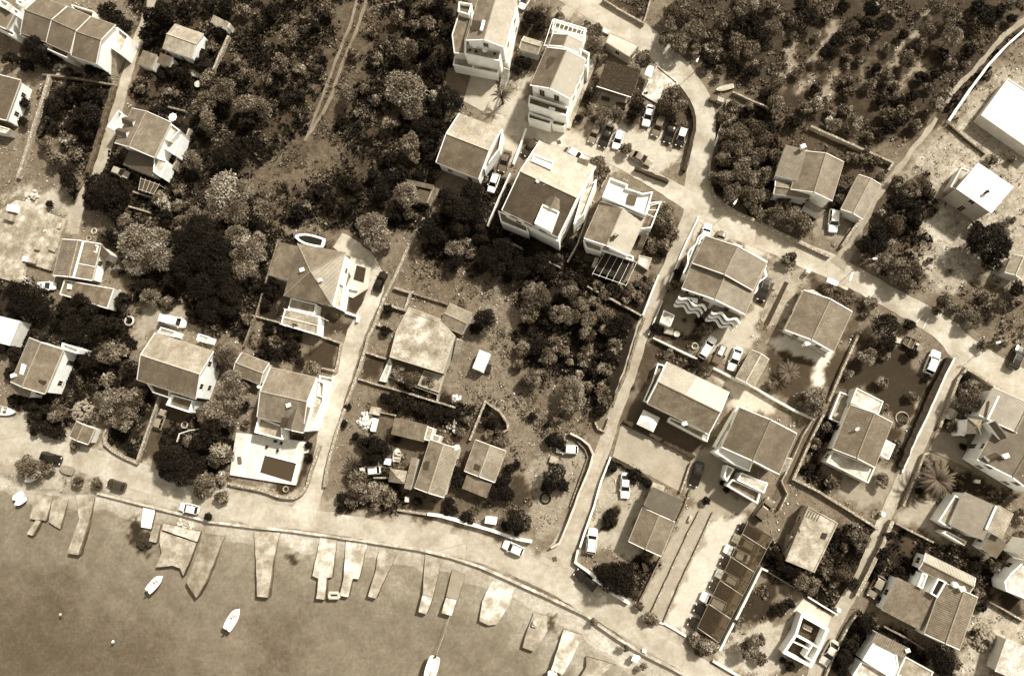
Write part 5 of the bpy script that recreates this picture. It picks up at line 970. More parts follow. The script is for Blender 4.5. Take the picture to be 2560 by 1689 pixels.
wr('long thin wall on the left of the sloping drives', '22', [(1660, 1400), (1600, 1567), (1380, 2047), (1170, 2480)], .6, .25, STONE); wr('thin kerb wall between the two sloping drives', '23', [(1745, 40), (1640, 240), (1400, 760), (1300, 975)], .5, .22, STONEL); wr('thin kerb wall left of the carport yard', '23', [(1870, 50), (1735, 350), (1560, 720), (1410, 1075)], .5, .25, STONEL); wr('low white kerb closing the carport yard at the shore road', '23', [(1350, 1075), (1420, 1090), (1520, 1145), (1615, 1205)], .4, .25, WHITE)
wr('white kerb wall at the lower right of the shore road', '23', [(1865, 1430), (1960, 1490), (2080, 1560), (2150, 1600)], .6, .35, CREAM)
wr('pale wall left of the parked grey hatchback by the dark garden', '02', [(1475, 540), (1370, 850), (1268, 1145)], .9, .4, STONEL); wr('curved pale wall round the dark walled garden', '02', [(990, 835), (960, 900), (965, 985), (1040, 1050), (1150, 1110), (1275, 1165)], .9, .4, STONEL); wr('thin curved edging of the planted bed by the grey hatchback', '02', [(1640, 965), (1665, 890), (1760, 860), (1860, 845)], .4, .15, CREAM)
wr('wall above the beds below the curved shore corner', '02', [(2140, 1370), (2250, 1390), (2400, 1420)], .7, .3, STONEL)
wr('thin pale wall above the low patched house sheds', '12', [(1150, 690), (1300, 720)], .8, .25, STONEL); wr('thin wall across the yard of the low patched house', '12', [(1090, 1300), (1235, 1300)], .8, .3, STONEL); wr('grey wall behind the wooden posts by the car park corner', '21', [(905, 20), (830, 170)], .8, .2, GREYW)
wr('dark clipped hedge on the court edge below the long part-pale roofed house', '22', [(1040, 770), (1200, 850), (1400, 960), (1700, 1110)], .9, .6, mat(.07, .5, 6), 'hedge', 'hedge', .15, .6)
wr('thin pale wall on the right side of the plain concrete court', '22', [(1665, 1155), (1615, 1300), (1565, 1435)], .8, .25, STONEL); wr('dark clipped hedge along the lower edge of the plain concrete court', '22', [(925, 1120), (1060, 1190), (1200, 1270), (1300, 1335)], .9, .5, mat(.06, .5, 6), 'hedge', 'hedge', .15, .6)
# sea wall
P_ = [(a[0], a[1], a[2]) for a in SHORE[4:]]
def polycurb():
    mb = MB(); Q = [W(*q) for q in P_]
    for a, b in zip(Q, Q[1:]):
        d = (b-a).normalized(); n = max(1, int((b-a).length/4))
        for k in range(n): c = a.lerp(b, (k+.5)/n); mb.box(c, (d.x, d.y), (b-a).length/n/2+.02, .22+random.uniform(-.02, .02), -1.4, .14+random.uniform(-.015, .015))
    return tag(mb.build('sea_wall', mat(.55, .15, .6, .9, 'sea_wall_stone', 'worn')), 'long pale concrete edge of the shore road', kind='structure')
polycurb()
# ================================================================== piers and slipways
def pier(label, t, pts, z=-.45, m=CONC, name='pier', step=None, group=None):
    mb = MB(); P = [Vector((p.x, p.y)) for p in ccw(WL(t, pts, z))]; Q = []
    for i in range(len(P)):
        a, b = P[i], P[(i+1) % len(P)]; n = max(1, int((b-a).length/1.1))
        for k in range(n): q = a.lerp(b, k/n); Q.append(q+Vector((random.uniform(-.06, .06), random.uniform(-.06, .06))) if k else q)
    mb.prism(Q, -3.2, z, 0, 1)
    return top_mesh(mb, name, [m, CONCD], label, 'pier', group)
RAMP = mat(.42, .16, .5, .9, 'algae_concrete', 'worn'); 
pier('leftmost square slab pier by the two white dinghies', '03', [(330, -130), (490, -95), (425, 130), (275, 110)], m=RAMP); pier('narrow pale block at the tip of the leftmost slab pier', '03', [(335, 120), (378, 132), (300, 268), (248, 250)], -.55, m=CONC); pier('second slab pier from the left between dark slots', '03', [(490, -110), (640, -80), (555, 205), (450, 140)], -.6, m=RAMP)
pier('long narrow pier with broken weedy middle at the left', '03', [(700, -130), (880, -100), (848, 60), (725, 447), (622, 430), (735, 120)], m=RAMP); pier('short bright white slipway under the shore road kerb', '03', [(1330, 10), (1442, 25), (1402, 205), (1308, 188)], -.3, m=mat(.7, .12, .7), name='slipway'); pier('short stub pier beside the white slipway', '03', [(1430, 155), (1492, 165), (1450, 332), (1383, 320)], m=CONC)
pier('long white concrete block across the head of the rubble slab', '03', [(1522, 155), (1862, 232), (1830, 325), (1505, 215)], -.2, m=CONCL, name='sea_block'); pier('broken rubble slab with ragged lower edge', '03', [(1490, 225), (1825, 335), (1770, 480), (1700, 640), (1672, 570), (1600, 545), (1445, 560), (1500, 430), (1480, 330)], -.6, m=RAMP)
pier('large boat-shaped pier with pointed tip', '03', [(1880, 250), (2085, 280), (1900, 715), (1820, 845), (1730, 700), (1800, 520), (1850, 360)], -.45, m=mat(.32, .15, .5, .9, 'concrete', 'worn')); pier('tapering pier with dark weed patches right of the boat-shaped pier', '13', [(-20, 225), (225, 235), (160, 500), (110, 842), (10, 832), (0, 500)], m=RAMP)
pier('pale pier with wide head and narrow tongue near the square float', '13', [(600, 270), (752, 292), (706, 655), (655, 658), (635, 860), (560, 852), (578, 665), (524, 640)], m=CONCL); pier('pale pier with wide head and slanting tongue right of the square float', '13', [(835, 312), (1036, 332), (952, 672), (898, 665), (855, 838), (778, 825), (815, 650), (826, 480)], m=CONCL); pier('wedge pier narrowing towards the sea with dark spots', '13', [(1155, 385), (1310, 430), (1205, 650), (1112, 852), (1040, 832), (1110, 600), (1130, 450)], m=CONC)
pier('long pier ending in a bright square block', '13', [(1573, 435), (1728, 490), (1640, 845), (1548, 815)], m=CONC); pier('bright square end block of the long pier', '13', [(1545, 820), (1638, 845), (1582, 998), (1508, 975)], -.35, m=CONCL, name='pier_end_block'); pier('short grey pier inset with a darker panel', '13', [(1825, 582), (1942, 632), (1872, 870), (1765, 835)], -.5, m=PAVE); pier('bright end block of the short grey pier moored with a rope', '13', [(1765, 842), (1862, 868), (1815, 1012), (1722, 985)], -.4, m=CONCL, name='pier_end_block')
pier('wide rounded pale slipway with weedy tip', '13', [(2235, 640), (2410, 715), (2365, 890), (2235, 1090), (2160, 1100), (2075, 1060), (2100, 880), (2160, 740)], -.7, m=CONCL, name='slipway')
pier('sunken grey slipway with a small dinghy on it', '23', [(200, 985), (325, 1010), (330, 1150), (205, 1345), (100, 1305), (140, 1150)], -.75, m=RAMP, name='slipway'); pier('pale slipway beside the small boat at the bottom edge', '23', [(480, 1135), (660, 1190), (560, 1400), (470, 1560), (362, 1510), (445, 1250)], -.6, m=CONCL, name='slipway'); pier('ragged triangular slab at the bottom edge', '23', [(690, 1390), (840, 1430), (970, 1465), (860, 1530), (760, 1640), (610, 1640), (690, 1480)], -.7, m=RAMP, name='slipway')
# ================================================================== vehicles
def loft_body(mb, st, m=0):
    """st: (x, half width, z bottom, z top) sections; closed rounded shell"""
    R = []
    for x, w, zb, zt in st: R.append([Vector((x, y*w, z)) for y, z in ((-.86, zb), (-1, zb+(zt-zb)*.3), (-.99, zb+(zt-zb)*.7), (-.86, zt-.015), (-.45, zt+.012), (.45, zt+.012), (.86, zt-.015), (.99, zb+(zt-zb)*.7), (1, zb+(zt-zb)*.3), (.86, zb))])
    for a, b in zip(R, R[1:]):
        for i in range(10): j = (i+1) % 10; mb.face([a[i], b[i], b[j], a[j]], m)
    mb.face(R[0][::-1], m); mb.face(R[-1], m)
PAINTP = glossy(.75, .25, 'car_paint_white')
KINDS = { # length, half width, belt z, roof z, screen base, roof front, roof rear, rear glass base, hood z
 'hatch': (4.0, .86, .88, 1.46, .85, .15, -1.45, -1.85, .80), 'saloon': (4.6, .89, .88, 1.42, .95, .15, -1.0, -1.75, .80), 'estate': (4.6, .89, .9, 1.46, 1.0, .25, -1.75, -2.15, .82),
 'suv': (4.5, .93, 1.0, 1.68, .95, .35, -1.7, -2.1, .95), 'van': (5.3, .98, 1.2, 2.05, 1.75, 1.25, -2.5, -2.6, 1.1)}
PROTO = {}
def make_car(kind):
    L, w, zb, zr, xs, xf, xr, xg, zh = KINDS[kind]; h = L/2
    root = bpy.data.objects.new('parked_car' if kind != 'van' else 'parked_van', None); COL.objects.link(root)
    mb = MB(); loft_body(mb, [(-h, w*.78, .36, zb-.18), (-h+.12, w*.93, .26, zb-.03), (-h*.6, w, .2, zb), (0, w, .2, zb), (xs*.9, w, .2, zb-.01), (xs+.25, w*.99, .2, zh+.02), (h*.75, w*.96, .22, zh-.05), (h-.14, w*.86, .26, zh-.14), (h, w*.66, .36, zh-.26)])
    body = mb.build('body', PAINTP, root, True, True)
    rw = w*.74; gw = w*.88; e = .02
    rf = MB(); st = [(xr-.06, rw*.9, zr-.06), (xr+.1, rw, zr-.02), ((xr+xf)/2, rw*1.02, zr+.03), (xf-.1, rw, zr-.01), (xf+.05, rw*.93, zr-.06)]; R = [[Vector((x, -ww, z-.04)), Vector((x, -ww*.6, z)), Vector((x, ww*.6, z)), Vector((x, ww, z-.04))] for x, ww, z in st]
    for a, b in zip(R, R[1:]):
        for i in range(3): rf.face([a[i], b[i], b[i+1], a[i+1]])
    B4 = [(xs, gw), (xg, gw)]
    for (xb, yb), (xt, yt) in (((xs, gw), (xf, rw)), ((xg, gw), (xr, rw)), (((xs+xg)/2-.1, gw), ((xf+xr)/2-.1, rw))):
        for s in (-1, 1): rf.bar((xb, s*yb, zb-.02), (xt, s*yt, zr-.05), .05)
    rf.build('roof', PAINTP, root, True, True)
    F = lambda x, y, z: Vector((x, y, z))
    g = MB(); g.face([F(xs, -gw, zb), F(xs, gw, zb), F(xf, rw, zr-.05), F(xf, -rw, zr-.05)]); g.build('windscreen', GLASS, root, False, True)
    g = MB(); g.face([F(xg, gw, zb), F(xg, -gw, zb), F(xr, -rw, zr-.06), F(xr, rw, zr-.06)]); g.build('rear_window', GLASS if kind != 'van' else PAINTP, root, False, True)
    for s in (-1, 1):
        g = MB(); g.face([F(xg, s*gw, zb), F(xs, s*gw, zb), F(xf, s*rw, zr-.05), F(xr, s*rw, zr-.05)]); g.build('side_window', GLASS, root, False, True)
        m_ = MB(); m_.box((xs-.1, s*(w+.07)), (1, 0), .07, .09, zb-.02, zb+.13); mi = m_.build('mirror', PAINTP, root, False, True)
        l_ = MB(); l_.box((h-.12, s*w*.62), (1, -s*.35), .1, .16, zh-.27, zh-.13); l_.build('headlight', glossy(.6, .1, 'headlight_glass'), root, False, True)
        l_ = MB(); l_.box((-h+.07, s*w*.72), (1, 0), .06, .12, zb-.24, zb-.06); l_.build('tail_light', glossy(.1, .2, 'tail_light_glass'), root, False, True)
    wm = MB(); R0 = .32; rings = [(R0*.55, -.1), (R0, -.09), (R0, .09), (R0*.6, .1), (.02, .085)]
    C_ = [[Vector((math.cos(a*math.pi/7)*r, y, math.sin(a*math.pi/7)*r)) for a in range(14)] for r, y in rings]
    for k, (a, b) in enumerate(zip(C_, C_[1:])):
        for i in range(14): wm.face([a[i], a[(i+1) % 14], b[(i+1) % 14], b[i]], 1 if k >= 3 else 0)
    wme = None
    for x in (h*.64, -h*.62):
        for s in (-1, 1):
            if wme is None: o = wm.build('wheel', [RUBBER, METAL], root, False, True); wme = o.data
            else: o = bpy.data.objects.new('wheel', wme); COL.objects.link(o); o.parent = root
            o.location = (x, s*(w-.1), R0); o.rotation_euler = (0, 0, 0 if s > 0 else math.pi)
    if kind == 'estate' or kind == 'suv':
        for s in (-1, 1): b_ = MB(); b_.bar((xf-.2, s*rw*.9, zr+.05), (xr+.2, s*rw*.9, zr+.05), .025); b_.build('roof_rail', METAL, root, False, True)
    return root
def car(t, f, r, kind, paint, label, group=None, roof=None):
    """f, r: front and rear in plan pixels, taken at mid height"""
    F_, R_ = W(t, *f, .9), W(t, *r, .9); d = (F_-R_); c = (F_+R_)/2
    if kind not in PROTO: PROTO[kind] = make_car(kind); o = PROTO[kind]
    else: o = copy_tree(PROTO[kind])
    o.location = (c.x, c.y, .02); o.rotation_euler = (0, 0, math.atan2(d.y, d.x)); pm = glossy(paint, .22, 'car_paint', coat=.6)
    for ch in o.children:
        n = ch.name.split('.')[0]
        if n in ('body', 'roof', 'mirror') or (kind == 'van' and n == 'rear_window'):
            ch.material_slots[0].link = 'OBJECT'; ch.material_slots[0].material = glossy(roof, .3, 'car_paint', coat=.6) if (roof is not None and n == 'roof') else pm
    return tag(o, label, 'van' if kind == 'van' else 'car', group or 'parked cars')
WH, SI, GR, DK, BK = .78, .42, .16, .06, .015
car('01', (1215, 70), (1010, -10), 'hatch', SI, 'silver car nose-out under the slatted pergola side of the two-dormer house'); car('01', (1745, 1445), (1475, 1380), 'van', WH, 'white delivery van parked above the large half-lit roofed house'); car('01', (500, 1085), (350, 1085), 'hatch', WH, 'white car half under the dark tree beside the low garage roof')
car('02', (1510, 680), (1455, 840), 'hatch', .3, 'grey hatchback on the brown yard left of the half-lit roofed house'); car('02', (575, 1150), (362, 1085), 'suv', BK, 'black four-wheel-drive car at the shrubs on the left shore road'); car('02', (985, 1340), (1160, 1395), 'hatch', DK, 'small dark car parked nose to the shrub by the sea wall'); car('03', (1660, -5), (1840, 35), 'hatch', WH, 'white hatchback on the sea wall beside the small palm')
car('10', (2270, 1600), (2345, 1385), 'saloon', GR, 'dark grey saloon beside the bright and dark roofed house'); car('11', (2175, 210), (2235, 45), 'hatch', WH, 'white hatchback at the gate below the dark grey saloon'); car('11', (1185, 955), (1110, 1140), 'saloon', BK, 'black saloon on the dusty lane by the curved patio'); car('12', (1000, 1240), (1110, 1228), 'hatch', .66, 'pale car under the garden trees of the long patched house')
car('13', (2295, 345), (2480, 425), 'hatch', WH, 'white hatchback alone on the shore road under the white wall')
car('20', (1235, 1178), (1300, 958), 'saloon', .72, 'white saloon with sunroof, leftmost in the upper car park row'); car('20', (1330, 1238), (1395, 1095), 'estate', .2, 'grey estate with roof rails next to the white saloon'); car('20', (1440, 1315), (1500, 1135), 'saloon', BK, 'black saloon between the grey estate and the white-topped car'); car('20', (1540, 1372), (1610, 1160), 'hatch', BK, 'black car with a white roof at the right end of the car park row', roof=.7)
car('20', (735, 1308), (800, 1170), 'hatch', .26, 'grey hatchback, leftmost of three cars under the small trees'); car('20', (830, 1370), (915, 1165), 'saloon', .02, 'black saloon in the middle of three cars under the small trees'); car('20', (960, 1370), (1012, 1212), 'hatch', WH, 'white hatchback, rightmost of three cars under the small trees'); car('20', (1285, 1510), (1120, 1425), 'saloon', .28, 'grey saloon standing alone at the hedge of the car park')
car('20', (90, 55), (155, -60), 'hatch', WH, 'white car at the top edge right of the tall top house'); car('20', (105, 1425), (225, 1310), 'hatch', DK, 'dark car in the shade left of the biggest house'); car('20', (660, 1475), (530, 1395), 'hatch', WH, 'white car half hidden behind the biggest house roof')
car('21', (1820, 535), (1780, 660), 'hatch', WH, 'white car peeping out above the wavy balcony house'); car('21', (1945, 600), (1910, 720), 'hatch', GR, 'grey car half hidden above the wavy balcony house'); car('21', (2310, 1218), (2370, 1010), 'suv', BK, 'black car in the yard right of the wavy balcony house')
car('22', (1880, -15), (1755, 190), 'estate', WH, 'white estate car parked below the wavy balcony house'); car('22', (2035, 300), (2110, 88), 'saloon', WH, 'white saloon beside the ribbed garage'); car('22', (1690, 1362), (1745, 1168), 'saloon', BK, 'black saloon right of the plain concrete court'); car('22', (1048, 1478), (1058, 1265), 'saloon', WH, 'white saloon on rough ground by the straight lane'); car('22', (450, 1030), (575, 1038), 'hatch', WH, 'white car nose under the tree in the rough field')
car('23', (755, 213), (730, 425), 'suv', WH, 'white four-wheel-drive car inside the white lane wall'); car('23', (595, 605), (770, 755), 'suv', BK, 'black car tucked against the white corner wall'); car('23', (2390, -40), (2290, 90), 'suv', GR, 'grey car parked above the dark panel carport')
car('31', (605, 560), (620, 400), 'suv', WH, 'white car in the walled yard below the low brown barn'); car('32', (1570, 128), (1490, 322), 'suv', WH, 'white car on the pale gravel beside the grey trailer boat'); car('32', (2350, 95), (2272, 268), 'suv', BK, 'black car at the right edge on the village road')
car('33', (970, 820), (1050, 672), 'hatch', .3, 'grey hatchback on the gravel left of the three-roofed house'); car('33', (515, 1465), (635, 1250), 'saloon', .55, 'pale saloon in the lane by the roofless white building')
for k, (x, y, kd, pt, lb) in enumerate([(2150, 200, 'hatch', BK, 'black car, topmost under the dark panel carport'), (2098, 305, 'hatch', .5, 'pale grey car, second from the top under the carport'), (2030, 410, 'saloon', WH, 'white car, third from the top under the carport'), (1998, 525, 'saloon', DK, 'dark car, fourth from the top under the carport'), (1940, 630, 'hatch', .7, 'white car in the middle of the carport row'), (1885, 735, 'hatch', .1, 'dark grey car, sixth from the top under the carport'), (1808, 850, 'suv', WH, 'white high-roofed car, seventh from the top under the carport'), (1755, 960, 'saloon', BK, 'black car, second from the bottom under the carport'), (1695, 1085, 'suv', .03, 'black car, lowest under the carport')]):
    car('23', (x-42, y-20), (x+161, y+82), kd, pt, lb, 'cars under the carport')
# ================================================================== boats
def boat(t, bow, stern, bw, label, hull=.82, inside=.7, z=WATER_Z, motor=True, name='motor_boat', cover=None, afloat=True, group='boats'):
    B, S = W(t, *bow, z+.4), W(t, *stern, z+.4); d = B-S; L = d.length; c = (B+S)/2; o = empty(name, (c.x, c.y, z), label, 'boat', group); o.rotation_euler = (0, 0, math.atan2(d.y, d.x)); w = bw/2
    zb = -.22 if afloat else .05; st = [(-.5, .80, 0), (-.3, .95, 0), (0, 1, .0), (.2, .92, .02), (.35, .66, .08), (.45, .34, .12), (.5, .04, .16)]; H_ = .52
    mb = MB(); R = []
    for x, k, dz in st: R.append([Vector((x*L, y*w*k*q, zz+dz)) for y, q, zz in ((-1, 1, H_), (-1, .9, H_*.5), (-1, .45, zb), (1, .45, zb), (1, .9, H_*.5), (1, 1, H_))])
    for a, b in zip(R, R[1:]):
        for i in range(5): mb.face([a[i], a[i+1], b[i+1], b[i]])
    mb.face(R[0][::-1]); 
    for s in (-1, 1):      # gunwale
        for (x0, k0, d0), (x1, k1, d1) in zip(st, st[1:]): mb.bar((x0*L, s*w*k0, H_+d0), (x1*L, s*w*k1, H_+d1), .05)
    mb.build('hull', mat(hull, .05, .8, .4, 'boat_hull'), o, False, True)
    dk = MB()
    for (x0, k0, d0), (x1, k1, d1) in zip(st[3:], st[4:]): dk.face([(x0*L, -w*k0, H_+d0-.02), (x1*L, -w*k1, H_+d1-.02), (x1*L, w*k1, H_+d1-.02), (x0*L, w*k0, H_+d0-.02)])
    if cover is None: dk.build('foredeck', mat(hull, .05, .8, .4, 'boat_hull'), o, False, True)
    fl = MB(); fl.face([(x*L*.98, -w*k*.9, .2) for x, k, _ in st[:5]]+[(x*L*.98, w*k*.9, .2) for x, k, _ in st[:5][::-1]]); fl.build('cockpit_floor', mat(inside, .1, 1), o, False, True)
    if cover is not None:
        dk.face([(x*L, -w*k, H_+dz-.02) for x, k, dz in st]+[(x*L, w*k, H_+dz-.02) for x, k, dz in st[::-1]]); dk.f = dk.f[-1:]; dk.m = dk.m[-1:]; dk.u = dk.u[-len(st)*2:]; nb = len(dk.v)-len(st)*2; dk.v = dk.v[nb:]; dk.f = [tuple(i-nb for i in dk.f[0])]; dk.build('deck', mat(hull, .05, .8, .4, 'boat_hull'), o, False, True)
        cv = MB(); cv.face([(x*L*.80-.02*L, -w*k*.68, H_+dz+.04) for x, k, dz in st]+[(x*L*.80-.02*L, w*k*.68, H_+dz+.04) for x, k, dz in st[::-1]]); cv.build('cover', mat(cover, .2, 2, .7), o, False, True)
    else:
        for x in (-.22, .02): th = MB(); th.box((x*L, 0), (1, 0), .13, w*.85, .2, .42); th.build('bench', mat(hull*.9, .05, 2), o, False, True)
        cn = MB(); cn.box((.12*L, w*.25), (1, 0), .25, .22, .2, .8); cn.build('console', mat(.5, .1, 2), o, False, True)
    if motor:
        mm = MB(); mm.box((-.5*L-.16, 0), (1, 0), .19, .14, .3, .85); mm.box((-.5*L-.12, 0), (1, 0), .08, .05, -.4, .3); mm.build('outboard_motor', mat(.03, .1, 3, .4), o, False, True)
    return o
boat('03', (1502, 642), (1372, 785), 1.7, 'small white motor boat moored off the boat-shaped pier', inside=.6); boat('03', (2215, 948), (2105, 1140), 1.9, 'white motor boat floating alone in open water', inside=.65); boat('13', (1590, 1640), (1665, 1395), 2.2, 'white boat at the bottom edge tied to a pier by rope', inside=.75); boat('23', (390, 1640), (370, 1520), 1.6, 'little white boat at the bottom edge by the pale slipway', motor=False)
boat('11', (368, 628), (635, 692), 2.2, 'white hulled boat with black open inside beside the pyramid roofed house', z=.25, cover=.012, motor=False, name='boat', afloat=False); boat('12', (1318, 1025), (1303, 1152), 1.5, 'pale rowing boat in the shaded garden of the long patched house', .6, .35, .05, False, 'rowing_boat', afloat=False); boat('02', (145, 692), (-120, 660), 1.7, 'white boat hull on land at the left edge', .75, .3, .1, False, 'boat', afloat=False); boat('32', (1442, 108), (1265, 15), 1.9, 'grey boat on a trailer in the garden by the village road', .25, .12, .4, False, 'boat', afloat=False); boat('20', (1895, 838), (2060, 798), 1.0, 'pale upturned boat wreck among the bushes by the bend', .5, .4, .1, False, 'boat_wreck', cover=.45, afloat=False)
boat('02', (125, 1495), (210, 1445), 1.2, 'upper of two white dinghies at the leftmost pier', z=-.5, motor=False, name='dinghy', cover=.8, afloat=False); boat('02', (148, 1545), (235, 1490), 1.2, 'lower of two white dinghies at the leftmost pier', z=-.5, motor=False, name='dinghy', cover=.8, afloat=False); boat('02', (240, 1330), (350, 1275), 1.3, 'white dinghy pulled up beside the left shrubs', z=0, motor=False, name='dinghy', cover=.7, afloat=False); boat('23', (220, 1050), (210, 1115), 1.0, 'small pale dinghy lying on the sunken slipway', .6, .5, -.75, False, 'dinghy', afloat=False); boat('02', (560, 1205), (682, 1245), 1.5, 'grey covered boat trailer load on the left shore road', .3, .25, .1, False, 'covered_boat', cover=.28, afloat=False)
# float, buoys, rope
mb = MB(); A_ = WL('13', [(680, 800), (768, 800), (768, 845), (680, 845)], -.8); c_ = sum(A_, Vector())/4
for a, b in zip(A_, A_[1:]+A_[:1]): mb.bar(a, b, .3, 0, 8)
top_mesh(mb, 'swim_float', mat(.5, .1, 1), 'square hollow float between two pale piers', 'float')
for x, y, lb in ((1050, 1250, 'lone white buoy in the open water at the lower left'), (562, 998, 'faint small buoy near the dark weed patches')):
    p = W('03', x, y, WATER_Z); mb = MB(); mb.lathe((p.x, p.y, WATER_Z-.2), [(.05, 0), (.2, .1), (.25, .25), (.18, .38), (.05, .45)], 12); mb.lathe((p.x, p.y, WATER_Z+.22), [(.03, 0), (.04, .25)], 6); top_mesh(mb, 'buoy', mat(.8 if x > 900 else .5, .05, 2), lb, 'buoy', None, True)
mb = MB(); pts = [W('13', 1800, 1012, -.35), W('13', 1740, 1200, -.75), W('13', 1672, 1385, -.5)]
for a, b in zip(pts, pts[1:]):
    for k in range(8): mb.bar(a.lerp(b, k/8), a.lerp(b, (k+1)/8), .035)
top_mesh(mb, 'mooring_rope', CONCL, 'thin mooring rope from the pier to the white boat', 'rope')
# ================================================================== street lamps
def lamp(t, base, top, label):
    b = W(t, *base, 0); mb = MB(); o = empty('street_lamp', (b.x, b.y, 0), label, 'street lamp', 'street lamps'); tp = W(t, *top, 5.6)
    mb.lathe((b.x, b.y, 0), [(.11, 0), (.1, .3), (.07, .32), (.05, 5.5)], 8); mb.build('pole', METAL, o); d = (tp-b); d.z = 0; d = d.normalized() if d.length > .05 else Vector((1, 0, 0))
    a = MB(); e = Vector((b.x, b.y, 5.5))+d*.7; a.bar((b.x, b.y, 5.4), e, .045, 0, 6); a.build('arm', METAL, o)
    h = MB(); h.box(e+d*.25, (d.x, d.y), .36, .15, 5.44, 5.6); h.build('lamp_head', mat(.78, .03, 2, .5), o)
lamp('20', (1695, 668), (1737, 525), 'street lamp on the wooded outer side of the road bend'); lamp('21', (2035, 375), (2085, 293), 'street lamp above the pale pavement wall at the junction'); lamp('31', (825, 912), (942, 836), 'street lamp at the mouth of the dirt path'); lamp('32', (2015, 75), (2148, 40), 'street lamp on the dry verge near the right edge')
# ================================================================== trailers, furniture and small things
def boxthing(name, label, cat, t, pts, z0, z1, m, extra=None, group=None, lid=None):
    c = cen(t, pts); o = empty(name, (c.x, c.y, z0), label, cat, group); mb = MB(); mb.prism(WL(t, pts, z1), z0+.02, z1-.06, 0, 0); mb.build('body', m, o)
    P = [Vector((p.x, p.y)) for p in ccw(WL(t, pts, z1))]; mb = MB(); mb.prism(offs(P, -.03), z1-.06, z1, 0, 0); mb.build('lid', lid or m, o); return o
c_ = cen('12', [(2075, 110), (2170, 150), (2100, 320), (2008, 280)]); H = empty('caravan', (c_.x, c_.y, 0), 'white caravan on the gravel right of the blotched concrete deck', 'caravan'); q = [(2075, 110), (2172, 148), (2102, 320), (2006, 282)]
P_ = [Vector((p.x, p.y)) for p in ccw(WL('12', q, 2.4))]; mb = MB(); mb.prism(P_, .55, 2.2, 0, 0); mb.build('body', WHITE, H); mb = MB(); mb.prism(offs(P_, .12), 2.2, 2.42, 0, 0); mb.build('roof', WHITE, H)
u_ = (P_[1]-P_[0]).normalized()
for s in (-1, 1): mb = MB(); mb.lathe((c_.x+s*1.0, c_.y, 0), [(.3, .2), (.32, .3), (.3, .5)], 10); mb.build('wheel', RUBBER, H)
boxthing('motor_trailer', 'dark wheeled frame beside the white caravan', 'trailer', '12', [(2140, 240), (2185, 250), (2165, 330), (2120, 310)], .1, .8, BLACK)
# jet ski on a trailer
c_ = W('22', 1925, 170, .6); H = empty('trailer', (c_.x, c_.y, 0), 'dark covered trailer with a white nosed jet ski between two white cars', 'trailer'); a, b = W('22', 1965, 75, .6), W('22', 1890, 235, .6); d = (b-a).normalized(); mb = MB(); mb.box((a+b)/2, (d.x, d.y), (b-a).length/2, .75, .35, .65); mb.build('bed', PAVED, H)
mb = MB(); mb.box(a.lerp(b, .3), (d.x, d.y), .8, .4, .65, 1.05); mb.box(a.lerp(b, .18), (d.x, d.y), .35, .32, 1.05, 1.25); mb.build('jet_ski', WHITE, H); mb = MB(); mb.bar((a.x, a.y, .5), (a-d*1.0), .05); mb.build('tow_bar', METAL, H)
for s in (-1, 1): mb = MB(); p = (a+b)/2+Vector((-d.y, d.x, 0))*s*.82; mb.lathe((p.x, p.y, .05), [(.28, 0), (.3, .1), (.3, .45), (.28, .5)], 10); mb.build('wheel', RUBBER, H)
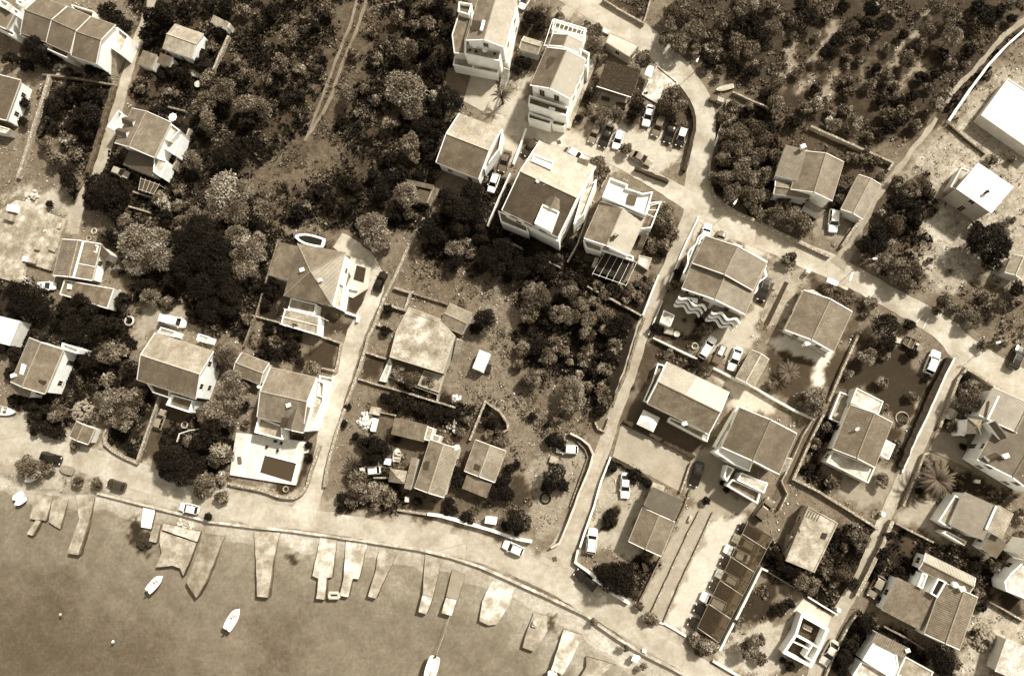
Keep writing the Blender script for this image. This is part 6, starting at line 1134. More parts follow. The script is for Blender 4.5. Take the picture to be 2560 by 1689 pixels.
for lb, t, q, z1, m in [('white water tank on the left concrete platform', '01', [(72, 330), (152, 340), (140, 400), (60, 385)], 1.7, WHITE), ('grey lidded box on the left concrete platform', '01', [(40, 410), (120, 425), (110, 485), (25, 460)], 1.6, CONC), ('square grey bin in the middle of the concrete platform', '01', [(325, 690), (372, 700), (355, 755), (310, 740)], 1.3, CONC), ('pale bench frame on the right of the concrete platform', '01', [(460, 705), (520, 730), (505, 770), (445, 745)], 1.2, CONC), ('small white box at the lower edge of the concrete platform', '01', [(215, 810), (260, 820), (248, 860), (205, 850)], 1.3, WHITE), ('pale crate on the lower step of the concrete platform', '01', [(270, 810), (340, 830), (325, 880), (255, 860)], 1.2, CONC), ('white box behind the concrete platform', '01', [(210, 995), (268, 1010), (250, 1075), (190, 1060)], 1.1, CONCL), ('small white box on the low garage roof', '01', [(628, 1070), (655, 1075), (648, 1115), (622, 1110)], 3.0, WHITE), ('dark crate on the low garage roof', '01', [(730, 1130), (760, 1135), (752, 1165), (725, 1158)], 3.0, WOOD),
                         ('small upright slab on the concrete platform by the lane', '01', [(535, 500), (565, 505), (555, 555), (525, 548)], 1.0, CONCL), ('white topped table in the yard of the long patched house', '12', [(1200, 1115), (1250, 1125), (1240, 1180), (1187, 1170)], .9, WHITE), ('pale chest by the table of the long patched house', '12', [(1130, 1120), (1150, 1120), (1135, 1175), (1085, 1170)], .8, CONCL), ('pale striped bench in the rough field', '22', [(365, 1090), (435, 1120), (410, 1175), (345, 1150)], .8, CONC), ('white roofed box beside the shore wall garden', '13', [(2135, 90), (2235, 100), (2225, 165), (2125, 150)], 1.5, WHITE), ('white box at the lane corner beside the annex', '33', [(1060, 50), (1095, 60), (1085, 90), (1055, 80)], 1.1, WHITE), ('grey meter box by the roadside bins', '20', [(1850, 870), (1905, 890), (1890, 940), (1835, 920)], 1.2, CONCD), ('pale lidded bin by the roadside', '20', [(1915, 895), (1970, 915), (1960, 950), (1905, 930)], 1.2, CONCL), ('dark bin at the roadside below the pale bin', '20', [(1930, 1005), (1965, 1015), (1955, 1060), (1920, 1050)], 1.1, DARKW), ('long white trough by the roadside bins', '20', [(1995, 925), (2025, 930), (2000, 1030), (1980, 1020)], .9, CONCL),
                         ('white pillar box at the gate on the village road', '31', [(370, 925), (402, 935), (390, 965), (358, 955)], 1.4, WHITE), ('small white chest beside the half repaired house lane', '33', [(650, 945), (680, 950), (675, 980), (645, 972)], 1.0, WHITE), ('large white rock box at the shed rubble heap', '12', [(1070, 640), (1150, 650), (1140, 720), (1050, 700)], 1.2, CONCL), ('tall white panel beside the rubble heap', '12', [(1090, 745), (1120, 750), (1090, 870), (1062, 860)], 1.6, WHITE), ('pale post box at the turret house gate', '32', [(2100, 455), (2130, 460), (2122, 480), (2092, 475)], 1.2, CONCL), ('white round basin terrace beside the turret house garden', '32', [(1660, 665), (1690, 650), (1735, 670), (1762, 700), (1740, 745), (1690, 758), (1650, 745), (1640, 700)], .7, CONCL), ('small pale box by the palm garden path', '32', [(1930, 1315), (1975, 1320), (1968, 1350), (1925, 1345)], .9, CREAM), ('white storage box below the flat white hut', '21', [(1420, 1460), (1500, 1480), (1490, 1540), (1410, 1520)], .6, CONC), ('white chest under the stairs of the roof terrace house', '21', [(775, 820), (808, 828), (775, 915), (740, 905)], 1.4, CONCL),
                         ('pale chest at the end of the concrete annex wall', '12', [(1385, 1475), (1420, 1480), (1415, 1525), (1380, 1520)], 1.2, CONCL), ('white box on the drive beside the plain outbuilding', '23', [(1655, 80), (1680, 95), (1655, 145), (1632, 135)], .5, CONCL), ('white roadside block on the sea wall', '23', [(1130, 1380), (1190, 1395), (1160, 1445), (1110, 1425)], .9, WHITE), ('low pale block on the shore road verge', '23', [(1215, 1320), (1250, 1335), (1240, 1360), (1208, 1345)], .5, WHITE)]:
    boxthing('storage_box', lb, 'box', t, q, .65 if (t == '01' and 'platform' in lb and 'behind' not in lb) else (2.5 if 'garage roof' in lb else 0), z1, m)
boxthing('gate_canopy', 'bright white entrance canopy on the wall by the village road', 'canopy', '31', [(560, 1010), (655, 1050), (640, 1085), (545, 1045)], 2.0, 2.35, WHITE); boxthing('side_canopy', 'long low canopy right of the bright entrance canopy', 'canopy', '31', [(650, 1060), (745, 1105), (735, 1125), (640, 1080)], 1.0, 1.3, CONCL); boxthing('gate_pillar', 'white striped gate ramp right of the pergola house garden', 'pillar', '32', [(1190, 0), (1250, 10), (1235, 55), (1180, 40)], .05, .3, CONCL)
def table(t, x, y, r, label, top=WHITE, z0=0.0, group=None, n=4):
    p = W(t, x, y, z0+.75); o = empty('garden_table', (p.x, p.y, z0), label, 'table', group); mb = MB(); mb.lathe((p.x, p.y, z0+.7), [(r, 0), (r, .05)], 18); mb.build('table_top', top, o)
    mb = MB(); mb.lathe((p.x, p.y, z0), [(r*.4, 0), (r*.35, .05), (.05, .06), (.05, .7)], 8); mb.build('pedestal', METAL, o)
def chair(t, x, y, label, m=DARKW, z0=0.0, ang=0, group=None):
    p = W(t, x, y, z0+.4); o = empty('garden_chair', (p.x, p.y, z0), label, 'chair', group); u = (math.cos(ang), math.sin(ang)); mb = MB(); mb.box(p, u, .24, .24, z0+.4, z0+.46); mb.build('seat', m, o)
    mb = MB(); mb.box((p.x-u[0]*.24, p.y-u[1]*.24), u, .03, .24, z0+.46, z0+.9); mb.build('backrest', m, o)
    for a in (-1, 1):
        for b in (-1, 1): mb = MB(); c = (p.x+u[0]*.2*a-u[1]*.2*b, p.y+u[1]*.2*a+u[0]*.2*b); mb.bar((*c, z0), (*c, z0+.4), .02); mb.build('leg', m, o)
def parasol(t, x, y, r, label, m=WHITE, z=2.4, n=8):
    p = W(t, x, y, z); o = empty('parasol', (p.x, p.y, 0), label, 'parasol'); mb = MB(); mb.bar((p.x, p.y, 0), (p.x, p.y, z+.1), .03, 0, 6); mb.build('pole', METAL, o); mb = MB()
    for k in range(n):
        a, b = 2*math.pi*k/n, 2*math.pi*(k+1)/n; A = Vector((p.x+r*math.cos(a), p.y+r*math.sin(a), z-.45)); B = Vector((p.x+r*math.cos(b), p.y+r*math.sin(b), z-.45)); M = (A+B)/2+(p-(A+B)/2)*.08; T = Vector((p.x, p.y, z+.05)); mb.face([A, M, T]); mb.face([M, B, T])
        d = Vector((0, 0, -.14)); mb.face([A, M, M+d, A+d]); mb.face([M, B, B+d, M+d])
    mb.build('canopy', m, o)
parasol('00', 1590, 1078, .95, 'white scalloped parasol in the garden of the house with two dormers'); table('00', 1835, 780, .75, 'round pale garden table above the dark trees', CONCL)
for k, (x, y, lb) in enumerate([(185, 960, 'dark lounge chair at the upper edge of the pool terrace'), (235, 975, 'dark lounge chair right of another by the house steps'), (200, 1045, 'dark chair alone in the middle of the pool terrace'), (100, 1012, 'dark low chair at the left of the pool terrace')]): chair('12', x, y, lb, BLACK, .6, k*1.3, 'dark chairs on the pool terrace')
boxthing('sofa', 'dark outdoor sofa in the porch by the pool terrace', 'sofa', '12', [(340, 905), (430, 910), (425, 945), (335, 940)], .1, .9, BLACK); boxthing('sun_lounger', 'narrow brown sun lounger at the left of the pool', 'lounger', '02', [(2205, 1100), (2230, 1105), (2240, 1165), (2212, 1165)], .62, .95, WOOD)
for x, y, r, lb in ((2125, 465, .55, 'white table at the right end of the tall top house balcony'), (2030, 425, .55, 'white table at the left end of the tall top house balcony')): table('10', x, y, r, lb, WHITE, 5.42, 'balcony tables of the tall top house')
for k, (x, y, lb) in enumerate([(2045, 480, 'dark chair by the left balcony table'), (1985, 465, 'dark chair at the left corner of the furnished balcony'), (2215, 500, 'dark chair at the right corner of the furnished balcony'), (2210, 450, 'dark chair by the balcony door of the tall top house')]): chair('10', x, y, lb, DARKW, 5.42, k, 'balcony chairs of the tall top house')
for k, (x, y, lb) in enumerate([(250, 510, 'left chair on the dormer terrace'), (320, 505, 'middle chair on the dormer terrace'), (350, 540, 'right chair on the dormer terrace')]): chair('21', x, y, lb, DARKW, 8.22, k, 'chairs on the dormer terrace')
for k, (x, y, lb) in enumerate([(1625, 1145, 'dark chair on the left wavy balcony'), (1760, 1195, 'dark chair on the left wavy balcony beside the table'), (1990, 1310, 'dark chair on the right wavy balcony')]): chair('21', x, y, lb, DARKW, 5.2, k, 'chairs on the wavy balconies')
boxthing('balcony_table', 'white table on the left wavy balcony', 'table', '21', [(1660, 1195), (1725, 1205), (1720, 1245), (1655, 1230)], 5.2, 5.95, WHITE); table('21', 1530, 1530, .6, 'round white table on the terrace below the flat white hut', CONCL); chair('21', 1600, 1400, 'dark lone chair on the terrace below the wavy balcony house')
boxthing('loungers_crate', 'dark wooden rack by the sloping drive outbuilding', 'rack', '23', [(1205, 520), (1240, 530), (1270, 590), (1225, 605)], 0, .8, DARKW); boxthing('woodpile', 'dark woodpile on the terrace below the thatched hut', 'woodpile', '20', [(970, 945), (1060, 960), (1050, 1005), (965, 985)], 0, .8, DARKW); boxthing('garden_bench', 'dark slatted bench on the terrace below the thatched hut', 'bench', '20', [(835, 890), (910, 910), (905, 935), (830, 915)], 0, .6, DARKW); boxthing('grill', 'dark grille cover in the garden left of the black net pergola', 'grille', '21', [(680, 795), (770, 815), (750, 870), (665, 850)], 0, .6, DARKW); boxthing('sand_pit', 'dark planter box beside the black net pergola', 'planter', '21', [(1155, 1040), (1200, 1050), (1185, 1100), (1140, 1085)], 0, .6, BLACK)
boxthing('roof_tarpaulin', 'bright white tarpaulin roof by the bend car park', 'tarpaulin', '20', [(1265, 600), (1320, 625), (1290, 720), (1232, 690)], 2.0, 2.25, mat(.7, .08, .6))
def ring(t, x, y, r, label, name, m, h=.4, w=.15):
    p = W(t, x, y, h); mb = MB(); N = 18
    for k in range(N): a, b = 2*math.pi*k/N, 2*math.pi*(k+1)/N; mb.bar((p.x+r*math.cos(a), p.y+r*math.sin(a), h*.5), (p.x+r*math.cos(b), p.y+r*math.sin(b), h*.5), w, 0, 6)
    return top_mesh(mb, name, m, label, 'ring')
ring('01', 868, 575, .55, 'white tyre ring on the patio above the white ridge house', 'tyre_ring', CONCL); ring('01', 818, 642, .5, 'smaller white ring left of the tyre ring', 'tyre_ring', CONC); ring('02', 1708, 808, .6, 'stone well ring on the brown yard by the grey hatchback', 'well_ring', CONCL); ring('12', 272, 1405, .5, 'stone ring on the dark lawn below the pool', 'plant_ring', CONC); ring('22', 310, 1490, .9, 'dark tyre ring under the tree in the rough field', 'tyre_ring', RUBBER); ring('22', 1700, 75, .55, 'pale flower ring by the terrace wall left of the white estate car', 'plant_ring', CONCL); ring('32', 1250, 745, 1.1, 'pale stone ring of a tree pit in the boat garden', 'plant_ring', CONC, .3, .12); ring('01', 1195, 1410, .9, 'pale stone ring left of the white delivery van', 'plant_ring', CONCL, .4, .2)
# stone mounds and rubble heaps
def heap(t, x, y, r, label, tone, name='stone_heap', h=1.0, n=60, s=.4):
    c = W(t, x, y, h*.5); R_ = Wr(t, x, y, r); o = empty(name, (c.x, c.y, 0), label, 'heap'); rnd = random.Random(int(x+y)); mb = MB()
    for k in range(n):
        a = rnd.uniform(0, 6.283); q = R_*math.sqrt(rnd.random()); z = h*(1-(q/R_)**2)*rnd.uniform(.5, 1); e = rnd.uniform(.6, 1.4)*s; mb.lathe((c.x+q*math.cos(a), c.y+q*math.sin(a), z-e*.4), [(e*.5, 0), (e*.8, e*.3), (e*.6, e*.65), (e*.1, e*.8)], rnd.choice((5, 6, 7)))
    b = mb.build('stones', mat(tone, .25, 1.5, .95), o); b['kind'] = 'stuff'
heap('02', 750, 680, 100, 'mound of pale stones under the tree above the shore road', .3, h=1.6, n=130); heap('12', 1010, 770, 75, 'bright rubble heap left of the sheds by the lane', .6, h=1.0, n=70); heap('12', 1860, 555, 35, 'small pale stone heap in the rubble garden', .6, h=.6, n=16); heap('01', 280, 265, 70, 'pale stone heap above the concrete platform', .5, h=.8, n=40); heap('01', 430, 575, 28, 'scattered white stones on the concrete platform', .6, h=1.1, n=12, s=.3); heap('12', 1800, 820, 70, 'row of pale stones beside the dark garden bed', .4, h=.5, n=26); heap('00', 540, 640, 55, 'pale stones at the foot of the terraced row', .55, h=.8, n=20); heap('33', 2010, 1230, 130, 'round gravel mound right of the three-roofed house', .28, h=1.2, n=150, s=.35); heap('12', 1850, 870, 22, 'little white stone heap near the fan-shaped garden', .7, h=.5, n=8); heap('20', 520, 1410, 40, 'dark scrap heap at the top corner of the biggest house', .1, h=.8, n=14); heap('23', 1250, 460, 50, 'dark heap of cuttings behind the plain outbuilding', .08, h=.7, n=30); heap('03', 1700, 170, 90, 'pale beach stones at the head of the rubble slab', .5, h=.25, n=60, s=.3); heap('03', 1300, 330, 60, 'dark weedy rocks in the shallows by the white slipway', .05, h=.7, n=24, s=.6)
for o in list(bpy.data.objects):
    if o.name.startswith('stone_heap') and o.get('label') and 'weedy rocks' in o['label']: o.location.z = -1.0
    if o.name.startswith('stone_heap') and o.get('label') and 'beach stones' in o['label']: o.location.z = -.75
# people sized marks: bollards, manholes
for x, y, t, lb in ((435, 1322, '20', 'dark manhole cover in the lane below the pergola house'), (395, 485, '23', 'grated drain cover at the foot of the straight lane'), (1600, 1408, '21', 'small dark drain on the terrace of the wavy balcony house')):
    p = W(t, x, y); mb = MB(); mb.box(p, (1, .3), .4, .4, .05, .075); [mb.box(p+Vector((.25*k, 0, 0)), (1, .3), .05, .36, .075, .09) for k in (-1, 0, 1)]; top_mesh(mb, 'drain_cover', mat(.12, .2, 2), lb, 'drain cover')
# ================================================================== vegetation
def crown_mesh(seed, nl, leaf, flatn=.72, spread=.62, nlobe=20, blade=.45):
    g = np.random.default_rng(seed); C = []; S = []
    for k in range(nlobe):
        a = g.uniform(0, 2*np.pi); r = spread*np.sqrt(g.uniform(0, 1)); z = g.uniform(-.35, .75)*(1-.55*r)
        C.append((r*np.cos(a), r*np.sin(a), z*flatn)); S.append(g.uniform(.24, .46)*(1-.25*r))
    C = np.array(C); S = np.array(S); tint = g.uniform(.4, 1.65, nlobe)  # lobe tones spread wide to stand in for highlights and shadows
    w = S**2/np.sum(S**2); li = g.choice(nlobe, nl*2, p=w); d = g.normal(size=(nl*2, 3)); d /= np.linalg.norm(d, axis=1)[:, None]
    d[:, 2] = np.where(d[:, 2] < -.45, -d[:, 2], d[:, 2]); rad = S[li]*(1+g.normal(0, .12, nl*2)-(g.random(nl*2) < .25)*.3)
    P = C[li]+d*rad[:, None]; dist = np.linalg.norm((P[:, None, :]-C[None]), axis=2)/S[None]; dist[np.arange(len(P)), li] = 9
    keep = (dist.min(1) > .78) | (g.random(len(P)) < .12); P, d, li = P[keep][:nl], d[keep][:nl], li[keep][:nl]; n = len(P)
    nrm = d+g.normal(0, .42, (n, 3))+np.array([0, 0, .12]); nrm /= np.linalg.norm(nrm, axis=1)[:, None]
    t1 = np.cross(nrm, g.normal(size=(n, 3))); t1 /= np.linalg.norm(t1, axis=1)[:, None]+1e-9
    bl = g.random(n) < blade; od = d+g.normal(0, .45, (n, 3)); od /= np.linalg.norm(od, axis=1)[:, None]      # some leaves stand out as sprigs
    t1 = np.where(bl[:, None], od, t1); nrm = np.where(bl[:, None], np.cross(od, g.normal(size=(n, 3))), nrm); nrm /= np.linalg.norm(nrm, axis=1)[:, None]+1e-9; t2 = np.cross(nrm, t1)
    s = leaf*g.uniform(.6, 1.5, n)[:, None]; a = t1*s*np.where(bl, 1.25, .85)[:, None]; b = t2*s*np.where(bl, .36, .5)[:, None]; up = nrm*s*.25
    co = np.stack([P-a, P-b+up*.3, P+a+up, P+b+up*.3], 1).reshape(-1, 3); sh = np.repeat(tint[li]*g.uniform(.65, 1.35, n), 4)
    return mesh_np('crown', co, np.arange(n*4).reshape(-1, 4), [LEAF['m']], {'shade': sh})
CR = {'b': [crown_mesh(11+i, 520, .15, .75, .55, 11) for i in range(5)],          # small bushes
      't': [crown_mesh(31+i, 1700, .085, .7, .62, 22) for i in range(6)],         # trees about 2 m in radius
      'l': [crown_mesh(61+i, 4200, .055, .6, .66, 38) for i in range(4)]}         # big trees
def trunk_mesh(seed):
    r = random.Random(seed); mb = MB(); top = Vector((r.uniform(-.05, .05), r.uniform(-.05, .05), -.15)); mb.lathe((0, 0, -1.25), [(.10, 0), (.075, .2), (.055, .9), (.04, 1.1)], 7)
    for k in range(4): a = r.uniform(0, 6.28); mb.bar((0, 0, -.3), (.45*math.cos(a), .45*math.sin(a), .15+r.uniform(-.1, .2)), .028, 0, 5)
    o = mb.build('trunk', BARK); me = o.data; bpy.data.objects.remove(o); return me
TRK = [trunk_mesh(i) for i in range(3)]
def swap(o, m): o.material_slots[0].link = 'OBJECT'; o.material_slots[0].material = m
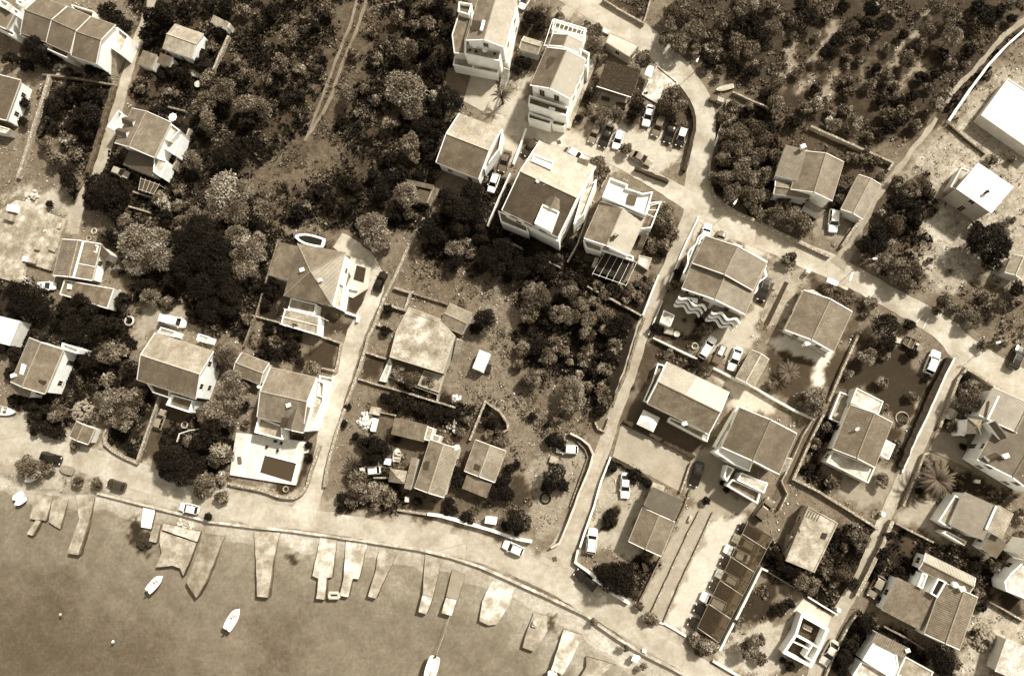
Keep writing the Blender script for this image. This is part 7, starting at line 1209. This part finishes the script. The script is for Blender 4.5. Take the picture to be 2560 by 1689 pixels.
TREES = """
00: 330,470,120,d;250,600,90,d;420,560,90,d;560,530,60,d;650,680,50,d;850,650,75,d;960,670,60,d;1000,110,90,d;1100,160,90,d;1180,240,70,d;1420,170,110,d;1540,130,110,d;1380,330,90,d;1500,300,70,d;1900,590,90,d;1960,430,60,m;1600,660,70,d;1720,700,80,d;1500,700,60,d;1960,760,110,m;2080,850,120,m;1900,960,110,m;1930,1130,100,m;2280,960,110,m;2290,1150,80,d;2050,1000,90,d;1790,1490,100,m;2100,1450,120,d;2250,1380,100,d;620,1290,80,p;520,1010,110,d;620,900,90,d;760,850,90,d;840,1050,110,d;900,900,80,d;700,1150,90,d;560,1130,70,m;800,1250,70,d;420,1350,70,m;520,1480,90,m;690,1450,80,m;250,960,60,d;230,1130,60,d;60,1150,60,m;100,560,70,d;1560,850,40,p;1300,820,50,m;1640,870,40,m;2200,560,60,m;2280,700,70,m;2060,300,60,d;1900,520,60,d;2250,100,80,m;2100,60,90,d;1950,60,70,d;1720,90,60,d
10: 60,1000,100,m;300,340,110,m;230,590,100,m;400,640,60,p;680,90,85,m;560,250,50,d;180,840,55,d;300,920,80,d;840,880,95,m;920,500,65,m;1130,560,75,m;1320,160,80,m;1600,230,85,m;1480,230,65,m;1420,460,115,m;1300,570,70,d;1400,830,200,p;1440,1010,120,m;1010,830,60,m;1120,940,60,m;790,1120,60,d;1250,1160,90,m;1430,1330,105,m;1450,1450,80,m;1560,1180,100,d;1680,1180,100,d;1700,1030,100,d;1790,920,120,d;1880,950,60,d;1640,820,60,d;1700,720,70,d;1620,590,80,d;1560,450,90,d;1640,400,70,d;1750,560,70,d;1700,60,80,d;1600,40,70,m;1400,60,75,d;1940,70,60,m;1250,1480,80,d;1600,1350,90,d;1650,1480,70,d;1750,300,60,d;1790,120,60,d;150,120,80,d;40,250,60,d;110,740,60,m;420,900,60,d;950,1050,50,m;1080,300,50,m;1650,900,60,p;1830,1090,55,m;450,150,60,m
20: 280,110,70,m;160,150,70,d;250,230,80,d;120,240,50,d;450,160,60,m;760,300,95,m;770,430,95,m;840,540,60,m;700,240,50,m;1220,560,95,m;1480,880,105,m;1540,980,105,m;1430,990,95,m;1150,1010,95,d;1110,1080,60,d;840,1080,95,m;960,1070,95,m;760,1100,50,m;1060,1090,50,m;700,900,60,d;1060,1390,75,m;60,560,60,d;130,600,70,d;40,650,60,d;800,1530,95,m;1480,110,95,m;1560,60,85,m;1600,170,105,m;1480,250,95,m;1440,370,95,m;1560,420,105,m;1700,300,115,m;1700,460,85,m;1830,450,75,p;1880,340,85,m;1960,180,105,m;2100,90,115,m;2260,60,105,p;2140,260,105,d;2260,200,105,d;2300,350,105,d;2080,420,105,m;2220,470,105,m;1940,520,85,m;1820,590,75,d;2050,1000,85,m;2200,990,50,p;2000,1100,85,m;1990,1230,95,m;2100,1250,115,m;2240,1180,105,m;2330,1300,105,m;2150,1380,115,m;2020,1380,105,m;1960,1480,95,m;2270,1450,105,m;2120,1520,115,m;1930,640,50,m;2080,640,60,d;2200,680,70,d;2300,600,75,m;1900,730,45,m;620,1100,45,d
30: 50,50,85,m;60,290,95,m;230,350,60,m;540,140,75,m;400,170,105,d;450,330,50,p;760,260,95,m;1030,50,65,p;1190,150,85,m;1480,280,95,p;1690,350,120,p;1930,390,85,m;1700,150,105,m;1550,60,95,m;1100,450,65,m;880,390,75,m;950,80,95,d;1050,220,95,d;900,230,75,d;700,60,75,d;560,500,95,d;250,670,65,m;740,540,55,m;740,620,40,p;1290,560,95,m;1310,490,50,m;1120,730,90,m;1180,800,50,m;940,790,75,m;740,760,75,m;750,860,75,m;430,830,60,d;80,780,95,p;60,960,95,p;450,980,85,p;350,1010,75,m;600,1150,85,p;800,1150,95,p;710,1020,75,m;600,1040,65,m;1100,1060,85,m;1220,1040,85,m;1330,1040,65,m;1560,980,95,p;1640,870,75,p;1490,820,65,m;1370,1170,85,m;1200,950,75,d;1330,900,75,d;1050,930,75,d;1100,1190,85,d;1210,1130,75,d;930,1270,65,m;250,1140,85,d;200,1080,40,m;1600,520,85,d;1700,590,65,m;1550,700,65,d;1420,720,75,d;1850,480,75,d;2000,150,105,d;1950,60,85,d;2120,120,85,d;2200,60,85,m;2260,180,65,d;780,1480,85,m;900,1450,85,m;1000,1500,65,m;70,1450,85,m;2080,1480,75,p;2260,1480,50,m;1250,330,65,d;300,60,90,d;180,180,80,m;620,400,60,d;850,560,60,m;1000,640,60,d;1420,430,55,m;1830,600,50,m;1780,250,60,d
01: 640,80,115,d;900,150,115,d;1000,250,150,d;870,300,105,d;1120,200,105,d;1050,370,95,d;1510,280,90,p;1560,370,65,p;1560,450,75,d;1650,350,65,m;1660,190,75,m;2100,250,200,p;2250,200,120,p;2000,400,120,m;2200,400,130,m;1800,450,95,m;1700,520,85,m;1330,700,200,p;1450,820,140,p;1280,880,120,p;1200,680,105,p;1500,640,95,p;1100,900,65,m;1040,650,85,d;1700,930,130,d;1620,1040,95,d;1750,640,140,d;1900,560,150,d;2000,730,160,d;1870,830,140,d;2050,950,150,d;1900,1080,150,d;2150,1130,130,d;2200,640,120,m;2300,760,140,p;2280,930,130,m;1350,1100,95,d;1400,1190,95,m;1550,1240,75,m;1950,1300,120,d;1800,1370,75,d;2150,1300,95,d;260,1180,160,d;150,1150,95,d;380,1290,95,d;680,1200,75,d;760,1240,95,d;640,1320,95,d;850,1340,95,d;560,1400,85,d;700,1480,120,d;900,1450,105,d;1060,1440,85,d;1150,1230,85,d;2290,1400,65,m;470,330,40,d;950,600,60,m;1150,480,70,m
11: 80,400,115,m;100,250,75,m;40,350,65,m;380,420,85,d;600,200,75,d;700,300,85,d;500,250,65,d;870,330,85,d;1000,450,75,d;850,120,85,d;1180,200,110,d;1250,100,100,d;1330,60,85,d;1120,80,75,d;950,200,85,d;1390,245,125,p;1300,430,85,d;1420,420,65,m;1080,520,145,p;1140,660,130,p;1060,640,95,m;1210,720,65,p;30,660,85,m;60,800,75,p;60,1100,60,d;160,1130,85,d;90,1250,60,d;2010,240,120,d;1900,380,150,d;2050,400,120,d;1800,330,120,d;1750,240,75,d;1520,80,75,d;1700,480,85,d;1900,560,110,d;1600,580,120,d;1720,640,95,d;1850,750,95,m;1930,700,85,m;1990,780,75,m;1650,760,65,d;1850,870,95,d;2150,840,120,d;2280,760,120,d;2080,920,75,d;2250,930,95,d;2330,1020,65,d;2120,1400,115,d;2050,1480,75,d;1230,1310,60,d;1200,1500,60,d;2100,640,95,d;2200,680,85,d;380,1480,85,d;250,1500,75,d;120,1470,70,d;480,330,60,m;250,150,60,m
21: 800,60,85,m;870,20,50,m;1430,480,110,m;1480,600,85,m;1440,380,75,m;1400,700,75,m;1290,720,75,m;1290,640,55,m;1390,780,65,d;1230,1100,65,m;1100,1150,85,m;1070,1210,65,m;1190,1190,65,m;1290,1060,50,m;540,1120,100,m;640,1030,65,d;220,1180,140,m;160,1110,75,d;300,1260,95,d;60,930,120,d;250,850,130,d;350,960,95,d;130,700,60,d;150,1330,105,d;330,1380,85,d;450,1340,105,d;560,1370,95,d;640,1270,95,d;760,1250,75,m;720,1400,95,d;860,1350,95,d;950,1450,95,d;1050,1440,95,d;880,1500,85,d;700,1530,95,d;850,1150,75,d;920,1120,75,d;790,1080,65,d;1490,1090,65,m;1530,960,40,d;1320,1480,60,d;1740,1420,60,d;1800,1480,75,m;1900,60,85,m;1990,100,105,m;2120,60,115,m;2250,130,115,m;2060,220,105,m;2200,250,115,m;2320,250,95,m;2250,370,85,m;2330,430,75,m;2340,60,95,m;1920,190,65,d;640,500,40,d;530,700,60,d;150,770,60,d;400,850,55,d
31: 60,60,85,m;40,170,75,d;130,340,85,m;80,420,95,m;230,450,115,m;330,500,115,m;300,580,75,m;660,200,65,d;680,300,80,m;640,330,65,d;1040,80,65,m;1200,120,75,m;1320,200,105,m;1440,150,95,m;1500,230,75,m;1240,320,105,d;1330,420,105,d;1100,400,85,m;1180,520,115,m;1340,520,85,d;1000,600,105,d;900,700,95,d;1010,720,105,d;1110,640,85,m;920,820,85,m;1080,870,105,m;1190,900,105,m;1300,930,115,m;1370,960,75,m;1240,1030,105,m;1330,1100,75,m;2040,680,200,d;1900,700,105,d;2150,760,115,d;1960,560,85,d;2130,580,105,m;2060,860,115,d;200,840,90,m;960,1220,80,p;1080,1440,130,d;1310,1450,75,d;900,1360,50,m;1640,1240,105,m;1740,1300,65,m;1900,1420,95,m;1830,1360,65,m;2140,1280,95,m;2300,1130,85,d;2290,1250,65,m;2000,1180,65,m;1560,1320,50,m;1700,950,35,m;1500,850,40,m;2250,480,50,m
02: 850,220,95,d;1040,150,115,m;1240,300,95,d;1040,280,75,d;1140,120,65,p;1020,390,85,p;1000,600,120,p;1090,660,85,p;1130,570,115,m;1250,560,105,m;1150,780,105,m;1200,680,95,m;950,700,75,p;850,720,60,p;550,700,95,m;420,680,75,d;330,740,75,d;450,830,85,d;560,870,75,d;700,1000,45,m;320,840,65,d;150,160,85,d;100,330,60,d;60,60,85,d;1320,520,65,m;300,620,85,d;2100,150,120,m;2060,270,80,m;2150,430,130,p;2220,540,110,p;2180,620,95,p;2000,680,110,p;1900,720,95,p;2050,780,85,p;2150,700,115,m;1950,900,115,d;1850,980,95,d;2060,1060,115,p;2130,1100,65,p;2000,1140,75,p;1600,1150,150,d;1700,1250,140,d;1530,1080,95,d;1580,1250,95,d;1770,1100,95,d;1850,1200,105,d;1900,1330,105,p;1870,1420,85,m;1960,1380,65,p;2060,1300,65,p;2060,1480,75,m;250,1180,95,m;330,1230,95,m;450,1220,65,m;720,1340,65,m;900,1350,65,m;2280,620,60,d;2290,420,65,m;2280,800,50,m;1050,740,90,m;140,560,60,d;1750,960,60,m
12: 100,100,85,d;220,150,85,d;350,100,85,d;180,40,85,m;520,280,75,m;420,250,65,d;1450,380,95,m;1330,320,75,m;1610,410,65,m;1200,560,65,d;1300,580,85,d;1420,620,85,d;1550,660,85,d;1680,700,95,d;1790,710,85,d;1640,780,60,m;1120,1020,110,d;1010,980,85,d;1080,1110,95,d;1200,1040,85,d;1000,920,65,m;930,920,50,d;1300,950,50,d;900,1290,75,m;980,1300,85,m;950,1400,95,m;1080,1420,95,p;1180,1420,85,p;1250,1500,85,m;1150,1510,75,m;900,1500,75,m;1000,1480,75,m;800,1480,60,d;2280,960,95,p;2200,760,65,d;1890,1320,85,d;1850,1230,60,d;1940,1350,60,d;2300,1330,95,d;2250,1430,95,d;2340,1450,85,d;1900,880,60,m;1960,760,40,m;1500,1520,60,d;1800,1520,60,d;2160,900,50,m;2360,1230,60,d;850,640,40,d;820,800,40,d;490,1000,45,d;500,1110,40,d;2140,680,35,d
22: 100,100,85,d;250,80,95,d;330,170,95,d;400,60,85,d;480,130,75,m;700,120,85,m;660,200,75,m;540,230,45,p;620,340,50,p;200,380,95,m;270,340,85,m;120,420,65,m;550,470,130,p;600,560,110,p;520,600,110,m;820,480,85,m;850,600,85,d;820,680,75,d;900,180,85,d;850,300,85,d;950,80,85,d;780,300,75,d;430,750,60,m;200,730,50,d;410,930,85,d;460,1000,65,d;360,960,65,d;400,1290,130,d;330,1380,85,d;470,1370,75,d;40,1170,50,d;1450,150,65,m;1800,310,75,m;1700,260,65,d;930,1210,60,d;1150,1300,85,d;1250,1340,50,d;1990,1410,40,d;1950,1350,30,d;1800,1510,50,d;330,800,40,d;60,250,70,d;700,450,70,d;250,230,70,d
32: 40,430,65,m;440,560,110,p;430,660,95,m;300,560,75,m;740,330,60,m;930,170,95,p;1070,160,65,m;1050,420,75,m;1080,50,105,d;1330,150,65,d;1480,370,42,d;1350,540,65,m;1260,760,45,m;1080,640,50,m;550,830,65,m;440,980,65,m;590,1340,85,m;1060,1330,85,m;1870,580,130,m;1900,460,85,m;1830,360,50,d;1870,660,75,d;1730,820,80,m;1800,780,65,m;1400,1420,50,d;2000,80,65,m;2100,40,50,m;370,1200,50,d;1800,1010,40,d;480,900,50,d;2180,60,50,m;1480,1170,50,p
33: 40,460,85,d;130,520,95,d;220,590,95,d;300,680,95,m;400,720,95,m;200,900,65,d;120,960,75,d;50,420,60,m;550,620,75,m;700,620,95,m;620,710,60,m;780,720,75,d;850,300,95,m;720,380,50,m;1120,260,60,d;1060,450,75,d;1030,560,60,d;1000,620,50,d;1250,610,65,d;1360,600,60,d;1180,640,50,d;1600,1380,140,d;1640,1500,95,d;1720,1440,85,m;920,1080,95,d;830,1150,85,d;760,1280,85,d;700,1400,95,d;650,1500,85,d;950,1030,60,m;1900,560,75,d;2100,560,75,p;2170,530,50,p;1960,800,65,m;1980,930,60,d;2340,130,50,p;2350,50,50,m;2340,270,50,m;1900,1180,40,d;200,1480,60,d;130,1420,40,d;1050,870,45,d
23: 900,130,80,d;915,60,55,d;970,640,180,d;1060,740,110,d;1180,920,55,m;1280,1020,75,m;1330,1060,50,m;1700,1230,85,p;1800,1300,95,p;1880,1250,85,p;1740,1340,65,m;2200,1320,110,m;2280,1240,80,m;2300,1400,80,m;2100,1080,60,m;2350,460,50,d;60,130,125,d;60,220,65,d;760,1070,45,m;1050,1310,45,m;1220,1480,40,m
13: 1780,30,60,d;1850,30,50,d;2320,180,60,d;1980,100,75,d;790,15,50,d;1100,10,65,m
03: 1940,90,45,d
"""
for t, x, y, ph in [('00', 800, 1050, 'walled orchard by the lane'), ('00', 2150, 1000, 'dark grove right of the cottage'), ('10', 600, 800, 'wheel-rut track'), ('10', 1400, 850, 'wide scrub slope'), ('10', 1700, 1050, 'scrub edge by the white houses'), ('20', 1700, 300, 'wooded inner hill corner'), ('20', 2150, 1300, 'dense grove by the road bend'), ('30', 300, 700, 'left grass terrace on the hill'), ('30', 700, 600, 'round stone ring on the hill'), ('30', 1300, 500, 'long grass terrace on the hill'), ('30', 1700, 350, 'hilltop scrub'), ('30', 1400, 1000, 'lower hillside scrub'), ('30', 800, 1150, 'scrub above the long wall'), ('01', 1000, 250, 'dark canopy by the pergola'),
                 ('01', 1350, 750, 'pale tree clump right of the ridge house'), ('01', 1950, 800, 'black tree belt'), ('01', 2150, 280, 'big pale tree on the slope'), ('11', 700, 250, 'lower scrub slope'), ('11', 1100, 580, 'twin pale trees at the lane head'), ('11', 1900, 400, 'black shade below the half-lit house'), ('21', 2150, 200, 'walled wooded corner'), ('21', 700, 1400, 'dark thicket left of the lane'), ('31', 1250, 700, 'dry field edge thicket'), ('31', 2050, 700, 'big dark field tree'), ('31', 1800, 1350, 'dry verge on the road'), ('02', 1950, 700, 'pale trees right of the half-lit house'), ('02', 1700, 1200, 'dark shore tree clump'), ('02', 400, 800, 'shore garden shrubs'), ('12', 1500, 650, 'dark rubble garden bed'), ('12', 1050, 1050, 'shaded boat garden'), ('22', 300, 150, 'dark thicket below the gravel track'), ('22', 550, 500, 'lone pale tree by the gravel track'), ('22', 400, 1300, 'rough field by the lane'), ('32', 950, 250, 'dark boat garden lawn'), ('33', 300, 650, 'thicket above the roofless building'), ('33', 700, 1350, 'dark thicket beside the bottom lane'), ('23', 970, 640, 'round tree plot by the shore road'), ('23', 1800, 1270, 'carport end verge'), ('13', 1850, 50, 'shore wall garden')]: mark(t, x, y, ph)
TYPE = {'p': ('pale', 'silvery'), 'm': ('mid-green', 'leafy'), 'd': ('dark', 'dense')}
PLANTS = []
for line in TREES.strip().splitlines():
    t, rest = line.split(':', 1); t = t.strip()
    for it in rest.split(';'):
        x, y, r, k = it.split(','); x, y, r = float(x), float(y), float(r)
        if k.strip() == 'd' and ((t == '21' and y > 1050 and x < 1200) or (t == '22' and y < 700 and x < 960)) and int(x+y) % 3 != 0: k = 'm'
        R = Wr(t, x, y, r)*(.98 if t == '30' else 1); big = r >= 92; hz = min(R*1.15, 3.6) if big else min(R*.75, 1.5); p = W(t, x, y, hz); wild = t in ('10', '30', '01', '11', '31') or (t == '20' and x > 1400); PLANTS.append([p, R, k.strip(), big, hz, r, 'tree' if big else 'bush' if wild else 'shrub'])
def say(p):
    best = min(LANDMARKS, key=lambda q: (q[0]-p.xy).length); d = p.xy-best[0]
    if d.length < 3.0: rel = 'at the'
    elif abs(d.x) > abs(d.y): rel = 'right of the' if d.x > 0 else 'left of the'
    else: rel = 'above the' if d.y > 0 else 'below the'
    far = 'just ' if 3.0 <= d.length < 8 else ''
    return far+rel+' '+best[1].replace('at the left edge', '').strip()
lab = {}
for i, (p, R, k, big, hz, r, kd) in enumerate(PLANTS):
    sz = ('huge' if r > 150 else 'large' if r > 115 else 'medium') if big else ('small' if r < 62 else 'bushy')
    L = f"{sz} {TYPE[k][0]} {kd} {say(p)}"; PLANTS[i].append(L); lab.setdefault(L, []).append(i)
ORD = ['leftmost', 'second from left', 'third from left', 'fourth from left', 'fifth from left', 'sixth from left', 'seventh from left', 'eighth from left', 'ninth from left', 'tenth from left', 'eleventh from left', 'twelfth from left']
NUM = {2: 'two', 3: 'three', 4: 'four', 5: 'five', 6: 'six', 7: 'seven', 8: 'eight', 9: 'nine', 10: 'ten', 11: 'eleven', 12: 'twelve'}
for L, ids in lab.items():
    if len(ids) > 1:
        ids.sort(key=lambda i: PLANTS[i][0].x)
        for j, i in enumerate(ids): PLANTS[i][7] = L+', '+(ORD[j] if j < len(ids)-1 else 'rightmost')+' of '+NUM.get(len(ids), 'many')
for q in PLANTS:
    for a_, b_ in (('just ', ''), ('bushy ', ''), (' of the ', ' of '), (' the ', ' ')):
        if len(q[7].split()) > 16: q[7] = q[7].replace(a_, b_, 1)
rnd = random.Random(5); protoT = None
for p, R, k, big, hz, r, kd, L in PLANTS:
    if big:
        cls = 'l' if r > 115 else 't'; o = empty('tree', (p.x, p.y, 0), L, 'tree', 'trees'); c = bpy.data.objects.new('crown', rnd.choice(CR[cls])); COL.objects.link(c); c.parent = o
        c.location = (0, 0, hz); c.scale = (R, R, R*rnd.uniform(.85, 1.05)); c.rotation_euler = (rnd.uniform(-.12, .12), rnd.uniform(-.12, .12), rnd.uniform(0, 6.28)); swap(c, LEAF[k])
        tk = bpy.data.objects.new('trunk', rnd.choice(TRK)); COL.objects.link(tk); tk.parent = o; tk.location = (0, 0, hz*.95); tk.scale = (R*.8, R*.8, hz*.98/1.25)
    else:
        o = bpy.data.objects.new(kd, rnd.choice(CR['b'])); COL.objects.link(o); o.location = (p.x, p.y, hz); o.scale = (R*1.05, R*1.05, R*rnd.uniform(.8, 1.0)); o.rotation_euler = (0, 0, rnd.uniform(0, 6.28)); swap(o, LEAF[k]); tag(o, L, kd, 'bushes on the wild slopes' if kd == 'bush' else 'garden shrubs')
# palms
def palm(t, x, y, r, h, n, label, tone=.11, droop=.35, seed=1):
    p = W(t, x, y, h); R = Wr(t, x, y, r, h); o = empty('palm_tree', (p.x, p.y, 0), label, 'palm'); mb = MB(); mb.lathe((p.x, p.y, 0), [(.32, 0), (.26, .3), (.24, h*.6), (.3, h-.15), (.15, h)], 10); mb.build('trunk', BARK, o); rr = random.Random(seed); m = mat(tone, .3, 3, .7, 'palm_leaf'); meshes = []
    for v in range(4):
        mb = MB(); N = 12; up = rr.uniform(.15, .45)
        pts = [Vector((s*R, 0, math.sin(s*math.pi*.75)*up*R-droop*R*s*s)) for s in [i/N for i in range(N+1)]]
        for a, b in zip(pts, pts[1:]): mb.bar(a, b, .025*R/2+.01, 0, 4)
        for i in range(1, N+1):
            c = pts[i]; l = R*.17*math.sin(math.pi*min(1, .15+.8*i/N)); d = (pts[i]-pts[i-1]).normalized()
            for s in (-1, 1):
                for q in (0, .5): e = c-d*(R/N*q); tip = e+d*l*.9+Vector((0, s*l*.75, -.15*l)); w = d*R*.022; mb.face([e-w, e+w, tip])
        f = mb.build('frond', m); meshes.append(f.data); bpy.data.objects.remove(f)
    for k in range(n):
        f = bpy.data.objects.new('frond', meshes[k % 4]); COL.objects.link(f); f.parent = o; f.location = (0, 0, h-.05); f.rotation_euler = (0, -rr.uniform(-.25, .5), 2*math.pi*k/n+rr.uniform(-.1, .1)); s = rr.uniform(.82, 1.05); f.scale = (s, s, s)
palm('32', 1560, 1310, 190, 3.2, 34, 'big spreading palm beside the right-hand lane', .17, seed=3); palm('32', 190, 320, 130, 1.4, 16, 'thin spiky palm in the dark lawn below the ribbed tile roofed house', .16, seed=4); palm('10', 2280, 905, 105, 2.4, 18, 'dark palm in a planter on the pale forecourt', .06, seed=5); palm('12', 905, 1175, 100, 1.8, 14, 'small dark palm in the garden by the lane wall', .035, seed=6); palm('31', 570, 1085, 85, 1.2, 18, 'small fan palm under the bright entrance canopy', .2, seed=7)
# undergrowth, grass and weeds: uncountable tufts
def tufts(name, n, cond, tone_kind, size, label, seed, blades=5, zfun=None):
    g = np.random.default_rng(seed); lo = [min(c.x for c in cs), min(c.y for c in cs)]; hi = [max(c.x for c in cs), max(c.y for c in cs)]
    X = g.uniform(lo[0], hi[0], n*12); Y = g.uniform(lo[1], hi[1], n*12); k = cond(X, Y, g); X, Y = X[k][:n], Y[k][:n]
    for sp in SHEETS:
        k = ~inside(X, Y, sp); X, Y = X[k], Y[k]
    for Rd, wd in zip(ROADS, ROADW):
        d = pdist(X, Y, Rd, False); k = d > wd+.2; X, Y = X[k], Y[k]
    n = len(X); B = blades; X = np.repeat(X, B)+g.normal(0, .22, n*B); Y = np.repeat(Y, B)+g.normal(0, .22, n*B); s = size*np.repeat(g.uniform(.5, 1.6, n), B)*g.uniform(.7, 1.3, n*B)
    a = g.uniform(0, 6.283, n*B); lean = g.uniform(.2, 1.0, n*B); dx, dy = np.cos(a), np.sin(a); zb = np.interp(0, [0], [0])
    P0 = np.stack([X, Y, np.full_like(X, -.02) if zfun is None else zfun(X, Y)], -1); side = np.stack([-dy, dx, np.zeros_like(dx)], -1)*(s*.42)[:, None]; mid = P0+np.stack([dx*s*.35*lean, dy*s*.35*lean, s*.55], -1); tip = P0+np.stack([dx*s*lean, dy*s*lean, s*(.95-.5*lean)], -1)
    co = np.stack([P0, mid-side, tip, mid+side], 1).reshape(-1, 3); sh = np.repeat(np.repeat(g.uniform(.5, 1.5, n), B)*g.uniform(.7, 1.3, n*B), 4)
    me = mesh_np(name, co, np.arange(n*B*4).reshape(-1, 4), [LEAF[tone_kind]], {'shade': sh}); o = bpy.data.objects.new(name, me); COL.objects.link(o); tag(o, label, kind='stuff')
def sea_at(X, Y): return inside(X, Y, SEA)
def clump(X, Y): return np.sin(X*.55+2*np.sin(Y*.31))+np.sin(Y*.61+2*np.sin(X*.27))+.7*np.sin(X*1.7+Y*1.3)
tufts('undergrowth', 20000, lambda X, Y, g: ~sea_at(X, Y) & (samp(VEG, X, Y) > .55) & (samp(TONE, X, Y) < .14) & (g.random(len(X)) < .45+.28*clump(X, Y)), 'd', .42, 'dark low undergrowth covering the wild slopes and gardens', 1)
tufts('scrub_cover', 16000, lambda X, Y, g: ~sea_at(X, Y) & (samp(VEG, X, Y) > .38) & (g.random(len(X)) < .25+.3*clump(X+9, Y-4)), 'm', .36, 'mottled low scrub and weeds between the bushes', 2)
tufts('dry_grass', 12000, lambda X, Y, g: ~sea_at(X, Y) & (samp(VEG, X, Y) > .12) & (samp(TONE, X, Y) > .14) & (g.random(len(X)) < .5), 's', .24, 'pale dry grass of the fields and verges', 3, 4)
tufts('seaweed', 420, lambda X, Y, g: sea_at(X, Y) & (samp(TONE, X, Y) < .24) & (samp(TONE, X, Y) > .0) & (g.random(len(X)) < .004+.05*(samp(TONE, X, Y) < .17)), 'd', .5, 'dark tufts of seaweed on the shallow sea bed', 8, 9, lambda X, Y: samp(Z, X, Y)-.25)
